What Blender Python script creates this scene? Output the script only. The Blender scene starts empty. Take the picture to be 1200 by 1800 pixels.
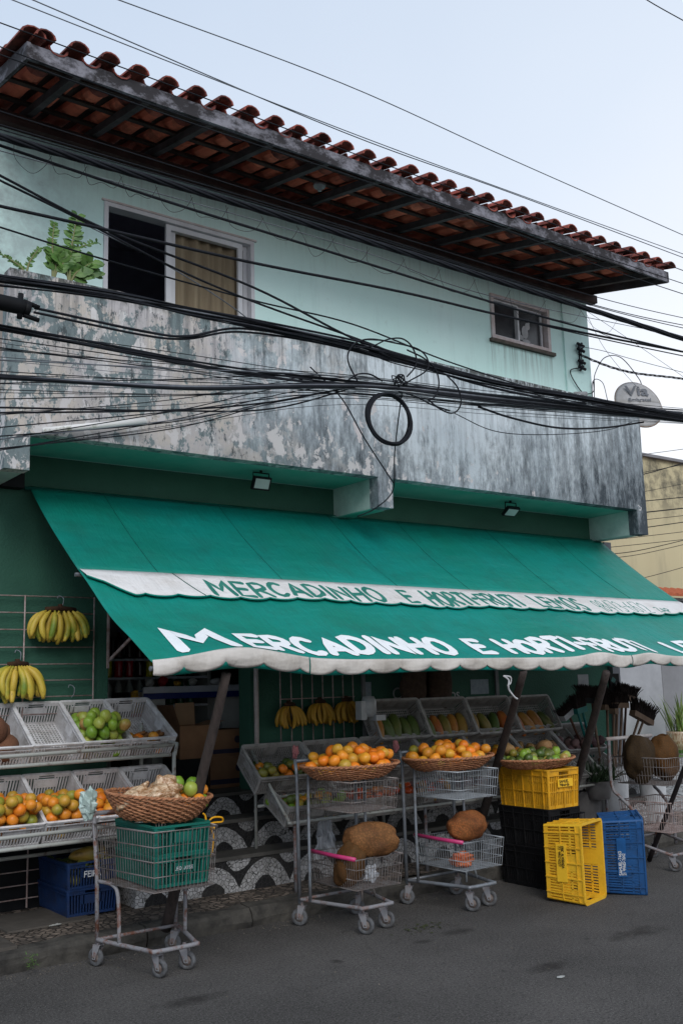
import bpy, math, random
from mathutils import Vector, Matrix, noise as mnoise
random.seed(11)
sc = bpy.context.scene
R = math.radians
# ------------------------------------------------------------------ camera
XA = Vector((0.8026, -0.5917, -0.0340))   # filled below
def _axes():
    cx, cy, f = 600.0, 900.0, 1762.0
    X = Vector((3000-cx, 1135-cy, f)).normalized()
    Z = Vector((325-cx, -9500-cy, f)); Z -= X*Z.dot(X); Z.normalize()
    Y = Z.cross(X)
    return X, Y, Z
AX, AY, AZ = _axes()            # world axes seen in camera space (x right, y down, z forward)
F = 1762.0; CAM = Vector((0, 0, 1.6))
def ray(u, v):
    q = Vector((u-600, v-900, F)); return Vector((AX.dot(q), AY.dot(q), AZ.dot(q)))
def W(u, v, x=None, y=None, z=None):
    d = ray(u, v)
    if y is not None: k = y/d.y
    elif z is not None: k = (z-1.6)/d.z
    else: k = x/d.x
    return CAM + d*k
cam = bpy.data.cameras.new('camera'); camo = bpy.data.objects.new('camera', cam)
sc.collection.objects.link(camo); sc.camera = camo
cam.sensor_fit = 'VERTICAL'; cam.sensor_height = 36; cam.lens = 36*F/1800; cam.clip_end = 500
# columns: camera x, y(up), z(back) in world coordinates
cx = Vector((AX.x, AY.x, AZ.x)); cyv = -Vector((AX.y, AY.y, AZ.y)); czv = -Vector((AX.z, AY.z, AZ.z))
m = Matrix((cx, cyv, czv)).transposed().to_4x4(); m.translation = CAM
camo.matrix_world = m
# ------------------------------------------------------------------ world and sun
SUN_EL, SUN_AZ = R(38), R(205)
world = bpy.data.worlds.new('World'); sc.world = world; world.use_nodes = True
nt = world.node_tree; nt.nodes.clear()
out = nt.nodes.new('ShaderNodeOutputWorld')
sky = nt.nodes.new('ShaderNodeTexSky'); sky.sky_type = 'NISHITA'; sky.sun_disc = False
sky.sun_elevation = SUN_EL; sky.sun_rotation = SUN_AZ
bg1 = nt.nodes.new('ShaderNodeBackground'); bg1.inputs['Strength'].default_value = 0.10
nt.links.new(sky.outputs[0], bg1.inputs[0])
tc = nt.nodes.new('ShaderNodeTexCoord')
dot = nt.nodes.new('ShaderNodeVectorMath'); dot.operation = 'DOT_PRODUCT'
dot.inputs[1].default_value = (-0.30, 0.0, 1.0)
nt.links.new(tc.outputs['Generated'], dot.inputs[0])
ramp = nt.nodes.new('ShaderNodeValToRGB')
ramp.color_ramp.elements[0].position = 0.0; ramp.color_ramp.elements[0].color = (0.98, 0.98, 1.0, 1)
ramp.color_ramp.elements[1].position = 0.62; ramp.color_ramp.elements[1].color = (0.55, 0.65, 0.79, 1)
e = ramp.color_ramp.elements.new(0.26); e.color = (0.74, 0.81, 0.91, 1)
nz = nt.nodes.new('ShaderNodeTexNoise'); nz.inputs['Scale'].default_value = 1.6; nz.inputs['Detail'].default_value = 4
nt.links.new(tc.outputs['Generated'], nz.inputs['Vector'])
ad = nt.nodes.new('ShaderNodeMath'); ad.operation = 'MULTIPLY_ADD'; ad.inputs[1].default_value = 0.34; 
nt.links.new(nz.outputs['Fac'], ad.inputs[0]); nt.links.new(dot.outputs['Value'], ad.inputs[2])
sb = nt.nodes.new('ShaderNodeMath'); sb.operation = 'SUBTRACT'; sb.inputs[1].default_value = 0.17
nt.links.new(ad.outputs[0], sb.inputs[0]); nt.links.new(sb.outputs[0], ramp.inputs[0])
bg2 = nt.nodes.new('ShaderNodeBackground'); bg2.inputs['Strength'].default_value = 0.92
nt.links.new(ramp.outputs[0], bg2.inputs[0])
mx = nt.nodes.new('ShaderNodeMixShader'); mx.inputs[0].default_value = 0.8
nt.links.new(bg1.outputs[0], mx.inputs[1]); nt.links.new(bg2.outputs[0], mx.inputs[2])
nt.links.new(mx.outputs[0], out.inputs[0])
sl = bpy.data.lights.new('sun', 'SUN'); sl.energy = 1.4; sl.angle = R(30); sl.color = (1.0, 0.97, 0.93)
slo = bpy.data.objects.new('sun', sl); sc.collection.objects.link(slo)
sd = Vector((math.sin(SUN_AZ)*math.cos(SUN_EL), math.cos(SUN_AZ)*math.cos(SUN_EL), math.sin(SUN_EL)))
slo.rotation_euler = sd.to_track_quat('Z', 'Y').to_euler()
sc.view_settings.view_transform = 'Standard'; sc.view_settings.look = 'None'
sc.view_settings.exposure = 0.42; sc.view_settings.gamma = 1.0
# ------------------------------------------------------------------ materials
class Mt:
    def __init__(s, name, rough=0.8, spec=0.3, metal=0.0):
        s.m = bpy.data.materials.new(name); s.m.use_nodes = True; s.t = s.m.node_tree
        s.b = s.t.nodes['Principled BSDF']; s.b.inputs['Roughness'].default_value = rough
        s.b.inputs['Specular IOR Level'].default_value = spec; s.b.inputs['Metallic'].default_value = metal
        s.tc = s.t.nodes.new('ShaderNodeTexCoord')
    def n(s, ty, **k):
        o = s.t.nodes.new(ty)
        for a, v in k.items(): setattr(o, a, v)
        return o
    def l(s, a, b): s.t.links.new(a, b)
    def vec(s, scale=(1, 1, 1), loc=(0, 0, 0), src='Object'):
        mp = s.n('ShaderNodeMapping'); mp.inputs['Scale'].default_value = scale; mp.inputs['Location'].default_value = loc
        s.l(s.tc.outputs[src], mp.inputs[0]); return mp.outputs[0]
    def noise(s, scale=5, detail=4, rough=0.55, v=None, dist=0.0):
        o = s.n('ShaderNodeTexNoise'); o.inputs['Scale'].default_value = scale; o.inputs['Detail'].default_value = detail
        o.inputs['Roughness'].default_value = rough; o.inputs['Distortion'].default_value = dist
        s.l(v if v is not None else s.vec(), o.inputs['Vector']); return o.outputs['Fac']
    def vor(s, scale=5, v=None, feature='F1', out='Distance'):
        o = s.n('ShaderNodeTexVoronoi', feature=feature); o.inputs['Scale'].default_value = scale
        s.l(v if v is not None else s.vec(), o.inputs['Vector']); return o.outputs[out]
    def ramp(s, f, *stops):
        o = s.n('ShaderNodeValToRGB'); cr = o.color_ramp
        while len(cr.elements) < len(stops): cr.elements.new(0.5)
        for e, (p, c) in zip(cr.elements, stops):
            e.position = p; e.color = (c, c, c, 1) if isinstance(c, (int, float)) else (c[0], c[1], c[2], 1)
        s.l(f, o.inputs[0]); return o.outputs['Color']
    def mix(s, f, a, b, mode='MIX'):
        o = s.n('ShaderNodeMix', data_type='RGBA', blend_type=mode)
        for i, x in ((0, f), (6, a), (7, b)):
            if isinstance(x, (int, float)): o.inputs[i].default_value = x
            elif isinstance(x, tuple): o.inputs[i].default_value = (x[0], x[1], x[2], 1)
            else: s.l(x, o.inputs[i])
        return o.outputs[2]
    def math(s, op, a, b=0.0, c=0.0):
        o = s.n('ShaderNodeMath', operation=op)
        for i, x in enumerate((a, b, c)):
            if isinstance(x, (int, float)): o.inputs[i].default_value = x
            else: s.l(x, o.inputs[i])
        return o.outputs[0]
    def xyz(s, src='Object'):
        o = s.n('ShaderNodeSeparateXYZ'); s.l(s.tc.outputs[src], o.inputs[0]); return o.outputs
    def bump(s, h, st=0.3, dist=0.01):
        o = s.n('ShaderNodeBump'); o.inputs['Strength'].default_value = st; o.inputs['Distance'].default_value = dist
        s.l(h, o.inputs['Height']); s.l(o.outputs[0], s.b.inputs['Normal'])
    def col(s, c):
        if isinstance(c, tuple): s.b.inputs['Base Color'].default_value = (c[0], c[1], c[2], 1)
        else: s.l(c, s.b.inputs['Base Color'])
        return s
def simple(name, c, c2=None, rough=0.7, spec=0.22, metal=0.0, scale=8, bump=0.0, bscale=60, coat=0.0):
    k = Mt(name, rough, spec, metal)
    c2 = c2 or tuple(x*0.6 for x in c)
    k.col(k.mix(k.ramp(k.noise(scale, 5, 0.65), (0.35, 0.0), (0.7, 1.0)), c, c2))
    if bump: k.bump(k.noise(bscale, 4, 0.6), bump)
    if coat: k.b.inputs['Coat Weight'].default_value = coat
    return k.m
MAT = {}
def mk():
    M = MAT
    # asphalt
    k = Mt('asphalt', 0.9, 0.25)
    g = k.noise(110, 4, 0.8); big = k.noise(0.9, 6, 0.6); mid = k.noise(6, 5, 0.7)
    c = k.mix(k.ramp(big, (0.3, 0.0), (0.7, 1.0)), (0.048, 0.045, 0.043), (0.105, 0.098, 0.093))
    c = k.mix(k.ramp(g, (0.52, 0.0), (0.68, 1.0)), c, (0.24, 0.23, 0.22))
    c = k.mix(k.ramp(k.noise(60, 5, 0.8), (0.38, 0.8), (0.50, 0.0)), c, (0.018, 0.017, 0.017))
    c = k.mix(k.ramp(mid, (0.60, 0.0), (0.75, 0.7)), c, (0.025, 0.024, 0.024))
    c = k.mix(k.ramp(k.vor(2.2, k.vec((1, 1, 1)), 'DISTANCE_TO_EDGE'), (0.0, 0.22), (0.010, 0.0)), c, (0.02, 0.02, 0.02))
    c = k.mix(k.ramp(k.vor(3.0), (0.0, 1.0), (0.012, 0.0)), c, (0.35, 0.35, 0.33))
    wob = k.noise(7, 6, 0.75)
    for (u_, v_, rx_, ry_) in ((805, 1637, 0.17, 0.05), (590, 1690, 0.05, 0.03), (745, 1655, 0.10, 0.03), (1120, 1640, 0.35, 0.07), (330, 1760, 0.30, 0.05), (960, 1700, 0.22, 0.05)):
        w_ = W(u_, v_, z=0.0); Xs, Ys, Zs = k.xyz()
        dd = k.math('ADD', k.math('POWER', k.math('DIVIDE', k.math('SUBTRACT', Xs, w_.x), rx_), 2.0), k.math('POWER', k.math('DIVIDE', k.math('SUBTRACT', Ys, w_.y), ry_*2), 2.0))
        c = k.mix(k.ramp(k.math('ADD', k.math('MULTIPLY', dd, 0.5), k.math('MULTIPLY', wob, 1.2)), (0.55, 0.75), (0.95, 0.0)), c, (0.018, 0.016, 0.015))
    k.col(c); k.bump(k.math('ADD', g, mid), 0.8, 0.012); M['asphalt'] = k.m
    # pebble mosaic pavement
    k = Mt('stone_mosaic', 0.85)
    v = k.vec((1, 1, 1))
    ed = k.vor(21, v, 'DISTANCE_TO_EDGE'); cc = k.vor(21, v, 'F1', 'Color')
    h = k.n('ShaderNodeSeparateColor'); k.l(cc, h.inputs[0])
    c = k.mix(k.ramp(h.outputs[0], (0.1, 0.0), (0.9, 1.0)), (0.07, 0.056, 0.045), (0.30, 0.24, 0.195))
    c = k.mix(k.ramp(k.noise(1.2, 5, 0.6), (0.4, 0.0), (0.65, 0.7)), c, (0.05, 0.045, 0.04))
    c = k.mix(k.ramp(ed, (0.02, 1.0), (0.09, 0.0)), c, (0.022, 0.019, 0.017))
    k.col(c); k.bump(k.ramp(ed, (0.0, 0.0), (0.14, 1.0)), 0.9, 0.012); M['mosaic'] = k.m
    k = Mt('pale_stone_mosaic', 0.8)
    v = k.vec((1, 1, 1))
    ed = k.vor(11, v, 'DISTANCE_TO_EDGE'); cc = k.vor(11, v, 'F1', 'Color')
    h = k.n('ShaderNodeSeparateColor'); k.l(cc, h.inputs[0])
    c = k.mix(h.outputs[0], (0.20, 0.20, 0.20), (0.42, 0.42, 0.41))
    c = k.mix(k.ramp(ed, (0.02, 1.0), (0.10, 0.0)), c, (0.035, 0.035, 0.033))
    k.col(c); k.bump(k.ramp(ed, (0.0, 0.0), (0.14, 1.0)), 0.8, 0.012); M['pale_mosaic'] = k.m
    M['kerb'] = simple('kerb_concrete', (0.075, 0.070, 0.062), (0.022, 0.021, 0.02), 0.9, scale=7, bump=1.0, bscale=18)
    M['slab'] = simple('old_concrete_slab', (0.10, 0.09, 0.08), (0.05, 0.045, 0.04), 0.9, scale=3, bump=0.5, bscale=20)
    M['tread'] = simple('worn_cement_tread', (0.12, 0.115, 0.105), (0.05, 0.048, 0.045), 0.75, scale=3, bump=0.4, bscale=20)
    # wave mosaic riser
    k = Mt('wave_mosaic', 0.7)
    X, Y, Z = k.xyz()
    def wave(z0, hgt, ph):
        per = 0.44/hgt
        wx = k.math('MULTIPLY_ADD', k.noise(5, 2), 0.30, -0.15)
        zz = k.math('ADD', k.math('DIVIDE', k.math('SUBTRACT', Z, z0), hgt), wx)
        u = k.math('FRACT', k.math('MULTIPLY_ADD', X, 1/0.44, ph))
        xa = k.math('MULTIPLY', k.math('ADD', k.math('SUBTRACT', u, 0.5), k.math('MULTIPLY', wx, 0.25)), per)
        xb = k.math('SUBTRACT', per/2, k.math('ABSOLUTE', xa))
        def dist(a, b): return k.math('SQRT', k.math('ADD', k.math('POWER', a, 2.0), k.math('POWER', b, 2.0)))
        d1 = dist(k.math('MULTIPLY', k.math('ABSOLUTE', xa), k.math('MULTIPLY_ADD', zz, 0.25, 0.88)), zz)
        d2 = dist(k.math('ABSOLUTE', xb), k.math('SUBTRACT', 1.05, zz))
        ringm = k.math('MULTIPLY', k.math('GREATER_THAN', d1, 0.34), k.math('LESS_THAN', d1, 0.83))
        white = k.math('MAXIMUM', ringm, k.math('LESS_THAN', d2, 0.43))
        return k.math('SUBTRACT', 1.0, white)
    w1 = wave(0.12, 0.24, 0.1); w2 = wave(0.36, 0.22, 0.55); w3 = wave(0.58, 0.18, 0.25)
    up = k.math('GREATER_THAN', Z, 0.36); up2 = k.math('GREATER_THAN', Z, 0.58)
    f = k.mix(up2, k.mix(up, w1, w2), w3)
    ed = k.vor(34, None, 'DISTANCE_TO_EDGE')
    sp = k.n('ShaderNodeSeparateColor'); k.l(k.vor(34, None, 'F1', 'Color'), sp.inputs[0])
    wh = k.mix(sp.outputs[0], (0.27, 0.27, 0.27), (0.42, 0.42, 0.43))
    c = k.mix(f, wh, (0.012, 0.012, 0.013))
    c = k.mix(k.ramp(ed, (0.02, 1.0), (0.07, 0.0)), c, (0.03, 0.03, 0.03))
    c = k.mix(k.ramp(k.noise(2.2, 5), (0.45, 0.0), (0.75, 0.6)), c, (0.06, 0.055, 0.05))
    k.col(c); k.bump(k.ramp(ed, (0.0, 0.0), (0.1, 1.0)), 0.5, 0.006); M['wave'] = k.m
    # mint upper wall
    k = Mt('mint_paint', 0.75)
    X, Y, Z = k.xyz()
    c = k.mix(k.ramp(k.noise(0.8, 5, 0.6), (0.3, 0.0), (0.7, 1.0)), (0.64, 0.84, 0.82), (0.56, 0.80, 0.765))
    st = k.noise(2.0, 6, 0.7, k.vec((3.5, 1, 0.5)))
    c = k.mix(k.ramp(st, (0.52, 0.0), (0.80, 0.30)), c, (0.30, 0.44, 0.42))
    c = k.mix(k.ramp(k.noise(7, 8, 0.75), (0.60, 0.0), (0.72, 0.35)), c, (0.30, 0.42, 0.40))
    drip = k.math('MULTIPLY', k.ramp(k.noise(7, 4, 0.7, k.vec((3, 1, 0.10))), (0.50, 0.0), (0.62, 1.0)), k.ramp(k.math('SUBTRACT', 5.95, Z), (0.05, 0.0), (0.12, 0.28), (0.55, 0.0)))
    c = k.mix(drip, c, (0.20, 0.27, 0.26))
    dr2 = k.math('MULTIPLY', k.math('MULTIPLY', k.math('GREATER_THAN', X, 7.36), k.math('LESS_THAN', X, 8.31)), k.math('MULTIPLY', k.ramp(k.noise(9, 4, 0.7, k.vec((4, 1, 0.12))), (0.45, 0.0), (0.62, 1.0)), k.ramp(k.math('SUBTRACT', 5.13, Z), (0.0, 0.0), (0.03, 0.6), (0.45, 0.0))))
    c = k.mix(dr2, c, (0.20, 0.26, 0.24))
    lf = k.math('MULTIPLY', k.ramp(k.math('MULTIPLY_ADD', X, -1.0, 3.1), (0.0, 0.0), (0.9, 0.75)), k.ramp(k.noise(3.5, 6, 0.7), (0.35, 0.15), (0.6, 1.0)))
    c = k.mix(lf, c, (0.25, 0.29, 0.30))
    k.col(c); k.bump(k.noise(40, 5, 0.6), 0.12); M['mint'] = k.m
    # dark green roughcast
    k = Mt('dark_green_roughcast', 0.8)
    c = k.mix(k.ramp(k.noise(1.3, 5, 0.6), (0.35, 0.0), (0.7, 1.0)), (0.034, 0.115, 0.078), (0.024, 0.082, 0.058))
    c = k.mix(k.ramp(k.noise(4, 6, 0.7), (0.62, 0.0), (0.8, 0.5)), c, (0.06, 0.14, 0.11))
    k.col(c); k.bump(k.noise(70, 3, 0.6), 0.7, 0.008); M['green_wall'] = k.m
    k = Mt('green_soffit_paint', 0.7)
    n1 = k.noise(1.7, 6, 0.7)
    c = k.mix(k.ramp(n1, (0.35, 0.0), (0.7, 1.0)), (0.075, 0.42, 0.32), (0.24, 0.48, 0.41))
    c = k.mix(k.ramp(k.noise(5, 6, 0.75), (0.62, 0.0), (0.75, 0.6)), c, (0.20, 0.24, 0.18))
    k.col(c); k.bump(n1, 0.2); M['soffit'] = k.m
    k = Mt('beam_paint', 0.75)
    c = k.mix(k.ramp(k.noise(2.5, 6, 0.7), (0.35, 0.0), (0.7, 1.0)), (0.55, 0.68, 0.64), (0.30, 0.42, 0.40))
    k.col(c); k.bump(k.noise(30, 4), 0.2); M['beam'] = k.m
    # weathered balcony
    k = Mt('weathered_plaster', 0.88)
    X, Y, Z = k.xyz()
    streak = k.noise(2.6, 7, 0.72, k.vec((3.0, 1, 0.42)))
    fine = k.noise(13, 8, 0.75, k.vec((1.6, 1, 0.6)), 0.1)
    patch = k.noise(8.5, 9, 0.66, k.vec((1, 1, 0.6), (3, 0, 1)), 0.4)
    patch2 = k.noise(9.0, 12, 0.70, k.vec((1, 1, 0.80), (9, 2, 4)), 0.15)
    base = k.mix(k.ramp(k.noise(1.1, 5, 0.6, k.vec((1, 1, 1), (5, 0, 0))), (0.3, 0.0), (0.7, 1.0)), (0.47, 0.54, 0.59), (0.66, 0.72, 0.76))
    low = k.ramp(k.math('SUBTRACT', 4.2, Z), (0.15, 0.0), (1.0, 0.14))
    dk = k.math('ADD', k.math('MULTIPLY', k.math('ADD', streak, fine), 0.5), low)
    dk = k.math('ADD', dk, k.ramp(k.math('SUBTRACT', X, 7.6), (0.0, 0.0), (0.9, 0.085)))
    midclean = k.ramp(k.math('ABSOLUTE', k.math('SUBTRACT', X, 6.1)), (0.2, -0.0), (1.0, 0.08))
    dk = k.math('ADD', dk, midclean)
    right = k.mix(k.ramp(dk, (0.55, 0.0), (0.66, 0.55), (0.80, 1.0)), base, (0.055, 0.068, 0.080))
    left0 = k.mix(k.ramp(k.noise(2.5, 7, 0.7), (0.40, 0.0), (0.58, 1.0)), (0.56, 0.51, 0.46), (0.47, 0.45, 0.46))
    big2 = k.noise(1.5, 5, 0.7, k.vec((1, 1, 1), (2, 5, 8)))
    left = k.mix(k.ramp(k.math('ADD', patch2, k.math('MULTIPLY_ADD', big2, 0.5, -0.25)), (0.50, 0.0), (0.53, 1.0)), left0, k.mix(fine, (0.27, 0.33, 0.34), (0.09, 0.125, 0.135)))
    left = k.mix(k.ramp(fine, (0.55, 0.0), (0.62, 0.9)), left, (0.06, 0.075, 0.08))
    left = k.mix(k.ramp(k.noise(9, 9, 0.7, k.vec((1, 1, 0.7), (1, 7, 2)), 0.5), (0.59, 0.0), (0.61, 1.0)), left, (0.58, 0.55, 0.54))
    lr = k.math('ADD', X, k.math('MULTIPLY', k.math('SUBTRACT', k.noise(1.6, 6, 0.7), 0.5), 4.0))
    c = k.mix(k.ramp(k.math('MULTIPLY_ADD', lr, 0.25, -0.70), (0.20, 0.0), (0.50, 1.0)), left, right)
    # pinkish / white flaked patches, densest low down
    fl = k.math('ADD', patch, k.ramp(k.math('SUBTRACT', 4.3, Z), (0.0, -0.0), (1.2, 0.07)))
    fl = k.math('SUBTRACT', fl, k.ramp(k.math('MULTIPLY_ADD', X, 0.2, -0.9), (0.0, 0.0), (0.6, 0.10)))
    flk = k.ramp(fl, (0.602, 0.0), (0.616, 1.0))
    c = k.mix(flk, c, k.mix(k.noise(2, 3), (0.66, 0.58, 0.58), (0.58, 0.62, 0.62)))
    st2 = k.math('MULTIPLY', k.ramp(k.noise(6.5, 7, 0.75, k.vec((3.2, 1, 0.14), (4, 4, 0))), (0.46, 0.0), (0.60, 1.0)), k.ramp(k.math('SUBTRACT', 4.5, Z), (0.0, 0.7), (0.35, 0.4), (0.95, 0.0)))
    c = k.mix(st2, c, (0.055, 0.065, 0.07))
    topd = k.ramp(Z, (0.0, 0.0), (1.0, 0.0))
    c = k.mix(k.math('MULTIPLY', k.ramp(k.math('SUBTRACT', Z, 4.34), (0.0, 0.0), (0.09, 1.0)), k.ramp(fine, (0.42, 0.0), (0.52, 0.9))), c, (0.05, 0.055, 0.05))
    k.col(c); k.bump(k.math('ADD', k.math('MULTIPLY', flk, -0.6), k.noise(30, 6, 0.7)), 0.45, 0.012); M['plaster'] = k.m
    # terracotta
    k = Mt('terracotta_tile', 0.85)
    g = k.n('ShaderNodeNewGeometry')
    c = k.mix(g.outputs['Random Per Island'], (0.27, 0.060, 0.045), (0.38, 0.095, 0.065))
    c = k.mix(k.ramp(k.noise(6, 7, 0.7), (0.36, 0.0), (0.62, 0.9)), c, (0.055, 0.024, 0.024))
    k.col(c); k.bump(k.noise(40, 4), 0.3); M['tile'] = k.m
    k = Mt('unweathered_terracotta', 0.85)
    g = k.n('ShaderNodeNewGeometry')
    c = k.mix(g.outputs['Random Per Island'], (0.50, 0.105, 0.06), (0.74, 0.20, 0.12))
    c = k.mix(k.ramp(k.noise(5, 6, 0.7), (0.50, 0.0), (0.7, 0.7)), c, (0.10, 0.04, 0.03))
    k.col(c); M['tile_clean'] = k.m
    k = Mt('stained_fascia_board', 0.8)
    f2 = k.noise(3.2, 8, 0.75, k.vec((1.2, 1, 1.8)))
    c = k.mix(k.ramp(f2, (0.40, 0.0), (0.54, 1.0)), (0.22, 0.22, 0.255), (0.028, 0.026, 0.030))
    k.col(c); k.bump(f2, 0.2); M['fascia'] = k.m
    M['rafter'] = simple('grey_painted_timber', (0.085, 0.072, 0.078), (0.025, 0.022, 0.023), 0.8, scale=4)
    M['plate'] = simple('dark_wall_plate', (0.085, 0.05, 0.045), (0.03, 0.02, 0.02), 0.8, scale=5)
    M['batten'] = simple('dark_batten', (0.055, 0.035, 0.03), (0.02, 0.015, 0.015), 0.8)
    M['alu'] = simple('window_aluminium', (0.62, 0.63, 0.66), (0.5, 0.5, 0.53), 0.4, 0.5, scale=3)
    M['oldframe'] = simple('chalky_window_frame', (0.60, 0.55, 0.56), (0.42, 0.33, 0.31), 0.6, scale=9)
    M['stain_sill'] = simple('mouldy_sill', (0.12, 0.10, 0.09), (0.05, 0.05, 0.04), 0.9, scale=12)
    M['glass'] = simple('dark_window_pane', (0.035, 0.035, 0.045), (0.02, 0.02, 0.03), 0.12, 0.5)
    M['pane_lit'] = simple('grubby_pane', (0.05, 0.055, 0.06), (0.02, 0.02, 0.025), 0.2, 0.5, scale=4)
    M['room'] = simple('unlit_room_wall', (0.34, 0.33, 0.42), (0.28, 0.27, 0.35), 0.9)
    k = Mt('tan_curtain', 0.9)
    cst = k.noise(3, 5, 0.6, k.vec((6, 1, 0.3)))
    k.col(k.mix(k.ramp(cst, (0.3, 0.0), (0.7, 1.0)), (0.30, 0.245, 0.165), (0.17, 0.13, 0.085))); M['curtain'] = k.m
    # awning
    def fabric(name, a, b, dirt, rough=0.55):
        k = Mt(name, rough, 0.35)
        c = k.mix(k.ramp(k.noise(0.9, 5, 0.6), (0.35, 0.0), (0.7, 1.0)), a, b)
        c = k.mix(k.ramp(k.noise(3.5, 7, 0.7), (0.48, 0.0), (0.80, 0.6)), c, dirt)
        c = k.mix(k.ramp(k.noise(9, 8, 0.8, k.vec((1, 0.35, 0.35))), (0.56, 0.0), (0.70, 0.35)), c, dirt)
        X, Y, Z = k.xyz()
        w = k.n('ShaderNodeTexWave'); w.inputs['Scale'].default_value = 120; k.l(k.vec(), w.inputs[0])
        k.col(c); k.bump(k.math('ADD', k.math('ADD', k.noise(2.2, 4, 0.6, k.vec((0.6, 1.6, 1.6))), k.math('MULTIPLY', k.noise(5.0, 5, 0.6, k.vec((2.4, 0.5, 0.5)), 0.6), 0.5)), k.math('MULTIPLY', k.noise(300, 2), 0.02)), 0.55, 0.06)
        return k.m
    M['awning'] = fabric('green_awning_fabric', (0.000, 0.185, 0.135), (0.000, 0.235, 0.205), (0.008, 0.110, 0.088))
    M['valance'] = fabric('white_valance_fabric', (0.70, 0.69, 0.69), (0.60, 0.59, 0.58), (0.42, 0.38, 0.34), 0.7)
    M['valance_dirty'] = fabric('soiled_white_valance_fabric', (0.58, 0.55, 0.52), (0.42, 0.39, 0.35), (0.20, 0.16, 0.12), 0.75)
    M['seam'] = simple('awning_seam_thread', (0.0, 0.07, 0.055), rough=0.8)
    M['paint_white'] = simple('white_letter_paint', (0.80, 0.82, 0.84), (0.72, 0.75, 0.77), 0.6)
    M['paint_green'] = simple('green_letter_paint', (0.035, 0.20, 0.16), (0.02, 0.15, 0.12), 0.6)
    # metals, plastics
    M['galv'] = simple('dull_galvanised_tube', (0.22, 0.25, 0.285), (0.13, 0.125, 0.13), 0.45, 0.5, 0.35, scale=14)
    k = Mt('rusty_painted_tube', 0.65)
    c = k.mix(k.ramp(k.noise(14, 6, 0.75), (0.48, 0.0), (0.62, 1.0)), (0.20, 0.20, 0.215), (0.13, 0.055, 0.035)); k.col(c); k.bump(k.noise(60), 0.3); M['rusty'] = k.m
    k = Mt('cream_rack_tube', 0.6)
    c = k.mix(k.ramp(k.noise(12, 6, 0.75), (0.55, 0.0), (0.7, 1.0)), (0.34, 0.35, 0.33), (0.10, 0.05, 0.035)); k.col(c); M['rack'] = k.m
    M['grill'] = simple('dusty_white_grill_wire', (0.40, 0.34, 0.33), (0.20, 0.12, 0.10), 0.6, scale=20)
    M['wire'] = simple('cart_wire', (0.21, 0.20, 0.20), (0.12, 0.085, 0.07), 0.45, 0.5, 0.3, scale=20)
    M['brightwire'] = simple('bright_cart_wire', (0.34, 0.37, 0.40), (0.22, 0.24, 0.26), 0.4, 0.5, 0.3, scale=20)
    M['whitepost'] = simple('white_painted_steel', (0.52, 0.49, 0.49), (0.33, 0.27, 0.25), 0.55, scale=6)
    M['tyre'] = simple('grey_caster_rubber', (0.11, 0.115, 0.125), (0.045, 0.042, 0.04), 0.8, scale=30)
    M['hub'] = simple('caster_hub', (0.17, 0.15, 0.14), (0.08, 0.045, 0.035), 0.6, scale=30)
    M['pink'] = simple('pink_plastic_handle', (0.55, 0.045, 0.17), (0.42, 0.03, 0.13), 0.4, 0.5)
    def plastic(name, a, b, dirt=(0.1, 0.09, 0.08), d=0.35):
        k = Mt(name, 0.5, 0.10 if 'black' in name else 0.32)
        c = k.mix(k.ramp(k.noise(5, 4), (0.3, 0.0), (0.7, 1.0)), a, b)
        c = k.mix(k.ramp(k.noise(11, 7, 0.75), (0.45, 0.0), (0.70, d)), c, dirt)
        c = k.mix(k.ramp(k.noise(38, 6, 0.8), (0.60, 0.0), (0.68, 0.35)), c, tuple(min(1, x*1.5+0.06) for x in a))
        k.col(c); k.bump(k.noise(50, 3), 0.1); return k.m
    M['crate_white'] = plastic('greyish_white_crate_plastic', (0.66, 0.66, 0.68), (0.56, 0.55, 0.56), (0.22, 0.19, 0.17), 0.6)
    M['crate_grey'] = plastic('grimy_grey_crate_plastic', (0.36, 0.35, 0.34), (0.27, 0.26, 0.25), (0.10, 0.09, 0.08), 0.7)
    M['crate_yellow'] = plastic('yellow_crate_plastic', (0.72, 0.43, 0.025), (0.70, 0.37, 0.015), (0.35, 0.18, 0.02), 0.4)
    M['crate_ochre'] = plastic('ochre_crate_plastic', (0.66, 0.34, 0.015), (0.55, 0.27, 0.01), (0.20, 0.11, 0.02), 0.5)
    M['crate_blue'] = plastic('blue_crate_plastic', (0.010, 0.075, 0.22), (0.008, 0.055, 0.17), (0.02, 0.03, 0.05), 0.5)
    M['crate_navy'] = plastic('dark_blue_crate_plastic', (0.007, 0.028, 0.10), (0.005, 0.02, 0.07), (0.02, 0.02, 0.03), 0.5)
    M['crate_black'] = plastic('black_crate_plastic', (0.007, 0.007, 0.008), (0.011, 0.011, 0.012), (0.02, 0.02, 0.02), 0.4)
    M['crate_green'] = plastic('green_crate_plastic', (0.004, 0.14, 0.105), (0.004, 0.11, 0.085), (0.01, 0.05, 0.04), 0.4)
    M['print_white'] = simple('white_print', (0.55, 0.58, 0.62), rough=0.7)
    M['print_black'] = simple('dark_print', (0.03, 0.022, 0.01), rough=0.7)
    M['print_field'] = simple('smooth_yellow_panel', (0.78, 0.47, 0.03), (0.7, 0.4, 0.02), rough=0.5)
    M['print_blue'] = simple('smooth_blue_panel', (0.012, 0.09, 0.27), rough=0.5)
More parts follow.
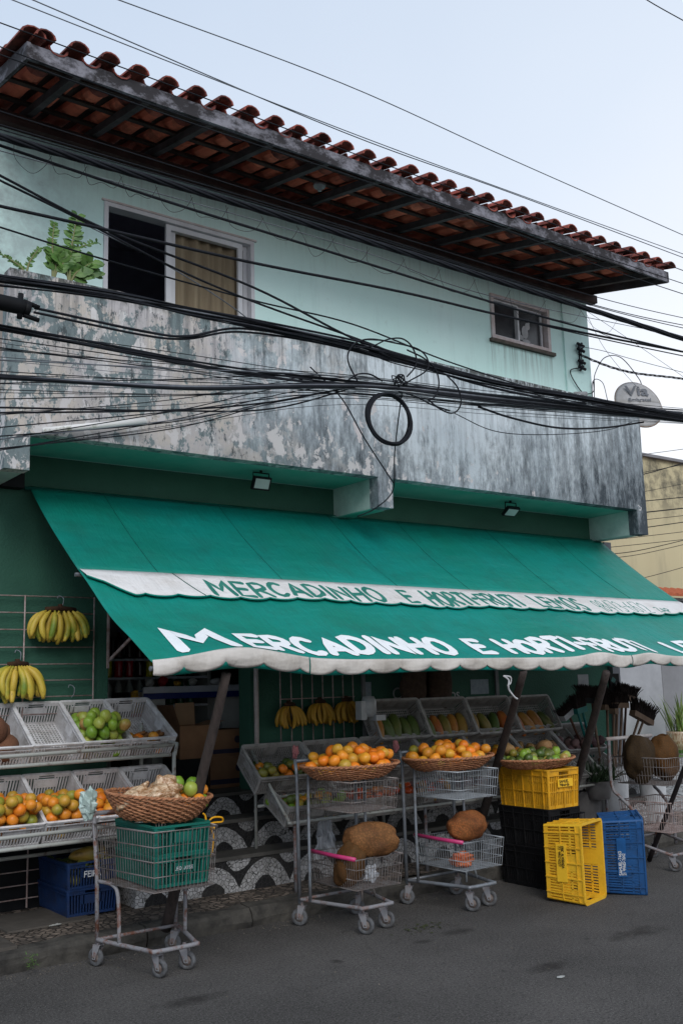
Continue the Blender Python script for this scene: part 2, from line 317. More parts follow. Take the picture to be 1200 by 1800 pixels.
    # fruit
    def fruit(name, stops, rough=0.45, pit=60, spot=None, st=0.15):
        k = Mt(name, rough, 0.45)
        oi = k.n('ShaderNodeObjectInfo')
        f = k.math('ADD', oi.outputs['Random'], k.math('MULTIPLY_ADD', k.noise(9, 3), 0.5, -0.25))
        c = k.ramp(f, *stops)
        if spot: c = k.mix(k.ramp(k.noise(spot[1], 5, 0.7), (spot[2], 0.0), (spot[2]+0.10, 0.8)), c, spot[0])
        k.col(c); k.bump(k.vor(pit), st, 0.004); k.b.inputs['Subsurface Weight'].default_value = 0.0
        return k.m
    M['orange'] = fruit('orange_peel', ((0.0, (0.72, 0.19, 0.012)), (0.45, (0.66, 0.24, 0.02)), (0.75, (0.46, 0.27, 0.03)), (1.0, (0.22, 0.25, 0.03))), spot=((0.12, 0.07, 0.02), 14, 0.60))
    M['mandarin'] = fruit('mandarin_peel', ((0.0, (0.80, 0.20, 0.012)), (0.5, (0.74, 0.27, 0.02)), (0.8, (0.62, 0.33, 0.03)), (1.0, (0.36, 0.30, 0.04))), spot=((0.25, 0.12, 0.02), 14, 0.64))
    M['lime'] = fruit('green_mango_skin', ((0.0, (0.13, 0.25, 0.02)), (0.4, (0.20, 0.33, 0.035)), (0.8, (0.32, 0.35, 0.06)), (1.0, (0.36, 0.20, 0.06))), 0.4, 40, ((0.10, 0.07, 0.02), 16, 0.62))
    M['greenfruit'] = fruit('dark_green_peel', ((0.0, (0.05, 0.09, 0.015)), (0.5, (0.11, 0.13, 0.03)), (0.8, (0.22, 0.20, 0.03)), (1.0, (0.28, 0.18, 0.03))), 0.4, 50)
    M['tomato'] = fruit('tomato_skin', ((0.0, (0.50, 0.055, 0.012)), (0.6, (0.42, 0.09, 0.02)), (1.0, (0.40, 0.18, 0.03))), 0.3, 20, None, 0.03)
    M['potato'] = fruit('potato_skin', ((0.0, (0.28, 0.15, 0.06)), (0.6, (0.33, 0.20, 0.08)), (1.0, (0.38, 0.22, 0.06))), 0.7, 30, ((0.12, 0.06, 0.02), 18, 0.58))
    M['beet'] = fruit('dusty_purple_root', ((0.0, (0.09, 0.05, 0.055)), (0.6, (0.14, 0.08, 0.08)), (1.0, (0.17, 0.10, 0.08))), 0.8, 30)
    M['papaya'] = fruit('papaya_skin', ((0.0, (0.05, 0.10, 0.02)), (0.35, (0.10, 0.13, 0.03)), (0.6, (0.28, 0.17, 0.03)), (0.85, (0.38, 0.16, 0.03)), (1.0, (0.36, 0.09, 0.02))), 0.45, 30, ((0.10, 0.07, 0.02), 9, 0.60))
    M['coconut'] = fruit('brown_coconut_husk', ((0.0, (0.12, 0.05, 0.028)), (1.0, (0.17, 0.075, 0.04))), 0.95, 120, None, 0.8)
    M['aubergine'] = fruit('aubergine_skin', ((0.0, (0.03, 0.012, 0.016)), (1.0, (0.045, 0.02, 0.02))), 0.3, 20, None, 0.02)
    M['carrot'] = fruit('brown_root_skin', ((0.0, (0.17, 0.07, 0.02)), (1.0, (0.24, 0.11, 0.04))), 0.8, 30)
    def jack(name, a, b, blot):
        k = Mt(name, 0.75, 0.15)
        n1 = k.noise(7, 5, 0.65)
        c = k.mix(k.ramp(n1, (0.35, 0.0), (0.7, 1.0)), a, b)
        c = k.mix(k.ramp(k.noise(3.2, 4), (0.55, 0.0), (0.72, 0.75)), c, blot)
        vv = k.vor(75); c = k.mix(k.ramp(vv, (0.1, 0.0), (0.65, 0.55)), c, (0.05, 0.03, 0.012))
        k.col(c); k.bump(k.ramp(vv, (0.0, 1.0), (0.6, 0.0)), 0.35, 0.004); return k.m
    M['jack'] = jack('jackfruit_rind', (0.26, 0.115, 0.042), (0.17, 0.066, 0.026), (0.075, 0.035, 0.020))
    M['jack_red'] = jack('reddish_jackfruit_rind', (0.30, 0.10, 0.03), (0.22, 0.065, 0.022), (0.09, 0.03, 0.015))
    M['jack_dark'] = jack('dark_jackfruit_rind', (0.028, 0.018, 0.011), (0.018, 0.012, 0.008), (0.010, 0.007, 0.005))
    M['jack_mid'] = jack('brown_jackfruit_rind', (0.11, 0.048, 0.014), (0.08, 0.033, 0.011), (0.04, 0.018, 0.008))
    k = Mt('banana_skin', 0.5, 0.4); oi = k.n('ShaderNodeObjectInfo'); n1 = k.math('ADD', k.noise(10, 3), k.math('MULTIPLY_ADD', oi.outputs['Random'], 0.45, -0.14))
    c = k.ramp(n1, (0.30, (0.16, 0.24, 0.03)), (0.50, (0.52, 0.40, 0.05)), (0.75, (0.55, 0.38, 0.06)))
    c = k.mix(k.ramp(k.noise(45, 5, 0.7), (0.60, 0.0), (0.68, 0.85)), c, (0.07, 0.035, 0.015)); k.col(c); M['banana'] = k.m
    k = Mt('ripe_banana_skin', 0.5, 0.4)
    c = k.ramp(k.noise(10, 3), (0.3, (0.40, 0.24, 0.02)), (0.7, (0.44, 0.22, 0.025)))
    c = k.mix(k.ramp(k.noise(45, 5, 0.7), (0.58, 0.0), (0.68, 0.85)), c, (0.08, 0.04, 0.015)); k.col(c); M['banana_ripe'] = k.m
    M['stem'] = simple('banana_stalk', (0.06, 0.03, 0.015), (0.02, 0.01, 0.008), 0.9, bump=0.6)
    # woven
    k = Mt('wicker', 0.75)
    c = k.mix(k.ramp(k.noise(26, 5, 0.7, k.vec((1, 1, 2.2))), (0.3, 0.0), (0.7, 1.0)), (0.48, 0.225, 0.115), (0.20, 0.08, 0.04)); k.col(c); k.bump(k.noise(90, 4), 0.5); M['wicker'] = k.m
    k = Mt('weathered_timber_prop', 0.9)
    c = k.mix(k.ramp(k.noise(6, 7, 0.7, k.vec((4, 4, 0.6))), (0.35, 0.0), (0.7, 1.0)), (0.065, 0.050, 0.045), (0.025, 0.020, 0.019)); k.col(c); k.bump(k.noise(12, 6, 0.7, k.vec((5, 5, 0.5))), 0.6); M['prop'] = k.m
    M['rod'] = simple('black_rusted_prop', (0.03, 0.025, 0.028), (0.015, 0.012, 0.012), 0.7, bump=0.3)
    M['cable'] = simple('black_cable_sheath', (0.013, 0.015, 0.020), (0.007, 0.008, 0.011), 0.7, 0.15)
    M['cable_grey'] = simple('faded_grey_cable', (0.15, 0.165, 0.19), (0.08, 0.09, 0.105), 0.6)
    M['cable_red'] = simple('rusty_red_wire', (0.16, 0.045, 0.035), (0.07, 0.03, 0.025), 0.6)
    M['blackpl'] = simple('black_plastic', (0.010, 0.011, 0.013), rough=0.6, spec=0.12)
    M['lens'] = simple('frosted_lamp_glass', (0.42, 0.50, 0.48), (0.35, 0.43, 0.41), 0.25, 0.5)
    M['dish'] = simple('grimy_satellite_dish', (0.42, 0.42, 0.43), (0.28, 0.27, 0.26), 0.6, scale=5)
    M['rim'] = simple('rusty_dish_rim', (0.30, 0.22, 0.16), (0.14, 0.08, 0.05), 0.7, scale=20)
    M['dishink'] = simple('faded_dish_print', (0.16, 0.17, 0.19), rough=0.7)
    k = Mt('mouldy_white_tube', 0.5)
    X, Y, Z = k.xyz('Normal')
    k.col(k.mix(k.ramp(k.noise(9, 6, 0.7), (0.56, 0.0), (0.68, 0.9)), (0.80, 0.80, 0.78), (0.20, 0.21, 0.13))); M['tube'] = k.m
    def leafm(name, a, b):
        k = Mt(name, 0.5, 0.4); k.col(k.mix(k.ramp(k.noise(12, 3), (0.3, 0.0), (0.7, 1.0)), a, b))
        k.b.inputs['Transmission Weight'].default_value = 0.0; return k.m
    M['leaf'] = leafm('glossy_green_leaf', (0.035, 0.10, 0.02), (0.10, 0.20, 0.035))
    M['leafdark'] = leafm('dark_green_leaf', (0.012, 0.03, 0.014), (0.03, 0.055, 0.022))
    M['sword'] = leafm('sword_leaf', (0.06, 0.13, 0.03), (0.17, 0.20, 0.05))
    M['twig'] = simple('green_brown_stalk', (0.22, 0.25, 0.12), (0.14, 0.12, 0.06), 0.8)
    k = Mt('glazed_planter', 0.35, 0.5)
    c = k.mix(k.ramp(k.noise(5, 5, 0.7, k.vec((6, 6, 0.8))), (0.42, 0.0), (0.6, 1.0)), (0.45, 0.38, 0.28), (0.20, 0.09, 0.04)); k.col(c); M['planter'] = k.m
    M['bristle'] = simple('dark_brown_bristles', (0.022, 0.014, 0.013), (0.010, 0.007, 0.007), 0.9, scale=60)
    M['broomwood'] = simple('raw_broom_wood', (0.20, 0.135, 0.095), (0.12, 0.075, 0.05), 0.7, scale=10)
    M['brownwood'] = simple('brown_handle_wood', (0.10, 0.045, 0.03), (0.06, 0.03, 0.02), 0.6)
    M['tealpl'] = simple('teal_plastic', (0.006, 0.13, 0.12), (0.005, 0.09, 0.085), 0.4)
    M['brightw'] = simple('whitish_label_plastic', (0.40, 0.41, 0.43), rough=0.6)
    M['bucket'] = simple('white_bucket_plastic', (0.50, 0.51, 0.53), (0.38, 0.38, 0.39), 0.5)
    M['greybucket'] = simple('grey_bucket_plastic', (0.12, 0.115, 0.115), (0.08, 0.075, 0.075), 0.6)
    M['card'] = simple('brown_cardboard', (0.22, 0.125, 0.07), (0.15, 0.08, 0.045), 0.9, scale=4)
    M['cardin'] = simple('pale_cardboard_edge', (0.32, 0.21, 0.13), (0.24, 0.15, 0.09), 0.9, scale=4)
    M['cardink'] = simple('carton_ink', (0.03, 0.03, 0.06), rough=0.9)
    M['floor'] = simple('shop_floor', (0.16, 0.15, 0.14), (0.09, 0.085, 0.08), 0.6, scale=3)
    M['shopwall'] = simple('shop_inner_wall', (0.30, 0.32, 0.32), (0.2, 0.22, 0.22), 0.8, scale=2)
    M['fridgewhite'] = simple('white_enamel', (0.42, 0.45, 0.44), (0.33, 0.35, 0.35), 0.4, 0.5)
    M['fridgeglass'] = simple('steel_counter_lip', (0.45, 0.49, 0.55), (0.36, 0.40, 0.46), 0.25, 0.5)
    M['bluestripe'] = simple('blue_stripe', (0.012, 0.03, 0.18), rough=0.4)
    M['redshelf'] = simple('red_shelf', (0.34, 0.012, 0.022), (0.25, 0.01, 0.02), 0.5)
    M['snack'] = simple('yellow_snack_bag', (0.60, 0.36, 0.02), (0.20, 0.12, 0.05), 0.35, scale=30)
    M['snackblue'] = simple('blue_snack_bag', (0.03, 0.10, 0.30), (0.2, 0.25, 0.3), 0.35, scale=30)
    for nme, c in (('yellow', (0.62, 0.60, 0.02)), ('red', (0.50, 0.012, 0.03)), ('dark', (0.03, 0.01, 0.012)), ('clear', (0.34, 0.37, 0.38)), ('green', (0.01, 0.10, 0.045))):
        M['drink_'+nme] = simple('drink_'+nme, c, rough=0.15, spec=0.6)
    M['cap'] = simple('bottle_cap', (0.12, 0.16, 0.28), rough=0.4)
    M['darksign'] = simple('dark_fascia_sign', (0.012, 0.02, 0.026), (0.02, 0.028, 0.034), 0.35, 0.5)
    M['signframe'] = simple('grey_sign_frame', (0.20, 0.21, 0.22), rough=0.5)
    M['paper'] = simple('pale_paper', (0.32, 0.38, 0.42), (0.22, 0.27, 0.32), 0.8, scale=20)
    M['signtext'] = simple('white_sign_letters', (0.45, 0.47, 0.48), rough=0.5)
    M['burlap'] = simple('brown_burlap', (0.085, 0.055, 0.04), (0.045, 0.03, 0.022), 0.95, scale=30, bump=0.8, bscale=150)
    k = Mt('clear_plastic_bag', 0.2, 0.6); k.col((0.52, 0.55, 0.60)); k.b.inputs['Alpha'].default_value = 0.45; M['plasticbag'] = k.m
    k = Mt('pale_green_plastic_bag', 0.4, 0.5); k.col(k.mix(k.noise(12), (0.30, 0.42, 0.38), (0.50, 0.60, 0.58))); M['greenbag'] = k.m
    k = Mt('bagged_cassava', 0.25, 0.6)
    k.col(k.mix(k.ramp(k.noise(22, 6, 0.75, None, 1.0), (0.38, 0.0), (0.58, 1.0)), (0.66, 0.50, 0.34), (0.28, 0.14, 0.06))); k.bump(k.noise(40, 5), 0.6); M['cassava'] = k.m
    M['ribbon'] = simple('yellow_ribbon', (0.75, 0.36, 0.01), rough=0.4)
    M['pinkrag'] = simple('pinkish_bundle', (0.32, 0.13, 0.13), (0.2, 0.07, 0.08), 0.8)
    M['dispenser'] = simple('white_scale_housing', (0.40, 0.42, 0.44), (0.30, 0.32, 0.33), 0.3, 0.5)
    k = Mt('stained_yellow_render', 0.85)
    c = k.mix(k.ramp(k.noise(0.35, 5, 0.6), (0.3, 0.0), (0.7, 1.0)), (0.52, 0.46, 0.29), (0.44, 0.38, 0.24))
    c = k.mix(k.ramp(k.noise(0.8, 7, 0.7, k.vec((1.2, 1.2, 0.2))), (0.56, 0.0), (0.75, 0.6)), c, (0.27, 0.24, 0.17))
    X, Y, Z = k.xyz()
    c = k.mix(k.math('MULTIPLY', k.ramp(k.math('SUBTRACT', Z, 5.0), (0.0, 0.0), (1.0, 0.9)), k.ramp(k.noise(2.2, 6, 0.7), (0.42, 0.0), (0.6, 1.0))), c, (0.12, 0.11, 0.08))
    k.col(c); M['yellowwall'] = k.m
    k = Mt('patchy_white_wall', 0.85)
    c = k.mix(k.ramp(k.noise(0.8, 6, 0.65), (0.4, 0.0), (0.6, 1.0)), (0.33, 0.335, 0.36), (0.25, 0.255, 0.27)); k.col(c); M['whitewall'] = k.m
    M['greywall'] = simple('grey_render', (0.22, 0.22, 0.235), (0.17, 0.17, 0.18), 0.85, scale=1.5)
    M['beigewall'] = simple('old_beige_render', (0.40, 0.33, 0.28), (0.30, 0.25, 0.22), 0.85, scale=2)
    M['grass'] = simple('kerb_grass', (0.06, 0.14, 0.03), (0.09, 0.18, 0.04), 0.8)
    M['litter'] = simple('litter', (0.45, 0.46, 0.44), rough=0.7)
    M['peel'] = simple('trodden_leaf', (0.05, 0.06, 0.025), rough=0.9)
mk()
M = MAT
# ------------------------------------------------------------------ mesh helpers
class MB:
    def __init__(s): s.v = []; s.f = []
    def add(s, vs, fs):
        o = len(s.v); s.v += [tuple(p) for p in vs]; s.f += [tuple(i+o for i in f) for f in fs]; return s
    def box(s, x0, x1, y0, y1, z0, z1):
        return s.add([(x0,y0,z0),(x1,y0,z0),(x1,y1,z0),(x0,y1,z0),(x0,y0,z1),(x1,y0,z1),(x1,y1,z1),(x0,y1,z1)],
                     [(0,3,2,1),(4,5,6,7),(0,1,5,4),(1,2,6,5),(2,3,7,6),(3,0,4,7)])
    def tube(s, pts, r, n=6, closed=False, r2=None, cap=True):
        pts = [Vector(p) for p in pts]; N = len(pts); vs = []; fs = []
        prev = None
        for i, p in enumerate(pts):
            a = pts[i-1] if (i > 0 or closed) else p; b = pts[(i+1) % N] if (i < N-1 or closed) else p
            t = (b-a)
            t = t.normalized() if t.length > 1e-9 else Vector((0, 0, 1))
            if prev is None:
                u = t.cross(Vector((0, 0, 1)))
                if u.length < 0.05: u = t.cross(Vector((0, 1, 0)))
            else: u = prev - t*prev.dot(t)
            u.normalize(); prev = u; w = t.cross(u)
            rr = r if r2 is None else r + (r2-r)*i/max(1, N-1)
            if callable(r): rr = r(i/max(1, N-1))
            for k in range(n):
                an = 2*math.pi*k/n; vs.append(p+u*(math.cos(an)*rr)+w*(math.sin(an)*rr))
        for i in range(N if closed else N-1):
            j = (i+1) % N
            for k in range(n): fs.append((i*n+k, i*n+(k+1) % n, j*n+(k+1) % n, j*n+k))
        if not closed and cap: fs.append(tuple(range(n-1, -1, -1))); fs.append(tuple((N-1)*n+k for k in range(n)))
        return s.add(vs, fs)
    def grid(s, fn, nu, nv, closed=False):
        vs = [fn(i/nu, j/nv) for j in range(nv+1) for i in range(nu+1)]
        fs = [(j*(nu+1)+i, j*(nu+1)+i+1, (j+1)*(nu+1)+i+1, (j+1)*(nu+1)+i) for j in range(nv) for i in range(nu)]
        return s.add(vs, fs)
    def sheet(s, fn, nu, nv, th):
        """a sheet with thickness th; fn(u,v)->point; offset along numeric normal"""
        def nrm(u, v):
            e = 1e-3; a = Vector(fn(min(u+e, 1), v))-Vector(fn(max(u-e, 0), v)); b = Vector(fn(u, min(v+e, 1)))-Vector(fn(u, max(v-e, 0)))
            n = a.cross(b); return n.normalized() if n.length > 1e-12 else Vector((0, 0, 1))
        A = []; B = []
        for j in range(nv+1):
            for i in range(nu+1):
                u, v = i/nu, j/nv; p = Vector(fn(u, v)); n = nrm(u, v)
                A.append(p); B.append(p-n*th)
        K = (nu+1)*(nv+1); fs = []
        for j in range(nv):
            for i in range(nu):
                a = j*(nu+1)+i; q = (a, a+1, a+nu+2, a+nu+1); fs.append(q); fs.append(tuple(x+K for x in reversed(q)))
        for i in range(nu):
            fs.append((i, i+K, i+1+K, i+1)); a = nv*(nu+1)+i; fs.append((a+1, a+1+K, a+K, a))
        for j in range(nv):
            a = j*(nu+1); b = a+nu+1; fs.append((b, b+K, a+K, a)); a += nu; b += nu; fs.append((a, a+K, b+K, b))
        return s.add(A+B, fs)
    def lathe(s, prof, n=24, sx=1.0, sy=1.0, center=(0, 0, 0), closed_ends=True):
        vs = []; fs = []
        for (r, z) in prof:
            for k in range(n):
                a = 2*math.pi*k/n; vs.append((center[0]+r*math.cos(a)*sx, center[1]+r*math.sin(a)*sy, center[2]+z))
        for i in range(len(prof)-1):
            for k in range(n): fs.append((i*n+k, i*n+(k+1) % n, (i+1)*n+(k+1) % n, (i+1)*n+k))
        if closed_ends: fs.append(tuple(range(n-1, -1, -1))); fs.append(tuple((len(prof)-1)*n+k for k in range(n)))
        return s.add(vs, fs)
    def cells(s, us, vs_, solid, P, d):
        """wall of cells: us, vs_ grid lines, solid(i,j), P(u,v)->Vector front point, d depth vector"""
        nu, nv = len(us)-1, len(vs_)-1; V = []; Fc = []; idx = {}
        def vid(i, j, b):
            if (i, j, b) not in idx:
                idx[(i, j, b)] = len(V); p = Vector(P(us[i], vs_[j])); V.append(p+d if b else p)
            return idx[(i, j, b)]
        S = [[solid(i, j) for j in range(nv)] for i in range(nu)]
        g = lambda i, j: 0 <= i < nu and 0 <= j < nv and S[i][j]
        for i in range(nu):
            for j in range(nv):
                if not S[i][j]: continue
                Fc.append((vid(i,j,0), vid(i+1,j,0), vid(i+1,j+1,0), vid(i,j+1,0)))
                Fc.append((vid(i,j+1,1), vid(i+1,j+1,1), vid(i+1,j,1), vid(i,j,1)))
                if not g(i-1, j): Fc.append((vid(i,j,0), vid(i,j+1,0), vid(i,j+1,1), vid(i,j,1)))
                if not g(i+1, j): Fc.append((vid(i+1,j+1,0), vid(i+1,j,0), vid(i+1,j,1), vid(i+1,j+1,1)))
                if not g(i, j-1): Fc.append((vid(i+1,j,0), vid(i,j,0), vid(i,j,1), vid(i+1,j,1)))
                if not g(i, j+1): Fc.append((vid(i,j+1,0), vid(i+1,j+1,0), vid(i+1,j+1,1), vid(i,j+1,1)))
        return s.add(V, Fc)
    def xf(s, mat):
        s.v = [tuple(mat @ Vector(p)) for p in s.v]; return s
    def mesh(s, name, mat, smooth=False):
        me = bpy.data.meshes.new(name); me.from_pydata(s.v, [], s.f)
        if mat: me.materials.append(mat)
        if smooth: me.polygons.foreach_set('use_smooth', [True]*len(me.polygons))
        me.update(); return me
    def build(s, name, mat, parent=None, smooth=False, loc=None):
        o = bpy.data.objects.new(name, s.mesh(name, mat, smooth)); sc.collection.objects.link(o)
        if parent: o.parent = parent
        if loc is not None: o.location = loc
        return o
def tag(o, label, cat, group=None):
    o['label'] = label; o['category'] = cat
    if group: o['group'] = group
    return o
def thing(name, label, cat, loc=(0, 0, 0), group=None, rz=0.0):
    o = bpy.data.objects.new(name, None); sc.collection.objects.link(o); o.location = loc; o.rotation_euler = (0, 0, rz)
    o.empty_display_size = 0.1
    return tag(o, label, cat, group)
def struct(o): o['kind'] = 'structure'; return o
def copy_tree(o, label=None, group=None, mat=None):
    def rec(q, par):
        c = q.copy(); sc.collection.objects.link(c); c.parent = par
        for ch in q.children: rec(ch, c)
        return c
    c = rec(o, None)
    if label: c['label'] = label
    if group: c['group'] = group
    if mat is not None: c.matrix_world = mat
    return c
def smoothpts(pts, n=8):
    pts = [Vector(p) for p in pts]; outp = []
    P = [pts[0]*2-pts[1]]+pts+[pts[-1]*2-pts[-2]]
    for i in range(1, len(P)-2):
        for k in range(n):
            t = k/n; a, b, c, d = P[i-1:i+3]
            outp.append(0.5*((2*b)+(c-a)*t+(2*a-5*b+4*c-d)*t*t+(3*b-a-3*c+d)*t**3))
    outp.append(pts[-1]); return outp
# ------------------------------------------------------------------ stroke lettering
def arc(cx, cy, rx, ry, a0, a1, n=8):
    return [(cx+rx*math.cos(R(a0+(a1-a0)*i/n)), cy+ry*math.sin(R(a0+(a1-a0)*i/n))) for i in range(n+1)]
G = {
 'M': (.95, [[(0,0),(.10,1),(.46,.38),(.82,1),(.95,0)]]), 'E': (.58, [[(.58,.97),(.03,1),(0,0),(.6,.03)], [(0,.52),(.5,.54)]]),
 'R': (.66, [[(0,0),(.02,1)]+arc(.30,.74,.33,.26,90,-90,6)+[(.06,.46)], [(.28,.46),(.68,0)]]),
 'C': (.66, [arc(.36,.5,.36,.5,48,312,10)]), 'A': (.74, [[(0,0),(.38,1),(.76,0)], [(.16,.34),(.60,.34)]]),
 'D': (.68, [[(0,0),(0,1)]+arc(.16,.5,.50,.5,90,-90,8)+[(0,0)]]), 'I': (.12, [[(.06,0),(.06,1)]]),
 'N': (.70, [[(0,0),(.02,1),(.66,0),(.70,1)]]), 'H': (.68, [[(0,0),(.02,1)], [(.66,0),(.68,1)], [(0,.5),(.66,.54)]]),
 'O': (.74, [arc(.37,.5,.37,.5,90,450,12)]), 'T': (.66, [[(0,.97),(.66,1)], [(.33,0),(.33,1)]]), '-': (.36, [[(.02,.48),(.34,.48)]]),
 'F': (.58, [[(.58,1),(.02,1),(0,0)], [(0,.52),(.48,.54)]]), 'U': (.68, [[(0,1),(0,.35)]+arc(.33,.34,.33,.34,180,360,6)+[(.68,1)]]),
 'L': (.52, [[(0,1),(0,.03),(.54,0)]]), 'S': (.60, [arc(.30,.75,.27,.25,40,270,7)+arc(.29,.25,.30,.25,90,-140,7)]),
 'V': (.66, [[(0,1),(.33,0),(.66,1)]]), 'Z': (.6, [[(0,1),(.6,1),(0,0),(.6,0)]]), 'P': (.6, [[(0,0),(0,1)]+arc(.26,.74,.33,.26,90,-90,6)+[(0,.48)]]),
 'J': (.45, [[(.42,1),(.42,.3)]+arc(.22,.24,.20,.24,0,-170,6)]), '0': (.6, [arc(.3,.5,.3,.5,90,450,12)]), '1': (.3, [[(.02,.8),(.2,1),(.2,0)]]), '2': (.58, [arc(.28,.72,.28,.28,170,-30,7)+[(0,0),(.6,.02)]]),
 '3': (.56, [arc(.25,.75,.27,.25,140,-90,7)+arc(.25,.25,.30,.25,90,-140,7)]), '4': (.6, [[(.45,0),(.45,1),(0,.3),(.62,.3)]]),
 '5': (.56, [[(.54,1),(.05,1),(.02,.55)]+arc(.24,.30,.30,.30,100,-150,7)]), '6': (.6, [[(.5,.98),(.12,.6)]+arc(.3,.28,.28,.28,150,510,10)]),
 '7': (.56, [[(0,1),(.56,1),(.18,0)]]), '8': (.58, [arc(.29,.76,.24,.24,90,450,8), arc(.29,.26,.29,.26,90,450,8)]),
 '9': (.6, [arc(.3,.72,.28,.28,0,360,10)+[(.5,.0)]]), ' ': (.42, []), 'a': (.5, [arc(.25,.3,.25,.3,0,360,10), [(.5,.6),(.5,0)]]),
 'i': (.1, [[(.05,0),(.05,.6)], [(.05,.8),(.05,.86)]]), 'l': (.1, [[(.05,0),(.05,1)]]), 'o': (.52, [arc(.26,.3,.26,.3,0,360,10)]),
 's': (.42, [arc(.21,.45,.19,.15,40,270,6)+arc(.21,.15,.2,.15,90,-140,6)]), 'd': (.52, [arc(.26,.3,.26,.3,0,360,10), [(.52,1),(.52,0)]]),
}
def lettering(text, mapf, h, wfac, r, gap=0.22, flat=0.12, jitter=0.0, shear=0.0, rnd=None, big=None):
    """mapf(x, y)-> (point, sidebasis x, up basis, normal) ; x,y metres from text start"""
    mb = MB(); x = 0.0; rnd = rnd or random.Random(5)
    for ci, ch in enumerate(text):
        w, strokes = G[ch]; hh = h*(big if (big and ci == 0) else 1.0); yo = h-hh if (big and ci == 0) else 0
        jy = rnd.uniform(-jitter, jitter)*h; js = 1+rnd.uniform(-jitter, jitter)
        for st in strokes:
            pts = []
            for (a, b) in zip(st[:-1], st[1:]):
                n = max(1, int(math.hypot((b[0]-a[0]), (b[1]-a[1]))/0.34))
                for k in range(n): pts.append((a[0]+(b[0]-a[0])*k/n, a[1]+(b[1]-a[1])*k/n))
            pts.append(st[-1])
            Q = []
            for (px, py) in pts: Q.append((x+px*h*wfac+shear*py*hh, yo*0.6+jy+py*hh*js))
            # extend round ends
            e0 = Vector(Q[0])-Vector(Q[1]); e1 = Vector(Q[-1])-Vector(Q[-2])
            closed = (Vector(Q[0])-Vector(Q[-1])).length < 1e-6
            vs = []; fs = []; n = 8; N = len(Q)
            lo, hi = [], []
            seq = [(Q[i], 1.0) for i in range(N)]
            if not closed:
                a = Vector(Q[0])+e0.normalized()*r*0.75; b = Vector(Q[-1])+e1.normalized()*r*0.75
                seq = [(tuple(a), 0.5)]+seq+[(tuple(b), 0.5)]
            P2 = [Vector(q) for q, _ in seq]
            for i, (q, sc_) in enumerate(seq):
                if closed: a = P2[i-1] if i > 0 else P2[-2]; b = P2[i+1] if i < len(P2)-1 else P2[1]
                else: a = P2[max(0, i-1)]; b = P2[min(len(P2)-1, i+1)]
                t = (b-a).normalized() if (b-a).length > 1e-9 else Vector((1, 0)); nn = Vector((-t.y, t.x))
                for k in range(n):
                    an = 2*math.pi*k/n; rr = r*sc_*(1.12-0.22*abs(t.y))
                    off = nn*(math.cos(an)*rr); p, nv = mapf(q[0]+off.x, q[1]+off.y)
                    vs.append(p+nv*(math.sin(an)*rr*flat))
            L = len(seq)
            for i in range(L-1):
                for k in range(n): fs.append((i*n+k, i*n+(k+1) % n, (i+1)*n+(k+1) % n, (i+1)*n+k))
            fs.append(tuple(range(n-1, -1, -1))); fs.append(tuple((L-1)*n+k for k in range(n)))
            mb.add(vs, fs)
        x += w*h*wfac + gap*h*wfac
    return mb, x
def planemap(o, ux, uy, off=0.0015):
    o = Vector(o); ux = Vector(ux).normalized(); uy = Vector(uy).normalized(); n = ux.cross(uy)
    return lambda a, b: (o+ux*a+uy*b+n*off, n)
# ------------------------------------------------------------------ ground
YK, YW, ZS = 6.05, 7.15, 0.12
mb = MB(); mb.add([(-120,-120,0),(160,-120,0),(160,200,0),(-120,200,0)], [(0,1,2,3)]); struct(mb.build('road', M['asphalt']))
# kerb: rounded stones along the road edge
kb = MB()
def kerbrow(p0, p1, inward, zt=0.125, zb=-0.02):
    p0 = Vector(p0); p1 = Vector(p1); d = (p1-p0); L = d.length; d.normalize(); n = Vector(inward); x = 0; rr = random.Random(2)
    while x < L:
        w = min(rr.uniform(0.75, 1.15), L-x); j = rr.uniform(-0.008, 0.008); zt2 = zt+rr.uniform(-0.008, 0.004)
        prof = [(0.012, zb), (0.0, 0.05), (0.008, zt2-0.03), (0.03, zt2-0.006), (0.06, zt2), (0.15, zt2), (0.15, zb)]
        K = 6; vs = []
        for i in range(K+1):
            q = p0+d*(x+0.006+(w-0.012)*i/K)
            for (a, z) in prof:
                w2 = 0.016*mnoise.noise(Vector((q.x*5, a*20, z*12)))
                vs.append(q+n*(a+j+w2)+Vector((0, 0, z+w2)))
        m_ = len(prof); fs = []
        for i in range(K):
            for k in range(m_-1): fs.append((i*m_+k, i*m_+k+1, (i+1)*m_+k+1, (i+1)*m_+k))
        fs.append(tuple(range(m_))); fs.append(tuple(K*m_+k for k in range(m_-1, -1, -1)))
        kb.add(vs, fs); x += w
kerbrow((-4, YK, 0), (9.3, YK, 0), (0, 1, 0))
kerbrow((9.3, YK+0.1, 0), (9.9, 8.2, 0), (-1, 0.25, 0))
struct(kb.build('kerb', M['kerb']))
mb = MB()
mb.grid(lambda u, v: (-4+13.6*u, YK+0.13+(9.5-YK)*v, ZS+0.006*mnoise.noise(Vector((u*30, v*9, 0)))), 120, 30)
struct(mb.build('sidewalk', M['mosaic']))
mb = MB(); mb.add([(9.75, 6.3, 0.03), (60, 6.3, 0.03), (60, 60, 0.03), (9.75, 60, 0.03)], [(0,1,2,3)])
struct(mb.build('side_street', M['pale_mosaic']))
mb = MB(); mb.box(1.55, 2.13, 5.98+0.14, 6.9, 0.05, 0.134); mb.box(2.2, 2.75, 6.5, 7.0, 0.05, 0.132)
struct(mb.build('sidewalk_patch', M['slab']))
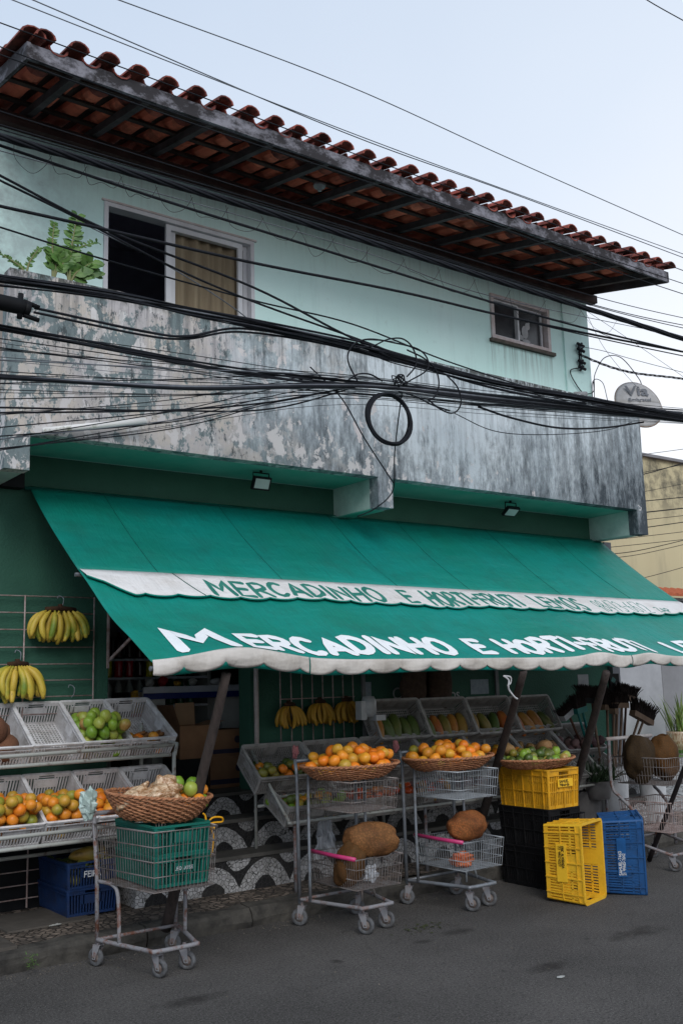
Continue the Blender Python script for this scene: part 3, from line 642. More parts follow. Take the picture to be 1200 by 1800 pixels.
# ------------------------------------------------------------------ house
X0, X1, YB = 2.09, 8.90, 6.50
house = thing('shop_house', 'two storey mint green house over a fruit shop, with tiled roof and mouldy balcony', 'house', (X0, YW, 0))
def hp(mb, name, mat, parent=None, smooth=False):
    """house part: geometry given in world coordinates"""
    par = parent or house
    o = mb.build(name, mat, None, smooth); o.parent = par
    if par is house: o.matrix_parent_inverse = Matrix.Translation(house.location).inverted()
    return o
# ground floor wall, with the doorway and the sign window
gx = [-1.5, 3.12, 4.36, 5.50, 7.22, 8.90]; gz = [0.0, 0.755, 1.05, 2.35, 2.62, 3.31]
def gsol(i, j):
    if i == 1 and j in (1, 2, 3): return False
    return True
hp(MB().cells(gx, gz, gsol, lambda u, v: Vector((u, YW, v)), Vector((0, 0.18, 0))), 'ground_floor_wall', M['green_wall'])
hp(MB().box(-1.5, 3.095, YW-0.012, YW-0.001, 0.10, 0.86), 'wall_shade_band', M['blackpl'])  # near-black band added to the wall, deepens the shade under the left rack
# right pilaster edge at the corner
hp(MB().box(8.90, 9.02, YW-0.06, YW+0.30, 0.12, 3.05), 'corner_pilaster', M['greywall'])
# upper wall
win1 = (3.035, 4.445, 4.30, 5.475); win2 = (7.37, 8.29, 5.13, 5.64)
ux = [X0-0.03, win1[0], win1[1], win2[0], win2[1], 8.93]; uz = [3.31, win1[2], win2[2], win1[3], win2[3], 5.99]
def usol(i, j):
    if i == 1 and 1 <= j <= 2: return False
    if i == 3 and 2 <= j <= 3: return False
    return True
hp(MB().cells(ux, uz, usol, lambda u, v: Vector((u, YW, v)), Vector((0, 0.16, 0))), 'upper_wall', M['mint'])
hp(MB().box(8.51, 8.932, YW-0.022, YW-0.001, 4.3, 5.86), 'wall_pilaster', M['mint'])
hp(MB().box(X0-0.03, X0+0.12, YW+0.16, 12, 0.0, 6.0).box(8.78, 8.93, YW+0.18, 12, 0.0, 6.0).box(X0, 8.9, 11.9, 12, 0, 6.0), 'side_wall', M['beigewall'])
# rooms behind the windows
hp(MB().box(2.4, 8.7, 8.9, 9.0, 3.6, 5.95).box(2.3, 2.4, 7.4, 9, 3.6, 5.95).box(8.65, 8.75, 7.4, 9, 3.6, 5.95).box(5.5, 5.6, 7.4, 8.9, 3.6, 5.9).box(2.2, 8.7, 7.35, 9.0, 5.96, 6.02), 'upstairs_room', M['room'])
# balcony parapet: front slab with real thickness
def par(u, v): return Vector((u, YB, v))
bx = [X0+0.0, X0+0.17, 5.25, 5.41, 8.74, X1]; bz = [3.05, 3.12, 3.31, 4.45]
def bsol(i, j):
    if j == 2: return True
    if i in (0, 2): return j >= 0 if i == 0 else j >= 0
    if i == 4: return True
    return False
mb = MB(); us = sorted(set(bx+[X0+0.2*i for i in range(1, 34)])); vs_ = [3.05, 3.31, 3.6, 3.9, 4.2, 4.45]
def bs2(i, j):
    if j >= 1: return True
    mid = (us[i]+us[i+1])/2
    return mid < X0+0.17 or 5.25 < mid < 5.41 or mid > 8.74
def pf(u, v):
    z = v
    if abs(v-4.45) < 1e-6: z += 0.012*mnoise.noise(Vector((u*3, 0, 0)))
    if abs(v-3.31) < 1e-6: z += 0.006*mnoise.noise(Vector((u*4, 3, 0)))
    return Vector((u, YB+0.004*mnoise.noise(Vector((u*2, v*2, 0))), z))
hp(mb.cells(us, vs_, bs2, pf, Vector((0, 0.12, 0))), 'balcony_parapet', M['plaster'])
hp(MB().box(X0, X0+0.12, YB+0.121, YW, 3.315, 4.44).box(X1-0.12, X1, YB+0.121, YW, 3.315, 4.44), 'balcony_end_wall', M['beigewall'])
hp(MB().box(X0+0.1205, X1-0.1205, YB+0.1205, YW, 3.312, 3.42), 'balcony_slab', M['soffit'])
for (a, b, z) in ((X0+0.003, X0+0.167, 3.055), (5.253, 5.407, 3.055), (8.743, 8.897, 3.055)):
    hp(MB().box(a, b, YB+0.1205, YW+0.02, z, 3.314), 'cantilever_beam', M['beam'])
hp(MB().box(5.20, 5.25, YB+0.6, YW, 3.02, 3.055).box(5.253, 5.407, YB+0.122, YW, 3.046, 3.0545), 'beam_soffit', M['soffit'])
# steps with wave mosaic risers
hp(MB().box(3.10, 8.9, 6.60, 6.86, 0.11, 0.345).box(3.13, 8.9, 6.86, 7.10, 0.11, 0.565).box(3.13, 8.9, 7.10, YW-0.002, 0.11, 0.74), 'step', M['wave'])
hp(MB().box(3.08, 8.9, 6.585, 6.859, 0.346, 0.372).box(3.11, 8.9, 6.845, 7.099, 0.566, 0.592).box(3.12, 8.9, 7.085, YW-0.002, 0.7405, 0.762), 'step_tread', M['tread'])
# shop interior
hp(MB().box(2.25, 8.75, YW+0.181, 11.0, 0.60, 0.758).box(3.12, 4.36, YW-0.001, YW+0.18, 0.70, 0.7595), 'shop_floor', M['floor'])
hp(MB().box(2.25, 8.75, 10.5, 10.6, 0.76, 3.3).box(2.25, 2.35, YW+0.19, 10.5, 0.76, 3.3).box(8.6, 8.7, YW+0.19, 10.5, 0.76, 3.3), 'shop_back_wall', M['shopwall'])
hp(MB().box(2.25, 8.75, YW+0.19, 10.6, 3.3, 3.31), 'shop_ceiling', M['shopwall'])
# windows
def window(name, x0, x1, z0, z1, mat, fr=0.05, yo=-0.012, dep=0.10):
    w = MB().cells([x0, x0+fr, x1-fr, x1], [z0, z0+fr, z1-fr, z1], lambda i, j: not (i == 1 and j == 1), lambda u, v: Vector((u, YW+yo, v)), Vector((0, dep, 0)))
    return hp(w, name, mat)
w1 = window('window', *[win1[0]+0.002, win1[1]-0.002, win1[2]+0.002, win1[3]-0.002], M['alu'], 0.035)
def sash(x0, x1, z0, z1, y, fr, mat, par):
    return hp(MB().cells([x0, x0+fr, x1-fr, x1], [z0, z0+fr, z1-fr, z1], lambda i, j: not (i == 1 and j == 1), lambda u, v: Vector((u, y, v)), Vector((0, 0.025, 0))), 'sash', mat, par)
house_inv = Matrix.Translation(house.location).inverted()
def fixpar(o, par):
    bpy.context.view_layer.update(); o.parent = par; o.matrix_parent_inverse = Matrix.Identity(4); o.matrix_basis = Matrix.Identity(4)
    return o
def sub(mb, name, mat, par, smooth=False):
    # sub-part of a house part whose mesh is already in world coordinates
    o = mb.build(name, mat, None, smooth); o.parent = par; return o
def fr_mb(x0, x1, z0, z1, y, fr, d=0.025):
    return MB().cells([x0, x0+fr, x1-fr, x1], [z0, z0+fr, z1-fr, z1], lambda i, j: not (i == 1 and j == 1), lambda u, v: Vector((u, y, v)), Vector((0, d, 0)))
a0, a1, b0, b1 = win1
sub(fr_mb(3.60, 4.34, b0+0.03, b1-0.04, YW+0.02, 0.045), 'sash', M['alu'], w1)
sub(fr_mb(3.66, 4.405, b0+0.03, b1-0.04, YW+0.052, 0.04), 'sash', M['alu'], w1)
sub(MB().grid(lambda u, v: (3.70+0.66*u, YW+0.10+0.018*math.sin(u*34)+0.01*math.sin(u*11+v), b0+(b1-b0)*v), 90, 4), 'curtain', M['curtain'], w1, True)
sub(MB().box(a0-0.02, a1+0.02, YW-0.02, YW-0.001, b1-0.001, b1+0.014), 'lintel_trim', M['oldframe'], w1)
w2 = window('window', win2[0]+0.002, win2[1]-0.002, win2[2]+0.002, win2[3]-0.002, M['oldframe'], 0.045, -0.02)
a0, a1, b0, b1 = win2
sub(fr_mb(a0+0.045, a0+0.45, b0+0.045, b1-0.045, YW+0.01, 0.022), 'sash', M['alu'], w2)
sub(fr_mb(a0+0.43, a1-0.07, b0+0.045, b1-0.045, YW+0.04, 0.024), 'sash', M['alu'], w2)
sub(MB().box(a0+0.05, a1-0.05, YW+0.058, YW+0.064, b0+0.05, b1-0.05), 'pane', M['pane_lit'], w2)
sub(MB().box(a0-0.03, a1+0.04, YW-0.045, YW-0.001, b0-0.035, b0+0.001), 'window_sill', M['stain_sill'], w2)
# pale sticker cut-out on the right pane
st = MB()
for (cx_, cz_, rx_, rz_) in ((0.585, 0.20, 0.05, 0.075), (0.63, 0.275, 0.038, 0.042), (0.52, 0.13, 0.04, 0.028), (0.50, 0.17, 0.014, 0.04), (0.655, 0.32, 0.010, 0.04), (0.60, 0.10, 0.06, 0.022)):
    n = 14; y = YW+0.0555-cx_*0.001; st.add([(a0+cx_+rx_*math.cos(2*math.pi*k/n), y, b0+cz_+rz_*math.sin(2*math.pi*k/n)) for k in range(n)], [tuple(range(n))])
sub(st, 'sticker', M['brightw'], w2)
# ---- roof
YF, ZF = 6.07, 5.745; SL = 0.205
def zr(y): return ZF+(y-YF)*SL
roof = hp(MB().box(2.04, 9.0, YF+0.03, YF+0.0301, 5.9, 5.9001), 'roof', M['tile'])
tl = MB(); tc_ = MB(); pitch = 0.2285; n_cols = 31
rr = random.Random(4)
def tile(xc, y0, L, r0, r1, up, zoff, mbx):
    n = 6; th = 0.013; vs = []; fs = []
    for e_, (yy, rad) in enumerate(((y0, r0), (y0+L, r1))):
        zc = zr(yy)+zoff
        for shell in (rad, rad-th):
            for k in range(n+1):
                a = math.pi*k/n; s_ = 1 if up else -1
                vs.append((xc+shell*math.cos(a), yy, zc+s_*shell*math.sin(a)*0.80))
    m_ = n+1
    for k in range(n):
        fs += [(k, k+1, 2*m_+k+1, 2*m_+k), (m_+k+1, m_+k, 3*m_+k, 3*m_+k+1), (k+1, k, m_+k, m_+k+1), (2*m_+k, 2*m_+k+1, 3*m_+k+1, 3*m_+k)]
    fs += [(0, 2*m_, 3*m_, m_), (n, m_+n, 3*m_+n, 2*m_+n)]
    mbx.add(vs, fs)
for i in range(n_cols):
    xc = 2.12+i*pitch
    for k in range(12):
        y0 = YF-0.085+k*0.36+rr.uniform(-0.012, 0.012)
        tile(xc+rr.uniform(-.006, .006), y0, 0.42, 0.072, 0.063, True, 0.168+0.004*(k % 2)+rr.uniform(-.006, .006)-(0.0 if k else 0.0), tl)
        if i < n_cols-1: tile(xc+pitch/2+rr.uniform(-.006, .006), y0+(0.03 if k else 0.075), 0.42, 0.073, 0.084, False, 0.152+0.004*(k % 2), tc_ if k else tl)
sub(tl, 'roof_tiles', M['tile'], roof, False); sub(tc_, 'channel_tiles', M['tile_clean'], roof, False)
# gable verge tiles on the left
vg = MB()
for k in range(10):
    tile(2.04, YF-0.07+k*0.36, 0.42, 0.09, 0.08, True, 0.155, vg)
sub(vg, 'verge_tile', M['tile'], roof)
sub(MB().box(2.03, 9.0, YF-0.012, YF+0.012, ZF, ZF+0.115), 'fascia', M['fascia'], roof)
sl_ = MB()
def slopebox(mbx, x0, x1, ya, yb, h, dz=0.0):
    za, zb_ = zr(ya)+dz, zr(yb)+dz
    mbx.add([(x0,ya,za),(x1,ya,za),(x1,yb,zb_),(x0,yb,zb_),(x0,ya,za+h),(x1,ya,za+h),(x1,yb,zb_+h),(x0,yb,zb_+h)],
            [(0,3,2,1),(4,5,6,7),(0,1,5,4),(1,2,6,5),(2,3,7,6),(3,0,4,7)])
bo = MB(); slopebox(bo, 2.015, 2.04, YF-0.013, 11, 0.125); sub(bo, 'bargeboard', M['fascia'], roof)
bo = MB(); slopebox(bo, 8.975, 9.0, YF+0.013, 11, 0.11, -0.004); sub(bo, 'bargeboard', M['rafter'], roof)
for i in range(13):
    x = 2.36+i*0.528
    rb = MB(); slopebox(rb, x, x+0.052, YF+0.013, 7.6, 0.065, 0.004); sub(rb, 'rafter', M['rafter'], roof)
ul = MB(); slopebox(ul, 2.08, 8.95, YF+0.16, 7.6, 0.004, 0.172); sub(ul, 'skylight_block', M['batten'], roof)  # dark sheet added to block sky light leaking between the tiles
bt = MB()
for k in range(4):
    y = YF+0.20+k*0.36; z = zr(y)+0.070; bt.box(2.045, 8.97, y, y+0.045, z, z+0.02)
sub(bt, 'battens', M['batten'], roof)
sub(MB().box(2.04, 9.04, YW-0.10, YW-0.001, 5.845, 5.935), 'wall_plate', M['plate'], roof)
# ------------------------------------------------------------------ awning
awn = thing('awning', 'large green fabric awning lettered in white above the fruit stands', 'awning', (2.48, YW, 3.06))
AXL, AXR = 2.48, 8.87
def prof(t):
    """t in 0..2: 0 wall, 1 middle bar, 2 front bar -> (y, z)"""
    P_ = [(7.13, 3.07), (6.17, 2.355), (5.10, 1.725)]
    i = min(int(t), 1); f = t-i; a, b = P_[i], P_[i+1]
    s = math.sin(math.pi*f)
    return a[0]+(b[0]-a[0])*f, a[1]+(b[1]-a[1])*f-0.030*s
def asurf(x, t):
    y, z = prof(t); u = (x-AXL)
    inner = min(1.0, max(0.0, (x-AXL)/0.4))
    fu = t-int(min(t, 1.999)); s = math.sin(math.pi*min(1, max(0, fu)))
    z += -0.020*math.sin(math.pi*min(1, t))*0 + s*(0.010*math.sin(x*2.9+t*1.3)+0.006*math.sin(x*7.1-t*2))
    if t > 1:
        q = t-1
        # slack creases fanning from the left end and puckers over the front bar
        z += s*0.012*math.sin((x*3.2+q*7.0))*math.exp(-(x-AXL)/1.2)
        puff = math.exp(-((x-3.05)/0.38)**2)*0.075+math.exp(-((x-6.25)/0.22)**2)*0.035+math.exp(-((x-6.85)/0.2)**2)*0.03
        z += puff*max(0, (q-0.62)/0.38)
        z -= 0.020*math.sin(math.pi*min(1, q*1.0))*max(0, math.sin(x*1.9))*0.5
    if t < 1: z += s*(0.018*math.exp(-((x-4.95-0.15*t)/0.035)**2)-0.012*math.exp(-((x-5.03-0.15*t)/0.05)**2)-0.010*math.exp(-((x-7.0)/0.04)**2))
    z += s*0.004*mnoise.noise(Vector((x*4, t*5, 0)))
    z -= 0.045*min(1, t)*max(0, (x-3)/6)*(1 if t <= 1 else max(0, 2-t))
    return Vector((x, y, z))
def apart(mb, name, mat, par=awn, smooth=False):
    o = mb.build(name, mat, None, smooth); o.parent = par
    if par is awn: o.matrix_parent_inverse = Matrix.Translation(awn.location).inverted()
    return o
apart(MB().sheet(lambda u, v: asurf(AXL+(AXR-AXL)*u, v), 150, 16, 0.004), 'upper_canopy', M['awning'], smooth=True)
apart(MB().sheet(lambda u, v: asurf(AXL+(AXR-AXL)*u, 1+v), 220, 30, 0.004), 'lower_canopy', M['awning'], smooth=True)
def anorm(x, t):
    e_ = 0.01; a = asurf(x+e_, t)-asurf(x-e_, t); b = asurf(x, t+e_)-asurf(x, t-e_)
    n = b.cross(a).normalized()
    return n if n.z > 0 else -n
# seams
smb = MB()
for xs in (3.05, 4.05, 5.15, 5.95, 7.1, 8.1):
    sh = 0.0
    pts = [asurf(xs+sh*t, t)+anorm(xs, t)*0.002 for t in [i/12*0.98+0.01 for i in range(13)]]
    smb.tube(pts, 0.005, 4)
apart(smb, 'seam', M['seam'])
# middle valance
def scallop(x, w=0.235, d=0.024, ph=0.0):
    q = ((x-ph) % w)/w; return d*(1-abs(math.sin(math.pi*q))**0.6)
def mval(u, v):
    x = AXL+0.01+(AXR-AXL-0.02)*u
    ln = 0.27-scallop(x)/0.9+0.004*math.sin(x*4)+0.006*math.sin(x*1.3)
    if x < 2.75: ln *= 0.35+0.65*(x-AXL)/0.27
    t = 1.0+ln*v
    return asurf(x, t)+anorm(x, 1.05)*(0.006+0.022*v+0.002*v*math.sin(x*9))
apart(MB().sheet(mval, 420, 5, 0.003), 'middle_valance', M['valance'], smooth=True)
pp = [mval(i/500, 1.0)+Vector((0, -0.002, -0.004)) for i in range(501)]
apart(MB().tube(pp, 0.0055, 5), 'valance_piping', M['awning'])
apart(MB().tube([mval((3.14-AXL+0.10*v/1.0)/(AXR-AXL), v)+Vector((0, -.002, .003)) for v in (0, .25, .5, .75, 1)], 0.004, 5), 'valance_seam', M['seam'])
def map_mid(x0):
    def f(a, b):  # b = distance above the baseline measured down the valance
        x = x0+a; v = 0.90-b/0.30; u = (x-AXL-0.01)/(AXR-AXL-0.02); u = max(0, min(1, u))
        n = anorm(x, 1.05); return mval(u, max(0.0, min(1, v)))+n*0.003, n
    return f
rl = random.Random(8)
for txt, xs, xe in (('MERCADINHO', 3.29, 4.70), ('E', 4.91, 4.99), ('HORTI-FRUTI', 5.15, 6.13), ('LEMOS', 6.33, 6.93), ('98473-6672', 7.10, 7.80), ('ZAP', 7.90, 8.06)):
    xs, xe = 3.345+(xs-3.29)*1.052, 3.345+(xe-3.29)*1.052
    nat = sum(G[c][0] for c in txt)+0.26*(len(txt)-1); hgt = 0.085 if txt == 'ZAP' else 0.195
    wf = (xe-xs)/(nat*hgt)
    t_, _ = lettering(txt, map_mid(xs), hgt, wf, {'9': 0.0078, 'Z': 0.008}.get(txt[0], 0.0205), 0.26, 0.08, 0.05, 0.01, rl)
    apart(t_, 'painted_word', M['paint_green'])
def map_low(x0):
    def f(a, b):
        x = x0+a; t = 1.915-b/1.24; x2 = x
        n = anorm(x2, t); return asurf(x2, t)+n*0.009, n
    return f
rl = random.Random(3)
for txt, xs, xe, hh, bg in (('M', 2.72, 3.07, 0.36, 0), ('ERCADINHO', 3.20, 4.87, 0.255, 0), ('E', 5.10, 5.22, 0.25, 0), ('HORTI-FRUTI', 5.42, 7.08, 0.25, 0), ('LEMOS', 7.45, 8.50, 0.25, 0)):
    nat = sum(G[c][0] for c in txt)+0.26*(len(txt)-1)
    wf = (xe-xs)/(nat*hh)
    t_, _ = lettering(txt, map_low(xs), hh, wf, 0.035 if txt != 'M' else 0.046, 0.26, 0.05, 0.05, -0.02, rl)
    apart(t_, 'painted_word', M['paint_white'])
# front valance: green backing, white scalloped face
def fedge(x): return asurf(x, 2.0)
def fval(dirty, off, drop, x0, x1, scl=True):
    def f(u, v):
        x = x0+(x1-x0)*u; p = fedge(x)
        puff = math.exp(-((x-3.0)/0.40)**2)
        d = drop+0.010*math.sin(x*2.3)+0.02*puff
        if scl: d -= scallop(x, 0.262, 0.036, 0.05)
        else: d -= 0.0
        bulge = 0.006*math.sin(math.pi*v)*(1+2.2*puff)+0.004*math.sin(x*17+v*3)
        return Vector((x, p.y-off-bulge, p.z+0.012-d*v))
    return f
apart(MB().sheet(fval(0, 0.004, 0.090, AXL+0.02, AXR, False), 200, 3, 0.003), 'valance_lining', M['awning'], smooth=True)
apart(MB().sheet(fval(1, 0.014, 0.090, AXL, 3.52), 120, 7, 0.003), 'front_valance', M['valance_dirty'], smooth=True)
apart(MB().sheet(fval(1, 0.014, 0.090, 3.53, 6.62), 260, 6, 0.003), 'front_valance', M['valance_dirty'], smooth=True)
apart(MB().sheet(fval(1, 0.014, 0.090, 6.63, AXR), 200, 6, 0.003), 'front_valance', M['valance_dirty'], smooth=True)
apart(MB().tube([fedge(AXL+(AXR-AXL)*i/60)+Vector((0, 0.02, -0.035)) for i in range(61)], 0.014, 8), 'front_bar', M['galv'])
apart(MB().tube([asurf(x, 1.0)+Vector((0, 0, -0.03)) for x in (AXL-0.02, 4, 6, AXR+0.02)], 0.014, 8), 'middle_bar', M['galv'])
apart(MB().tube([(AXL-0.04, YW-0.04, 3.05), (AXR, YW-0.04, 3.02)], 0.015, 8), 'wall_bar', M['seam'])
apart(MB().box(AXL-0.22, AXL-0.06, YW-0.10, YW-0.001, 3.04, 3.16), 'roller_bracket', M['blackpl'])
for (u0, v0, u1, v1) in ((190, 1163, 222, 1130),):
    q0 = W(u0, v0, y=YW-0.03); q1 = W(u1, v1, y=6.9)
    apart(MB().tube([q0, q1, q1+(q1-q0)*1.2], 0.012, 6).tube([q0+Vector((0, 0, -0.05)), q0+Vector((0, 0, 0.45))], 0.012, 6), 'support_arm', M['grill'])
for xx in (5.6, AXR-0.05):
    apart(MB().tube([(xx, YW-0.02, 1.72), (xx, 6.6, 1.95), (xx, 6.17, asurf(xx, 1).z-0.03)], 0.012, 6), 'support_arm', M['rack'])
# ------------------------------------------------------------------ props holding the awning
def prop(label, base, top, r0, r1, mat, group=None, bark=True, name='awning_prop'):
    base = Vector(base); top = Vector(top); pts = []
    if bark: top = base+(top-base)*1.045
    for i in range(15):
        t = i/14; p = base.lerp(top, t)-base; k = mnoise.noise(Vector((t*3, base.x*3, 0)))
        pts.append(p+Vector((0.014*k, 0.01*k, 0))*(1 if bark else 0.2))
    o = MB().tube(pts, r0, 9, r2=r1).build(name, mat, None, True, base)
    return tag(o, label, 'prop', group)
prop('weathered wooden prop leaning behind the small cart with green crates', (2.99, 5.93, 0.12), (2.99, 5.20, 1.60), 0.036, 0.028, M['prop'])
prop('weathered wooden prop rising between orange basket and yellow crate', W(846, 1440, y=6.25), W(916, 1193, y=5.14), 0.036, 0.027, M['prop'])
prop('dark wooden prop leaning in front of the brooms', W(1005, 1400, y=6.0), W(1062, 1192, y=5.14), 0.036, 0.030, M['prop'])
prop('thin black pole slanting beside the cart of brown jackfruits', W(1140, 1512, z=0.02), W(1215, 1316, y=4.95), 0.021, 0.019, M['rod'], bark=False)
tag(MB().tube([(0, 0, 0), (0, 0.0, 1.6)], 0.02, 10).box(-0.04, 0.04, -0.03, 0.03, 0, 0.006).build('steel_post', M['whitepost'], None, True, (4.39, 7.105, 0.763)), 'white painted steel post between the doorway and hanging bananas', 'post')

# ------------------------------------------------------------------ plastic crates
def crate_meshes(L=0.55, Wd=0.36, H=0.17, full=False):
    """origin at the bottom centre; long side along X"""
    wl = MB(); th = 0.012
    def wall(n_, half, other, axis, sgn, handle):
        # rects in (u,z)
        rects = [(-half, half, H*0.84, H), (-half, half, 0, H*0.10)]
        if full: rects += [(-half, half, H*0.40, H*0.44), (-half, half, H*0.66, H*0.70)]
        lo, hi = H*0.10, H*0.84
        pan_ = half*0.34
        n = int(2*half/0.020); w = 0.0095
        zt = hi
        if handle:
            hz0, hz1 = (H*0.70, H*0.84); rects = [r for r in rects if not (r[2] >= H*0.83)]
            rects += [(-half, half, H*0.93, H), (-half, -0.055, H*0.84, H*0.93), (0.055, half, H*0.84, H*0.93)]
            rects += [(-pan_-0.02, pan_+0.02, H*0.42, H*0.76)]
        else: rects += [(-pan_*0.6, pan_*0.6, H*0.42, H*0.84)]
        for k in range(n+1):
            u = -half+2*half*k/n
            if full and k % 2 and False: continue
            if abs(u) < (pan_ if handle else pan_*0.6) : rects.append((u-w/2, u+w/2, lo, H*0.42))
            else: rects.append((max(-half, u-w/2), min(half, u+w/2), lo, hi))
        for k, (a, b, c, d) in enumerate(rects):
            e_ = 0.0003*(k % 3)
            if axis == 'x': wl.box(a, b, *(sorted((sgn*(other-e_), sgn*(other-th+e_)))), c, d)
            else: wl.box(*(sorted((sgn*(other-e_), sgn*(other-th+e_)))), a, b, c, d)
    wall(0, L/2-0.014, Wd/2-0.002, 'x', 1, False); wall(0, L/2-0.014, Wd/2-0.002, 'x', -1, False)
    wall(0, Wd/2-0.014, L/2-0.002, 'y', 1, True); wall(0, Wd/2-0.014, L/2-0.002, 'y', -1, True)
    # corner posts (rounded)
    for sx in (-1, 1):
        for sy in (-1, 1):
            cxp, cyp = sx*(L/2-0.016), sy*(Wd/2-0.016)
            n = 5; vs = []; 
            for z in (0, H):
                for rad in (0.016, 0.005):
                    for k in range(n+1):
                        a = math.pi/2*k/n; vs.append((cxp+sx*rad*math.cos(a), cyp+sy*rad*math.sin(a), z))
            m_ = n+1; fs = []
            for k in range(n): fs += [(k, k+1, 2*m_+k+1, 2*m_+k), (m_+k+1, m_+k, 3*m_+k, 3*m_+k+1), (2*m_+k, 2*m_+k+1, 3*m_+k+1, 3*m_+k), (k+1, k, m_+k, m_+k+1)]
            fs += [(0, 2*m_, 3*m_, m_), (n, m_+n, 3*m_+n, 2*m_+n)]
            wl.add(vs, fs)
    # base grid
    bs = MB(); nx, ny = 20, 13
    for k in range(nx+1):
        x = -L/2+0.02+(L-0.04)*k/nx; bs.box(x-0.004, x+0.004, -Wd/2+0.014, Wd/2-0.014, 0.002, 0.009)
    for k in range(ny+1):
        y = -Wd/2+0.02+(Wd-0.04)*k/ny; bs.box(-L/2+0.014, L/2-0.014, y-0.004, y+0.004, 0.0035, 0.0105)
    # rim
    rm = MB()
    def ring(z, grow, h, w_):
        n = 5; rad = 0.03; pts = []
        for (sx, sy, a0_) in ((1, 1, 0), (-1, 1, 90), (-1, -1, 180), (1, -1, 270)):
            for k in range(n+1):
                a = R(a0_+90*k/n); pts.append((sx*(L/2-rad)+rad*math.cos(a), sy*(Wd/2-rad)+rad*math.sin(a), math.cos(a), math.sin(a)))
        N = len(pts); vs = []; fs = []
        for (dx, dz) in ((grow, -h), (grow, 0), (grow-w_, 0), (grow-w_, -h)):
            for (x, y, nx_, ny_) in pts: vs.append((x+nx_*dx, y+ny_*dx, z+dz))
        for r_ in range(4):
            q = (r_+1) % 4
            for k in range(N): fs.append((r_*N+k, r_*N+(k+1) % N, q*N+(k+1) % N, q*N+k))
        rm.add(vs, fs)
    ring(H+0.001, 0.006, 0.012, 0.018); ring(H-0.028 if not full else H-0.045, 0.005, 0.006, 0.006)
    if full:
        ring(H*0.45, 0.005, 0.006, 0.006)
        for k in range(5):
            x = -L/2+0.06+(L-0.12)*k/4
            for s_ in (-1, 1): rm.box(x-0.004, x+0.004, *sorted((s_*(Wd/2-0.003), s_*(Wd/2+0.006))), 0.0, H-0.012)
        for k in range(3):
            y = -Wd/2+0.07+(Wd-0.14)*k/2
            for s_ in (-1, 1): rm.box(*sorted((s_*(L/2-0.003), s_*(L/2+0.006))), y-0.004, y+0.004, 0, H*0.7)
    for mbx in (wl, bs, rm):
        mbx.v = [(x*(0.94+0.06*z/H), y*(0.93+0.07*z/H), z) for (x, y, z) in mbx.v]
    return wl, bs, rm
CM = {}
for kind, H_, full in (('low', 0.17, False), ('tall', 0.30, True)):
    for mt in ('crate_white', 'crate_grey', 'crate_yellow', 'crate_ochre', 'crate_blue', 'crate_navy', 'crate_black', 'crate_green'):
        if kind == 'low' and mt in ('crate_yellow', 'crate_blue', 'crate_black', 'crate_ochre'): continue
        if kind == 'tall' and mt in ('crate_white', 'crate_grey', 'crate_green', 'crate_navy'): continue
        CM[(kind, mt)] = crate_meshes(H=H_, full=full)
        CM[(kind, mt)] = [mb_.mesh('crate_'+n_, M[mt]) for mb_, n_ in zip(CM[(kind, mt)], ('wall', 'base', 'rim'))]
def crate(kind, mt, mat4, label, group=None):
    r = thing('plastic_crate', label, 'crate', (0, 0, 0), group)
    for me, n_ in zip(CM[(kind, mt)], ('crate_wall', 'crate_base', 'crate_rim')):
        o = bpy.data.objects.new(n_, me); sc.collection.objects.link(o); o.parent = r
    r.matrix_world = mat4; return r
def frame(o, X, Y, Z):
    m_ = Matrix((X, Y, Z)).transposed().to_4x4(); m_.translation = Vector(o); return m_
def tilt_long(x, y, z, th, H=0.17, L=0.55, jit=0.0):
    """crate whose long axis runs away from the street; front rim centre at x,y,z"""
    c, s_ = math.cos(R(th)), math.sin(R(th)); X = Vector((jit, c, s_)).normalized(); Z = Vector((0, -s_, c)); Y = Z.cross(X).normalized(); Z = X.cross(Y)
    o = Vector((x, y, z)) + X*(L/2) - Z*H
    return frame(o, X, Y, Z)
def tilt_wide(x, y, z, th, H=0.17, Wd=0.36, jit=0.0):
    c, s_ = math.cos(R(th)), math.sin(R(th)); X = Vector((1, jit, jit*0.5)).normalized(); Y = Vector((0, c, s_)); Z = X.cross(Y).normalized(); Y = Z.cross(X)
    o = Vector((x, y, z)) + Y*(Wd/2) - Z*H
    return frame(o, X, Y, Z)
# ------------------------------------------------------------------ fruit
def blob(r, shape, seed, nu=18, nv=12):
    mb = MB(); vs = []; rr = random.Random(seed)
    ax, ay, az, lump, taper = shape
    off = Vector((rr.random()*9, rr.random()*9, rr.random()*9))
    def p(u, v):
        th = 2*math.pi*u; ph = math.pi*v
        d = Vector((math.sin(ph)*math.cos(th), math.sin(ph)*math.sin(th), math.cos(ph)))
        k = 1+lump*mnoise.noise(d*1.6+off)
        q = Vector((d.x*ax, d.y*ay, d.z*az))*r*k
        f = 1+taper*d.z; q.x *= f; q.y *= f
        dim = 0.10*math.exp(-((1-d.z)/0.03)) if lump < 0.2 else 0
        q.z -= dim*r
        return q
    vs = [p(0, 0)]
    for j in range(1, nv):
        for i in range(nu): vs.append(p(i/nu, j/nv))
    vs.append(p(0, 1)); fs = []
    for i in range(nu): fs.append((0, 1+i, 1+(i+1) % nu))
    for j in range(nv-2):
        for i in range(nu): fs.append((1+j*nu+i, 1+(j+1)*nu+i, 1+(j+1)*nu+(i+1) % nu, 1+j*nu+(i+1) % nu))
    b = 1+(nv-2)*nu
    for i in range(nu): fs.append((b+i, len(vs)-1, b+(i+1) % nu))
    return mb.add(vs, fs)
FM = {}
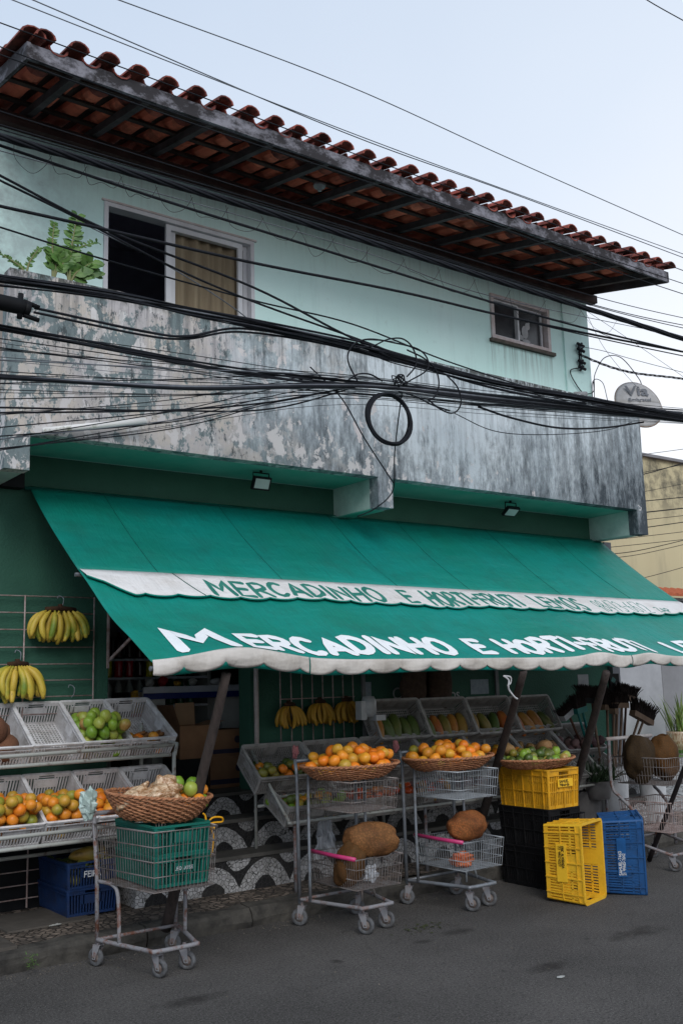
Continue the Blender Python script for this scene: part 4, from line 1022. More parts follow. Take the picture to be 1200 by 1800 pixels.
def fruit_mesh(kind):
    shp = {'orange': (0.038, (1, 1, .95, .05, 0)), 'mandarin': (0.037, (1, 1, .88, .07, .03)), 'lime': (0.040, (1, .92, 1.15, .10, .05)), 'greenfruit': (0.038, (1, 1, .95, .06, 0)),
           'tomato': (0.034, (1, 1, .82, .07, 0)), 'potato': (0.034, (1, .85, 1.35, .22, .05)), 'beet': (0.042, (1, .95, 1.1, .25, .05)), 'coconut': (0.085, (1, .95, 1.15, .10, .05)),
           'papaya': (0.052, (1, 1, 2.5, .07, .20)), 'aubergine': (0.042, (1, 1, 2.2, .08, -.30))}[kind]
    if kind not in FM: FM[kind] = [blob(shp[0], shp[1], k).mesh(kind, M[kind], True) for k in range(3)]
    return FM[kind], shp[0]
rf = random.Random(21)
def put(kind, pos, label, group, rot=None, scale=1.0, name=None, cat=None):
    ms, r = fruit_mesh(kind)
    o = bpy.data.objects.new(name or kind, rf.choice(ms)); sc.collection.objects.link(o)
    o.location = pos; o.rotation_euler = rot or (rf.uniform(-.7, .7), rf.uniform(-.7, .7), rf.uniform(0, 6)); o.scale = (scale,)*3
    tag(o, label, cat or name or kind, group); return o
def pile(kind, mat4, hx, hy, n, label, group, name, cat=None, z0=0.011, ell=False, x_rng=None, sc_=1.0, mixk=None, dome=0.0, bowl=None, slope=1.0):
    """settle n round fruit in a box (or oval) given by mat4; lowest world position first"""
    ms, r = fruit_mesh(kind); r *= sc_; placed = []
    for i in range(n):
        best = None
        for t in range(60):
            x = rf.uniform(-hx+r, hx-r); y = rf.uniform(-hy+r, hy-r)
            if x_rng and not (x_rng[0] <= x <= x_rng[1]): continue
            if ell:
                q = (x/(hx-r))**2+(y/(hy-r))**2
                if q > 1: continue
            z = z0+r+(bowl(x, y) if bowl else 0)
            for (a, b, c) in placed:
                d2 = (x-a)**2+(y-b)**2
                if d2 < (1.86*r)**2: z = max(z, c+math.sqrt((1.86*r)**2-d2))
            wz = (mat4 @ Vector((x, y, z))).z*slope + (dome*((x/hx)**2+(y/hy)**2) if dome else 0)
            if best is None or wz < best[0]: best = (wz, x, y, z)
        if best is None: continue
        _, x, y, z = best; placed.append((x, y, z))
        kk = kind if not mixk else rf.choice(mixk)
        put(kk, mat4 @ Vector((x, y, z)), label, group, scale=sc_*rf.uniform(0.90, 1.07), name=name, cat=cat or name)
    return placed
# ------------------------------------------------------------------ left rack
def tubes(mb, segs, r, n=7):
    for s_ in segs: mb.tube(s_, r, n)
    return mb
rk = thing('display_rack', 'pale painted tube rack of two tiers holding the white crates by the banana grill', 'rack', (2.4, 6.7, 0.12))
def rpart(mb, name, mat, par, base, smooth=True):
    o = mb.xf(Matrix.Translation(-Vector(base))).build(name, mat, par, smooth); return o
b_ = rk.location
mb = MB()
tubes(mb, [[(0.9, 6.42, 1.125), (3.27, 6.42, 1.135)], [(0.9, 6.44, 1.185), (3.30, 6.44, 1.20)], [(0.9, 6.95, 1.225), (3.34, 6.95, 1.225)], [(3.30, 6.42, 1.13), (3.36, 6.50, 1.20), (3.36, 6.95, 1.235)],
           [(0.9, 6.16, 0.67), (3.27, 6.16, 0.67)], [(0.9, 6.19, 0.735), (3.27, 6.19, 0.735)], [(0.9, 6.68, 0.742), (3.30, 6.68, 0.742)], [(0.9, 6.92, 0.50), (3.3, 6.92, 0.50)], [(3.27, 6.16, 0.67), (3.30, 6.92, 0.88)]], 0.013)
rpart(mb, 'rail', M['rack'], rk, b_)
for x in (2.0, 3.30):
    rpart(MB().tube([(x, 6.95, 0.12), (x, 6.95, 1.34)], 0.014, 7), 'leg', M['rack'], rk, b_)
    rpart(MB().tube([(x-0.02, 6.18, 0.12), (x-0.02, 6.18, 0.72), (x, 6.43, 1.13)] if x < 3 else [(x-0.0, 6.43, 0.12), (x, 6.43, 1.15)], 0.014, 7), 'leg', M['rack'], rk, b_)
# lower wire shelf against the wall
mb = MB()
for k in range(7): mb.tube([(1.1, 7.08, 0.2+0.09*k), (2.6, 7.08, 0.2+0.09*k)], 0.004, 5)
for k in range(5): mb.tube([(1.2+0.33*k, 7.075, 0.14), (1.2+0.33*k, 7.075, 0.8)], 0.006, 5)
tag(mb.build('low_wire_grill', M['grill']), 'dusty wire grill low on the wall under the left rack', 'grill')
UP = [1.86, 2.205, 2.55, 2.895, 3.24]
ucr = []
ulab = ['white crate at the frame edge, upper left tier, with big brown coconuts', 'white crate of brown coconuts on the upper left tier', 'nearly empty white crate with one dark aubergine, upper left tier', 'white crate of green mangoes on the upper left tier', 'white crate of potatoes and brown roots, rightmost of the upper left tier']
for x, lb in zip(UP, ulab): ucr.append(crate('low', 'crate_white', tilt_long(x, 6.60, 1.24+0.006*(x-2.5), 30, jit=rf.uniform(-.02, .02)), lb, 'white crates on the left rack'))
LO = [1.85, 2.20, 2.55, 2.90, 3.25]
llab = ['white crate of mottled oranges cut by the frame, lower left tier', 'leftmost full white crate of mottled oranges in the lower left tier', 'white crate of oranges beside the green bag, lower left tier', 'white crate of mandarins just behind the cassava basket', 'white crate partly hidden behind the cassava basket, rightmost of lower left tier']
lcr = []
for x, lb in zip(LO, llab): lcr.append(crate('low', 'crate_white', tilt_long(x, 6.35, 0.775, 29, jit=rf.uniform(-.02, .02)), lb, 'white crates on the left rack'))
bpy.context.view_layer.update()
pile('coconut', ucr[1].matrix_world, 0.26, 0.165, 3, 'shaggy brown coconut in the upper left white crate', 'coconuts in the upper left crate', 'coconut')
pile('coconut', ucr[0].matrix_world, 0.26, 0.165, 4, 'brown coconut in the crate cut by the left frame edge', 'coconuts in the crate at the frame edge', 'coconut')
put('aubergine', ucr[2].matrix_world @ Vector((-0.20, -0.03, 0.05)), 'dark purple aubergine alone in the empty white crate', None, rot=(1.4, 0.3, 1.1), name='aubergine')
pile('lime', ucr[3].matrix_world, 0.262, 0.168, 58, 'green mango heaped in the upper white crate', 'green mangoes in the upper white crate', 'green_mango', 'mango', sc_=1.02)
pile('potato', ucr[4].matrix_world, 0.26, 0.165, 14, 'brownish potato at the front of the rightmost upper crate', 'potatoes in the rightmost upper crate', 'potato', mixk=['potato', 'potato', 'potato', 'orange'], x_rng=(-0.26, -0.12))
for k in range(9):
    q = ucr[4].matrix_world @ Vector((-0.07+0.018*rf.uniform(-1, 1), -0.03+0.020*(k-3), 0.03+0.012*(k % 3)))
    mb = MB().tube([(-0.11, 0, 0), (-0.04, 0.004, 0), (0.05, 0, 0.003), (0.12, -0.004, 0)], lambda t: 0.011*(1-0.65*t)+0.002, 7)
    o = mb.build('carrot', M['carrot'], None, True, q); o.rotation_euler = (0, 0.3, 2.4+rf.uniform(-.2, .2)); tag(o, 'thin brown root in the rightmost upper crate of the left rack', 'root', 'brown roots in the rightmost upper crate')
pile('orange', lcr[0].matrix_world, 0.26, 0.165, 40, 'mottled orange in the lower crate at the frame edge', 'oranges in the lower crate at the frame edge', 'orange')
pile('orange', lcr[1].matrix_world, 0.26, 0.165, 62, 'mottled orange in the leftmost full lower crate', 'oranges in the leftmost full lower crate', 'orange')
pile('orange', lcr[2].matrix_world, 0.26, 0.165, 58, 'mottled orange in the lower crate beside the green bag', 'oranges in the crate beside the green bag', 'orange')
pile('mandarin', lcr[3].matrix_world, 0.26, 0.165, 34, 'mandarin in the lower crate behind the cassava basket', 'mandarins in the crate behind the cassava basket', 'mandarin', mixk=['orange', 'orange', 'mandarin'], sc_=1.1)
pile('greenfruit', lcr[4].matrix_world, 0.26, 0.165, 12, 'greenish fruit in the rightmost lower crate of the left rack', 'fruit in the rightmost lower left crate', 'green_fruit', 'fruit', mixk=['orange', 'greenfruit'], x_rng=(-0.26, 0.05))
# blue crates under the left rack
bc = []
for k in range(2):
    m_ = frame((2.79, 6.86, 0.133+0.168*k), Vector((0, 1, 0)), Vector((-1, 0, 0)), Vector((0, 0, 1)))
    bc.append(crate('low', 'crate_navy', m_, ['bottom dark blue crate on the pavement under the left rack', 'upper dark blue crate of papayas, printed white, under the left rack'][k], 'dark blue crates under the left rack'))
bpy.context.view_layer.update()
t_, _ = lettering('FEIRA', planemap((-0.045, 0, 0), (1, 0, 0), (0, 0, 1)), 0.035, 0.9, 0.0035)
o = t_.build('printed_lettering', M['print_white'], bc[1]); o.matrix_local = frame((-0.281, 0.02, 0.075), Vector((0, -1, 0)), Vector((1, 0, 0)), Vector((0, 0, 1)))
pile('greenfruit', bc[1].matrix_world, 0.26, 0.165, 44, 'dark green fruit in the blue crate under the left rack', 'green fruit in the blue crate', 'green_fruit', 'fruit')
put('papaya', (2.80, 6.70, 0.50), 'dim orange papaya on the blue crate under the rack', None, rot=(1.5, 0.1, 1.3), name='papaya')
# ------------------------------------------------------------------ right rack
rk2 = thing('display_rack', 'stepped tube rack of three tiers in front of the dark shop sign', 'rack', (5.9, 6.6, 0.36)); b2 = rk2.location
mb = MB()
tubes(mb, [[(4.08, 6.20, 0.615), (7.68, 6.20, 0.62)], [(4.08, 6.60, 0.70), (7.7, 6.60, 0.70)], [(4.2, 6.52, 0.765), (7.6, 6.52, 0.765)], [(4.2, 6.82, 1.0), (7.6, 6.82, 1.0)], [(4.1, 6.20, 0.61), (4.1, 6.74, 1.12)], [(7.65, 6.2, 0.61), (7.65, 6.74, 1.12)]], 0.012)
rpart(mb, 'rail', M['rack'], rk2, b2)
for x in (4.16, 5.4, 6.6, 7.6):
    rpart(MB().tube([(x, 6.23, 0.12), (x, 6.23, 0.62)], 0.013, 7), 'leg', M['rusty'], rk2, b2)
    rpart(MB().tube([(x, 6.76, 0.374), (x, 6.76, 1.12)], 0.013, 7), 'leg', M['rack'], rk2, b2)
rows = []
for k in range(4):
    rows.append(crate('low', 'crate_grey', tilt_wide(5.56+0.555*k, 6.60, 1.125-0.006*k, 62, jit=rf.uniform(-.015, .015)), ['grey crate of dark papayas beside the white scale housing, top right tier', 'grey crate of standing green papayas, second in the top right tier', 'grey crate of orange papayas crossed by the leaning prop, top right tier', 'grey crate of papayas with a pale sticker, rightmost of the top tier'][k], 'grey crates on the right rack'))
mid = []
mlab = ['grey crate of dark green fruit beside the white steel post', 'grey middle tier crate behind the heaped mandarin basket', 'grey middle tier crate between the two orange baskets', 'grey middle tier crate behind the second orange basket', 'grey middle tier crate behind the leaning prop', 'grey middle tier crate behind the green fruit basket', 'grey crate of purple roots beside the brooms']
for k in range(7): mid.append(crate('low', 'crate_grey', tilt_wide(4.27+0.56*k, 6.42, 0.915, 40, jit=rf.uniform(-.015, .015)), mlab[k], 'grey crates on the right rack'))
low = []
wlab = ['grey crate of small green fruit, lowest and leftmost on the right rack', 'grey crate of red and green tomatoes behind the wire basket', 'grey lowest tier crate between the two tall carts', 'grey lowest tier crate behind the second tall cart', 'grey lowest tier crate beside the leaning prop', 'grey lowest tier crate hidden behind the yellow crate', 'grey lowest tier crate below the leafy plants']
for k in range(7): low.append(crate('low', 'crate_grey', tilt_wide(4.38+0.548*k, 6.22, 0.715, 27, jit=rf.uniform(-.015, .015)), wlab[k], 'grey crates on the right rack'))
bpy.context.view_layer.update()
# papayas stand in the top tier crates
for ci, n in enumerate((5, 5, 4, 4)):
    mw = rows[ci].matrix_world
    for k in range(n):
        x = -0.20+0.40*k/(n-1)*(1.0 if ci < 2 else 1.0)+rf.uniform(-.01, .01); lean = rf.uniform(-.22, .22) if ci < 2 else rf.choice((-0.5, -0.3, 0.0, 0.2))
        p_ = mw @ Vector((x, -0.055+rf.uniform(-.01, .01), 0.066)); 
        q_ = (mw.to_3x3() @ Matrix.Rotation(R(-90)+0, 3, 'X') @ Matrix.Rotation(lean, 3, 'Y')).to_euler()
        o = put('papaya', p_, ['dark green papaya in the top crate beside the scale housing', 'green papaya standing in the second top tier crate', 'orange papaya in the top crate crossed by the prop', 'papaya in the rightmost top tier crate'][ci], ['papayas in the first top crate', 'papayas in the second top crate', 'papayas in the third top crate', 'papayas in the rightmost top crate'][ci], rot=q_, scale=rf.uniform(0.92, 1.08), name='papaya')
def hor(crt, kind, n, label, group, name, cat=None, **k): pile(kind, crt.matrix_world, 0.262, 0.17, n, label, group, name, cat, **k)
hor(mid[0], 'greenfruit', 44, 'greenish fruit in the crate beside the white post', 'green fruit beside the white post', 'green_fruit', 'fruit', mixk=['greenfruit', 'greenfruit', 'orange'])
hor(mid[1], 'greenfruit', 24, 'dark fruit in the crate behind the mandarin basket', 'dark fruit behind the mandarin basket', 'green_fruit', 'fruit')
hor(mid[5], 'potato', 18, 'brown fruit behind the green fruit basket', 'brown fruit behind the green fruit basket', 'brown_fruit', 'fruit', sc_=1.3)
hor(mid[4], 'mandarin', 24, 'orange mandarin in the crate behind the leaning prop', 'mandarins behind the leaning prop', 'mandarin', sc_=1.1)
hor(mid[6], 'beet', 30, 'dusty purple root in the crate beside the brooms', 'purple roots beside the brooms', 'purple_root', 'root')
hor(low[0], 'greenfruit', 60, 'small green fruit in the lowest leftmost right rack crate', 'green fruit in the lowest left crate', 'green_fruit', 'fruit', mixk=['greenfruit', 'lime', 'orange'], sc_=0.9)
hor(low[1], 'tomato', 60, 'tomato in the lowest crate behind the wire basket', 'tomatoes behind the wire basket', 'tomato')
hor(low[2], 'tomato', 50, 'reddish fruit in the lowest crate between the tall carts', 'reddish fruit between the tall carts', 'tomato', 'tomato', mixk=['tomato', 'beet', 'potato'], sc_=1.05)
hor(low[3], 'beet', 26, 'dull root in the lowest crate behind the second tall cart', 'roots behind the second tall cart', 'dull_root', 'root')
# ------------------------------------------------------------------ wicker baskets
def wicker(label, loc, rx, ry, h, tilt=(0, 0, 0)):
    t = thing('wicker_basket', label, 'basket', loc, 'wicker baskets'); t.rotation_euler = tilt
    wv = MB(); n = 110; rows_ = 13; rw = random.Random(int(rx*1000))
    for j in range(rows_):
        q = j/(rows_-1); s_ = 0.62+0.38*q**0.62; z = h*q; pts = []
        nw = 23
        for k in range(n):
            a = 2*math.pi*k/n; w = 0.0045*math.sin(a*nw+(j % 2)*math.pi)+0.0018*mnoise.noise(Vector((a*3, j, rx*9)))
            pts.append(((rx*s_+w)*math.cos(a), (ry*s_+w)*math.sin(a), z+0.0035*math.cos(a*nw+(j % 2)*math.pi)+0.004*mnoise.noise(Vector((a*1.5, j*.3, rx)))))
        wv.tube(pts, h/rows_*0.56, 6, closed=True)
    wv.lathe([(0.001, 0.0), (rx*0.62, -0.002), (rx*0.62, 0.006), (0.001, 0.008)], 40, 1.0, ry/rx, closed_ends=False)
    for k in range(46):
        a = 2*math.pi*k/46; pts = []
        for j in range(5):
            q = j/4; s_ = 0.61+0.38*q**0.62; pts.append((rx*s_*math.cos(a), ry*s_*math.sin(a), h*q))
        wv.tube(pts, 0.004, 5)
    wv.build('weave', M['wicker'], t, True)
    rm = MB()
    for ph in (0, math.pi):
        pts = []
        for k in range(150):
            a = 2*math.pi*k/150; w = 0.006*math.cos(a*30+ph)
            pts.append(((rx*1.0+w)*math.cos(a), (ry*1.0+w)*math.sin(a), h+0.004+0.006*math.sin(a*30+ph)))
        rm.tube(pts, 0.0065, 6, closed=True)
    rm.build('rim', M['wicker'], t, True)
    return t
def inbasket(t, kind, n, rx, ry, h, label, group, name, cat=None, mixk=None, sc_=1.0, **k):
    bpy.context.view_layer.update()
    def bowl(x, y): q = min(1, math.hypot(x/rx, y/ry)); return max(0.0, (q-0.60))*h*1.6
    pile(kind, t.matrix_world, rx, ry, n, label, group, name, cat, z0=0.012, ell=True, mixk=mixk, sc_=sc_, dome=0.06, bowl=bowl, **k)
# ------------------------------------------------------------------ carts
def wirebasket(mb, x0r, x1r, yr, x0f, x1f, yf, z0, z1, nb=4, sp=0.024, r=0.0022, r2=0.0034, shrink=0.03):
    c = [Vector((x0r, yr, 0)), Vector((x0f, yf, 0)), Vector((x1f, yf, 0)), Vector((x1r, yr, 0))]
    cen = sum(c, Vector())/4
    bot = [cen+(p-cen)*(1-shrink*2.5) for p in c]
    for k in range(nb):
        q = k/(nb-1); ring = [b.lerp(t, q)+Vector((0, 0, z0+(z1-z0)*q)) for b, t in zip(bot, c)]
        mb.tube(ring, r2*(1.5 if k == nb-1 else 1), 6, closed=True)
    for i in range(4):
        a, b, e_, f_ = bot[i], bot[(i+1) % 4], c[i], c[(i+1) % 4]; n = max(3, int((b-a).length/sp))
        for k in range(n):
            t = k/n; mb.tube([a.lerp(b, t)+Vector((0, 0, z0)), e_.lerp(f_, t)+Vector((0, 0, z1))], r, 4, cap=False)
    n = int(abs(yf-yr)/sp)
    for k in range(1, n):
        t = k/n; mb.tube([bot[0].lerp(bot[1], t)+Vector((0, 0, z0)), bot[3].lerp(bot[2], t)+Vector((0, 0, z0))], r, 4, cap=False)
    for k in range(1, 5):
        t = k/5; mb.tube([bot[0].lerp(bot[3], t)+Vector((0, 0, z0-0.003)), bot[1].lerp(bot[2], t)+Vector((0, 0, z0-0.003))], r2, 4, cap=False)
    return mb
def caster(par, x, y, rot, r=0.05, w=0.024, zt=0.14, mat='rusty'):
    e = bpy.data.objects.new('wheel', None)
    tyre = MB(); pr = [(r*0.55, -w/2), (r*0.86, -w/2), (r*0.97, -w*0.36), (r, -w*0.12), (r, w*0.12), (r*0.97, w*0.36), (r*0.86, w/2), (r*0.55, w/2)]
    tyre.lathe(pr+[pr[0]], 26, closed_ends=False); tyre.xf(Matrix.Rotation(R(90), 4, 'X'))
    tyre.xf(Matrix.Translation((0.018, 0, r)))
    hubm = MB().lathe([(0.001, -w*0.42), (r*0.56, -w*0.42), (r*0.56, w*0.42), (0.001, w*0.42)], 20, closed_ends=False).lathe([(0.008, -w*0.8), (0.008, w*0.8)], 8)
    hubm.xf(Matrix.Rotation(R(90), 4, 'X')); hubm.xf(Matrix.Translation((0.018, 0, r)))
    rot4 = Matrix.Rotation(rot, 4, 'Z'); tyre.xf(rot4); hubm.xf(rot4)
    t = tyre.build('wheel', M['tyre'], par, True, (x, y, 0))
    hubm.build('hub', M['hub'], t, True)
    fk = MB()
    for s_ in (-1, 1):
        y0 = s_*(w/2+0.006)
        fk.add([(0.008, y0-.0015, r-0.012), (0.03, y0-.0015, r-0.012), (0.026, y0-.0015, 2*r+0.014), (-0.026, y0-.0015, 2*r+0.014),
                (0.008, y0+.0015, r-0.012), (0.03, y0+.0015, r-0.012), (0.026, y0+.0015, 2*r+0.014), (-0.026, y0+.0015, 2*r+0.014)],
               [(0,1,2,3),(7,6,5,4),(0,4,5,1),(1,5,6,2),(2,6,7,3),(3,7,4,0)])
    fk.box(-0.026, 0.026, -w/2-0.0075, w/2+0.0075, 2*r+0.0145, 2*r+0.019).tube([(0, 0, 2*r+0.019), (0, 0, zt)], 0.010, 8)
    fk.xf(rot4); fk.build('fork', M[mat], t, False)
    return t
def baseframe(mb, hr, yr, hf, yf, z, r=0.013):
    pts = [(-hr, yr, z), (-hr, yr-0.05, z), (-hf-0.012, yf+0.05, z), (-hf+0.015, yf, z), (hf-0.015, yf, z), (hf+0.012, yf+0.05, z), (hr, yr-0.05, z), (hr, yr, z)]
    mb.tube(smoothpts(pts, 4), r, 8)
    mb.tube([(-hr, yr, z), (hr, yr, z)], r*0.8, 8)
# cart with green crates
c1 = thing('shopping_cart', 'small rusty trolley holding green crates, nearest the left edge of the kerb', 'shopping cart', (2.77, 5.62, 0))
mb = MB(); baseframe(mb, 0.25, 0.24, 0.135, -0.25, 0.15)
for s_ in (-1, 1):
    mb.tube([(s_*0.255, 0.25, 0.12), (s_*0.26, 0.25, 0.48), (s_*0.272, 0.28, 0.86)], 0.013, 8)
    mb.tube(smoothpts([(s_*0.21, 0.04, 0.15), (s_*0.215, 0.05, 0.40), (s_*0.225, 0.10, 0.468), (s_*0.255, 0.25, 0.475)], 5), 0.012, 8)
mb.tube([(-0.272, 0.28, 0.86), (0.272, 0.28, 0.86)], 0.014, 8)
mb.build('frame', M['rusty'], c1, True)
mb = MB(); wirebasket(mb, -0.28, 0.28, 0.29, -0.185, 0.215, -0.345, 0.475, 0.80, 5, 0.024, 0.0022, 0.0038); mb.build('wire_basket', M['wire'], c1, True)
for (x, y, a) in ((-0.25, 0.24, 2.0), (0.25, 0.24, 2.4), (-0.09, -0.20, -1.2), (0.10, -0.16, -0.9)): caster(c1, x, y, a, 0.052, 0.026, 0.145)
gc = []
for k in range(2):
    m_ = frame((2.795, 5.60, 0.487+0.165*k), Vector((0, 1, 0)), Vector((-1, 0, 0)), Vector((0, 0, 1)))
    gc.append(crate('low', 'crate_green', m_, ['lower green crate printed white inside the small rusty trolley', 'upper green crate under the cassava basket in the small trolley'][k], 'green crates in the trolley'))
t_, _ = lettering('LEO JOSE', planemap((0, 0, 0), (1, 0, 0), (0, 0, 1)), 0.017, 1.1, 0.0016)
o = t_.build('printed_lettering', M['print_white'], gc[0]); o.matrix_local = frame((-0.280, 0.06, 0.09), Vector((0, -1, 0)), Vector((1, 0, 0)), Vector((0, 0, 1)))
wb1 = wicker('long tilted wicker basket of bagged cassava on the green crates', (2.765, 5.60, 0.835), 0.335, 0.235, 0.135, (R(4), R(5), R(6)))
inbasket(wb1, 'lime', 22, 0.33, 0.23, 0.135, 'green and yellow mango lying right of the cassava bags', 'mangoes beside the cassava bags', 'mango', mixk=['lime', 'orange'], x_rng=(0.09, 0.3))
for k, (x, y, z, rx_, rz_, s_) in enumerate(((-0.20, -0.06, 0.12, 0.10, 0.055, 1.0), (-0.09, -0.12, 0.13, 0.09, 0.06, 1.1), (0.0, -0.04, 0.165, 0.085, 0.075, 1.2), (-0.03, -0.13, 0.120, 0.09, 0.05, 0.9), (-0.12, 0.07, 0.10, 0.10, 0.06, 1.0), (-0.02, 0.08, 0.10, 0.10, 0.05, 1.0))):
    bb = MB().grid(lambda u, v: (0, 0, 0), 1, 1); bb = MB()
    mbq = blob(1.0, (rx_*1.05, 0.075, rz_, 0.45, 0.1), 30+k, 30, 20)
    mbq.v = [tuple(Vector(p)*(1+0.16*mnoise.noise(Vector(p)*22+Vector((k*3, 0, 0))))) for p in mbq.v]
    o = mbq.build('cassava_bag', M['cassava'], None, False); bpy.context.view_layer.update(); o.location = wb1.matrix_world @ Vector((x, y, z)); o.rotation_euler = (rf.uniform(-.4, .4), rf.uniform(-.6, .6), rf.uniform(-.6, .6))
    tag(o, ['crinkled clear bag of peeled cassava in the tilted wicker basket']*6 and 'crinkled clear bag of peeled cassava in the tilted wicker basket', 'bag', 'cassava bags in the tilted basket')
# yellow ribbon and green bag tied to the small cart
rb_ = thing('yellow_ribbon', 'yellow ribbon knotted on the right rim of the small trolley', 'ribbon', (2.99, 5.40, 0.80))
mb = MB()
mb.tube(smoothpts([(0, 0, 0), (0.03, -.01, 0.03), (0.09, -.01, 0.025), (0.10, 0, 0.0), (0.05, 0, 0.0), (0, 0, 0), (-0.015, 0, 0.045), (-0.03, 0, 0.06)], 6), 0.006, 5)
mb.tube(smoothpts([(0, 0, 0), (0.03, -.01, -0.06), (0.035, 0, -0.13), (0.02, 0, -0.19)], 6), 0.006, 5).tube(smoothpts([(0, 0, 0.0), (0.01, -.01, -0.02), (0.04, -.02, -0.03)], 4), 0.009, 5)
mb.build('ribbon', M['ribbon'], rb_, True)
mbq = blob(0.07, (0.75, 0.5, 1.15, 0.6, 0.25), 77, 24, 18); mbq.v = [tuple(Vector(p)*(1+0.35*mnoise.noise(Vector(p)*40))) for p in mbq.v]
o = mbq.build('carrier_bag', M['greenbag'], None, False, (2.47, 5.90, 0.92)); tag(o, 'pale green carrier bag knotted on the trolley handle by the basket', 'bag')
# tall two tier carts
def tallcart(loc, label, mats, bright):
    t = thing('two_tier_cart', label, 'shopping cart', loc, 'tall two tier carts')
    mb = MB(); baseframe(mb, 0.24, 0.20, 0.12, -0.31, 0.17)
    mb.build('base_frame', M[mats[1]], t, True)
    mb = MB()
    for s_ in (-1, 1):
        mb.tube([(s_*0.245, 0.22, 0.14), (s_*0.25, 0.22, 0.98), (s_*0.25, 0.24, 1.08)], 0.0125, 8)
        mb.tube(smoothpts([(s_*0.24, 0.10, 0.17), (s_*0.24, 0.10, 0.90), (s_*0.235, 0.07, 0.99), (s_*0.20, -0.02, 1.01)], 4), 0.0105, 8)
    mb.tube([(-0.25, 0.24, 1.07), (0.25, 0.24, 1.07)], 0.013, 8)
    mb.build('upright_frame', M['galv'], t, True)
    mb = MB(); wirebasket(mb, -0.22, 0.24, 0.14, -0.18, 0.22, -0.30, 0.76, 0.95, 4, 0.022, 0.002, 0.0032); mb.build('upper_basket', M[bright], t, True)
    mb = MB(); wirebasket(mb, -0.19, 0.24, 0.18, -0.17, 0.22, -0.32, 0.28, 0.47, 4, 0.022, 0.002, 0.0032)
    mb.tube([(0.0, -0.15, 0.17), (0.0, -0.15, 0.28)], 0.007, 6).tube([(0.15, -0.1, 0.17), (0.12, -0.1, 0.28)], 0.007, 6); mb.build('lower_basket', M[bright], t, True)
    MB().tube([(-0.195, 0.17, 0.483), (-0.19, -0.10, 0.478), (-0.175, -0.315, 0.476)], 0.0135, 10).build('pink_handle', M['pink'], t, True)
    for (x, y, a) in ((-0.24, 0.20, 2.2), (0.24, 0.20, 2.5), (-0.08, -0.26, -1.0), (0.12, -0.22, -0.8)): caster(t, x, y, a, 0.056, 0.026, 0.16)
    return t
c2 = tallcart((4.20, 5.66, 0), 'tall two tier cart with rusty base and heaped mandarin basket on top', ('galv', 'rusty'), 'wire')
c3 = tallcart((5.14, 5.66, 0), 'tall two tier cart with clean grey base beside the stacked black crates', ('galv', 'galv'), 'brightwire')
wb2 = wicker('long wicker basket heaped with mandarins on the rusty based cart', (4.23, 5.64, 0.955), 0.37, 0.26, 0.085)
inbasket(wb2, 'mandarin', 66, 0.36, 0.25, 0.085, 'mandarin heaped in the basket on the rusty based cart', 'mandarins on the rusty based cart', 'mandarin', mixk=['mandarin', 'mandarin', 'orange'], sc_=1.12)
wb3 = wicker('long wicker basket of oranges and mangoes on the grey based cart', (5.17, 5.68, 0.945), 0.385, 0.26, 0.085)
inbasket(wb3, 'orange', 62, 0.375, 0.25, 0.085, 'orange heaped in the basket on the grey based cart', 'oranges on the grey based cart', 'orange', mixk=['mandarin', 'orange', 'mandarin', 'orange'], sc_=1.08)
def jackfruit(label, loc, rx_, ry_, rz_, mat, rot=(0, 0, 0), seed=1, stem=True):
    t = thing('jackfruit', label, 'jackfruit', loc); t.rotation_euler = rot
    mbq = blob(1.0, (rx_, ry_, rz_, 0.16, 0.0), seed, 64, 40)
    mbq.v = [tuple(Vector(p)*(1+0.004*mnoise.noise(Vector(p)*55)+0.035*mnoise.noise(Vector(p)*5+Vector((seed, 0, 0))))) for p in mbq.v]
    mbq.build('rind', M[mat], t, True)
    if stem: MB().tube([(0, 0, rz_*0.9), (0.01, 0, rz_+0.03), (0.0, 0.01, rz_+0.06)], 0.012, 8).build('stalk', M['stem'], t, True)
    return t
jackfruit('big tan jackfruit lying across the rusty based cart', (4.29, 5.50, 0.555), 0.115, 0.11, 0.200, 'jack', (R(10), R(97), R(-4)), 3, False)
jackfruit('brown jackfruit sunk in the lower basket of the rusty based cart', (4.11, 5.52, 0.42), 0.10, 0.10, 0.155, 'jack_mid', (R(8), R(22), 0), 8)
jackfruit('reddish brown jackfruit on the lower basket of the grey based cart', (5.16, 5.50, 0.555), 0.108, 0.10, 0.192, 'jack_red', (R(0), R(92), R(8)), 5)
o = blob(0.085, (1.0, 0.7, 0.6, 0.9, 0), 51, 22, 14).build('cut_jackfruit_piece', M['tomato'], None, False, (5.09, 5.50, 0.33)); tag(o, 'torn red fruit piece inside the grey based cart lower basket', 'fruit piece')
o = blob(0.05, (0.9, 0.7, 1.0, 0.9, 0), 52, 22, 14).build('clear_bag', M['plasticbag'], None, False, (4.27, 5.50, 0.34)); tag(o, 'small crumpled clear bag in the rusty based cart lower basket', 'bag')
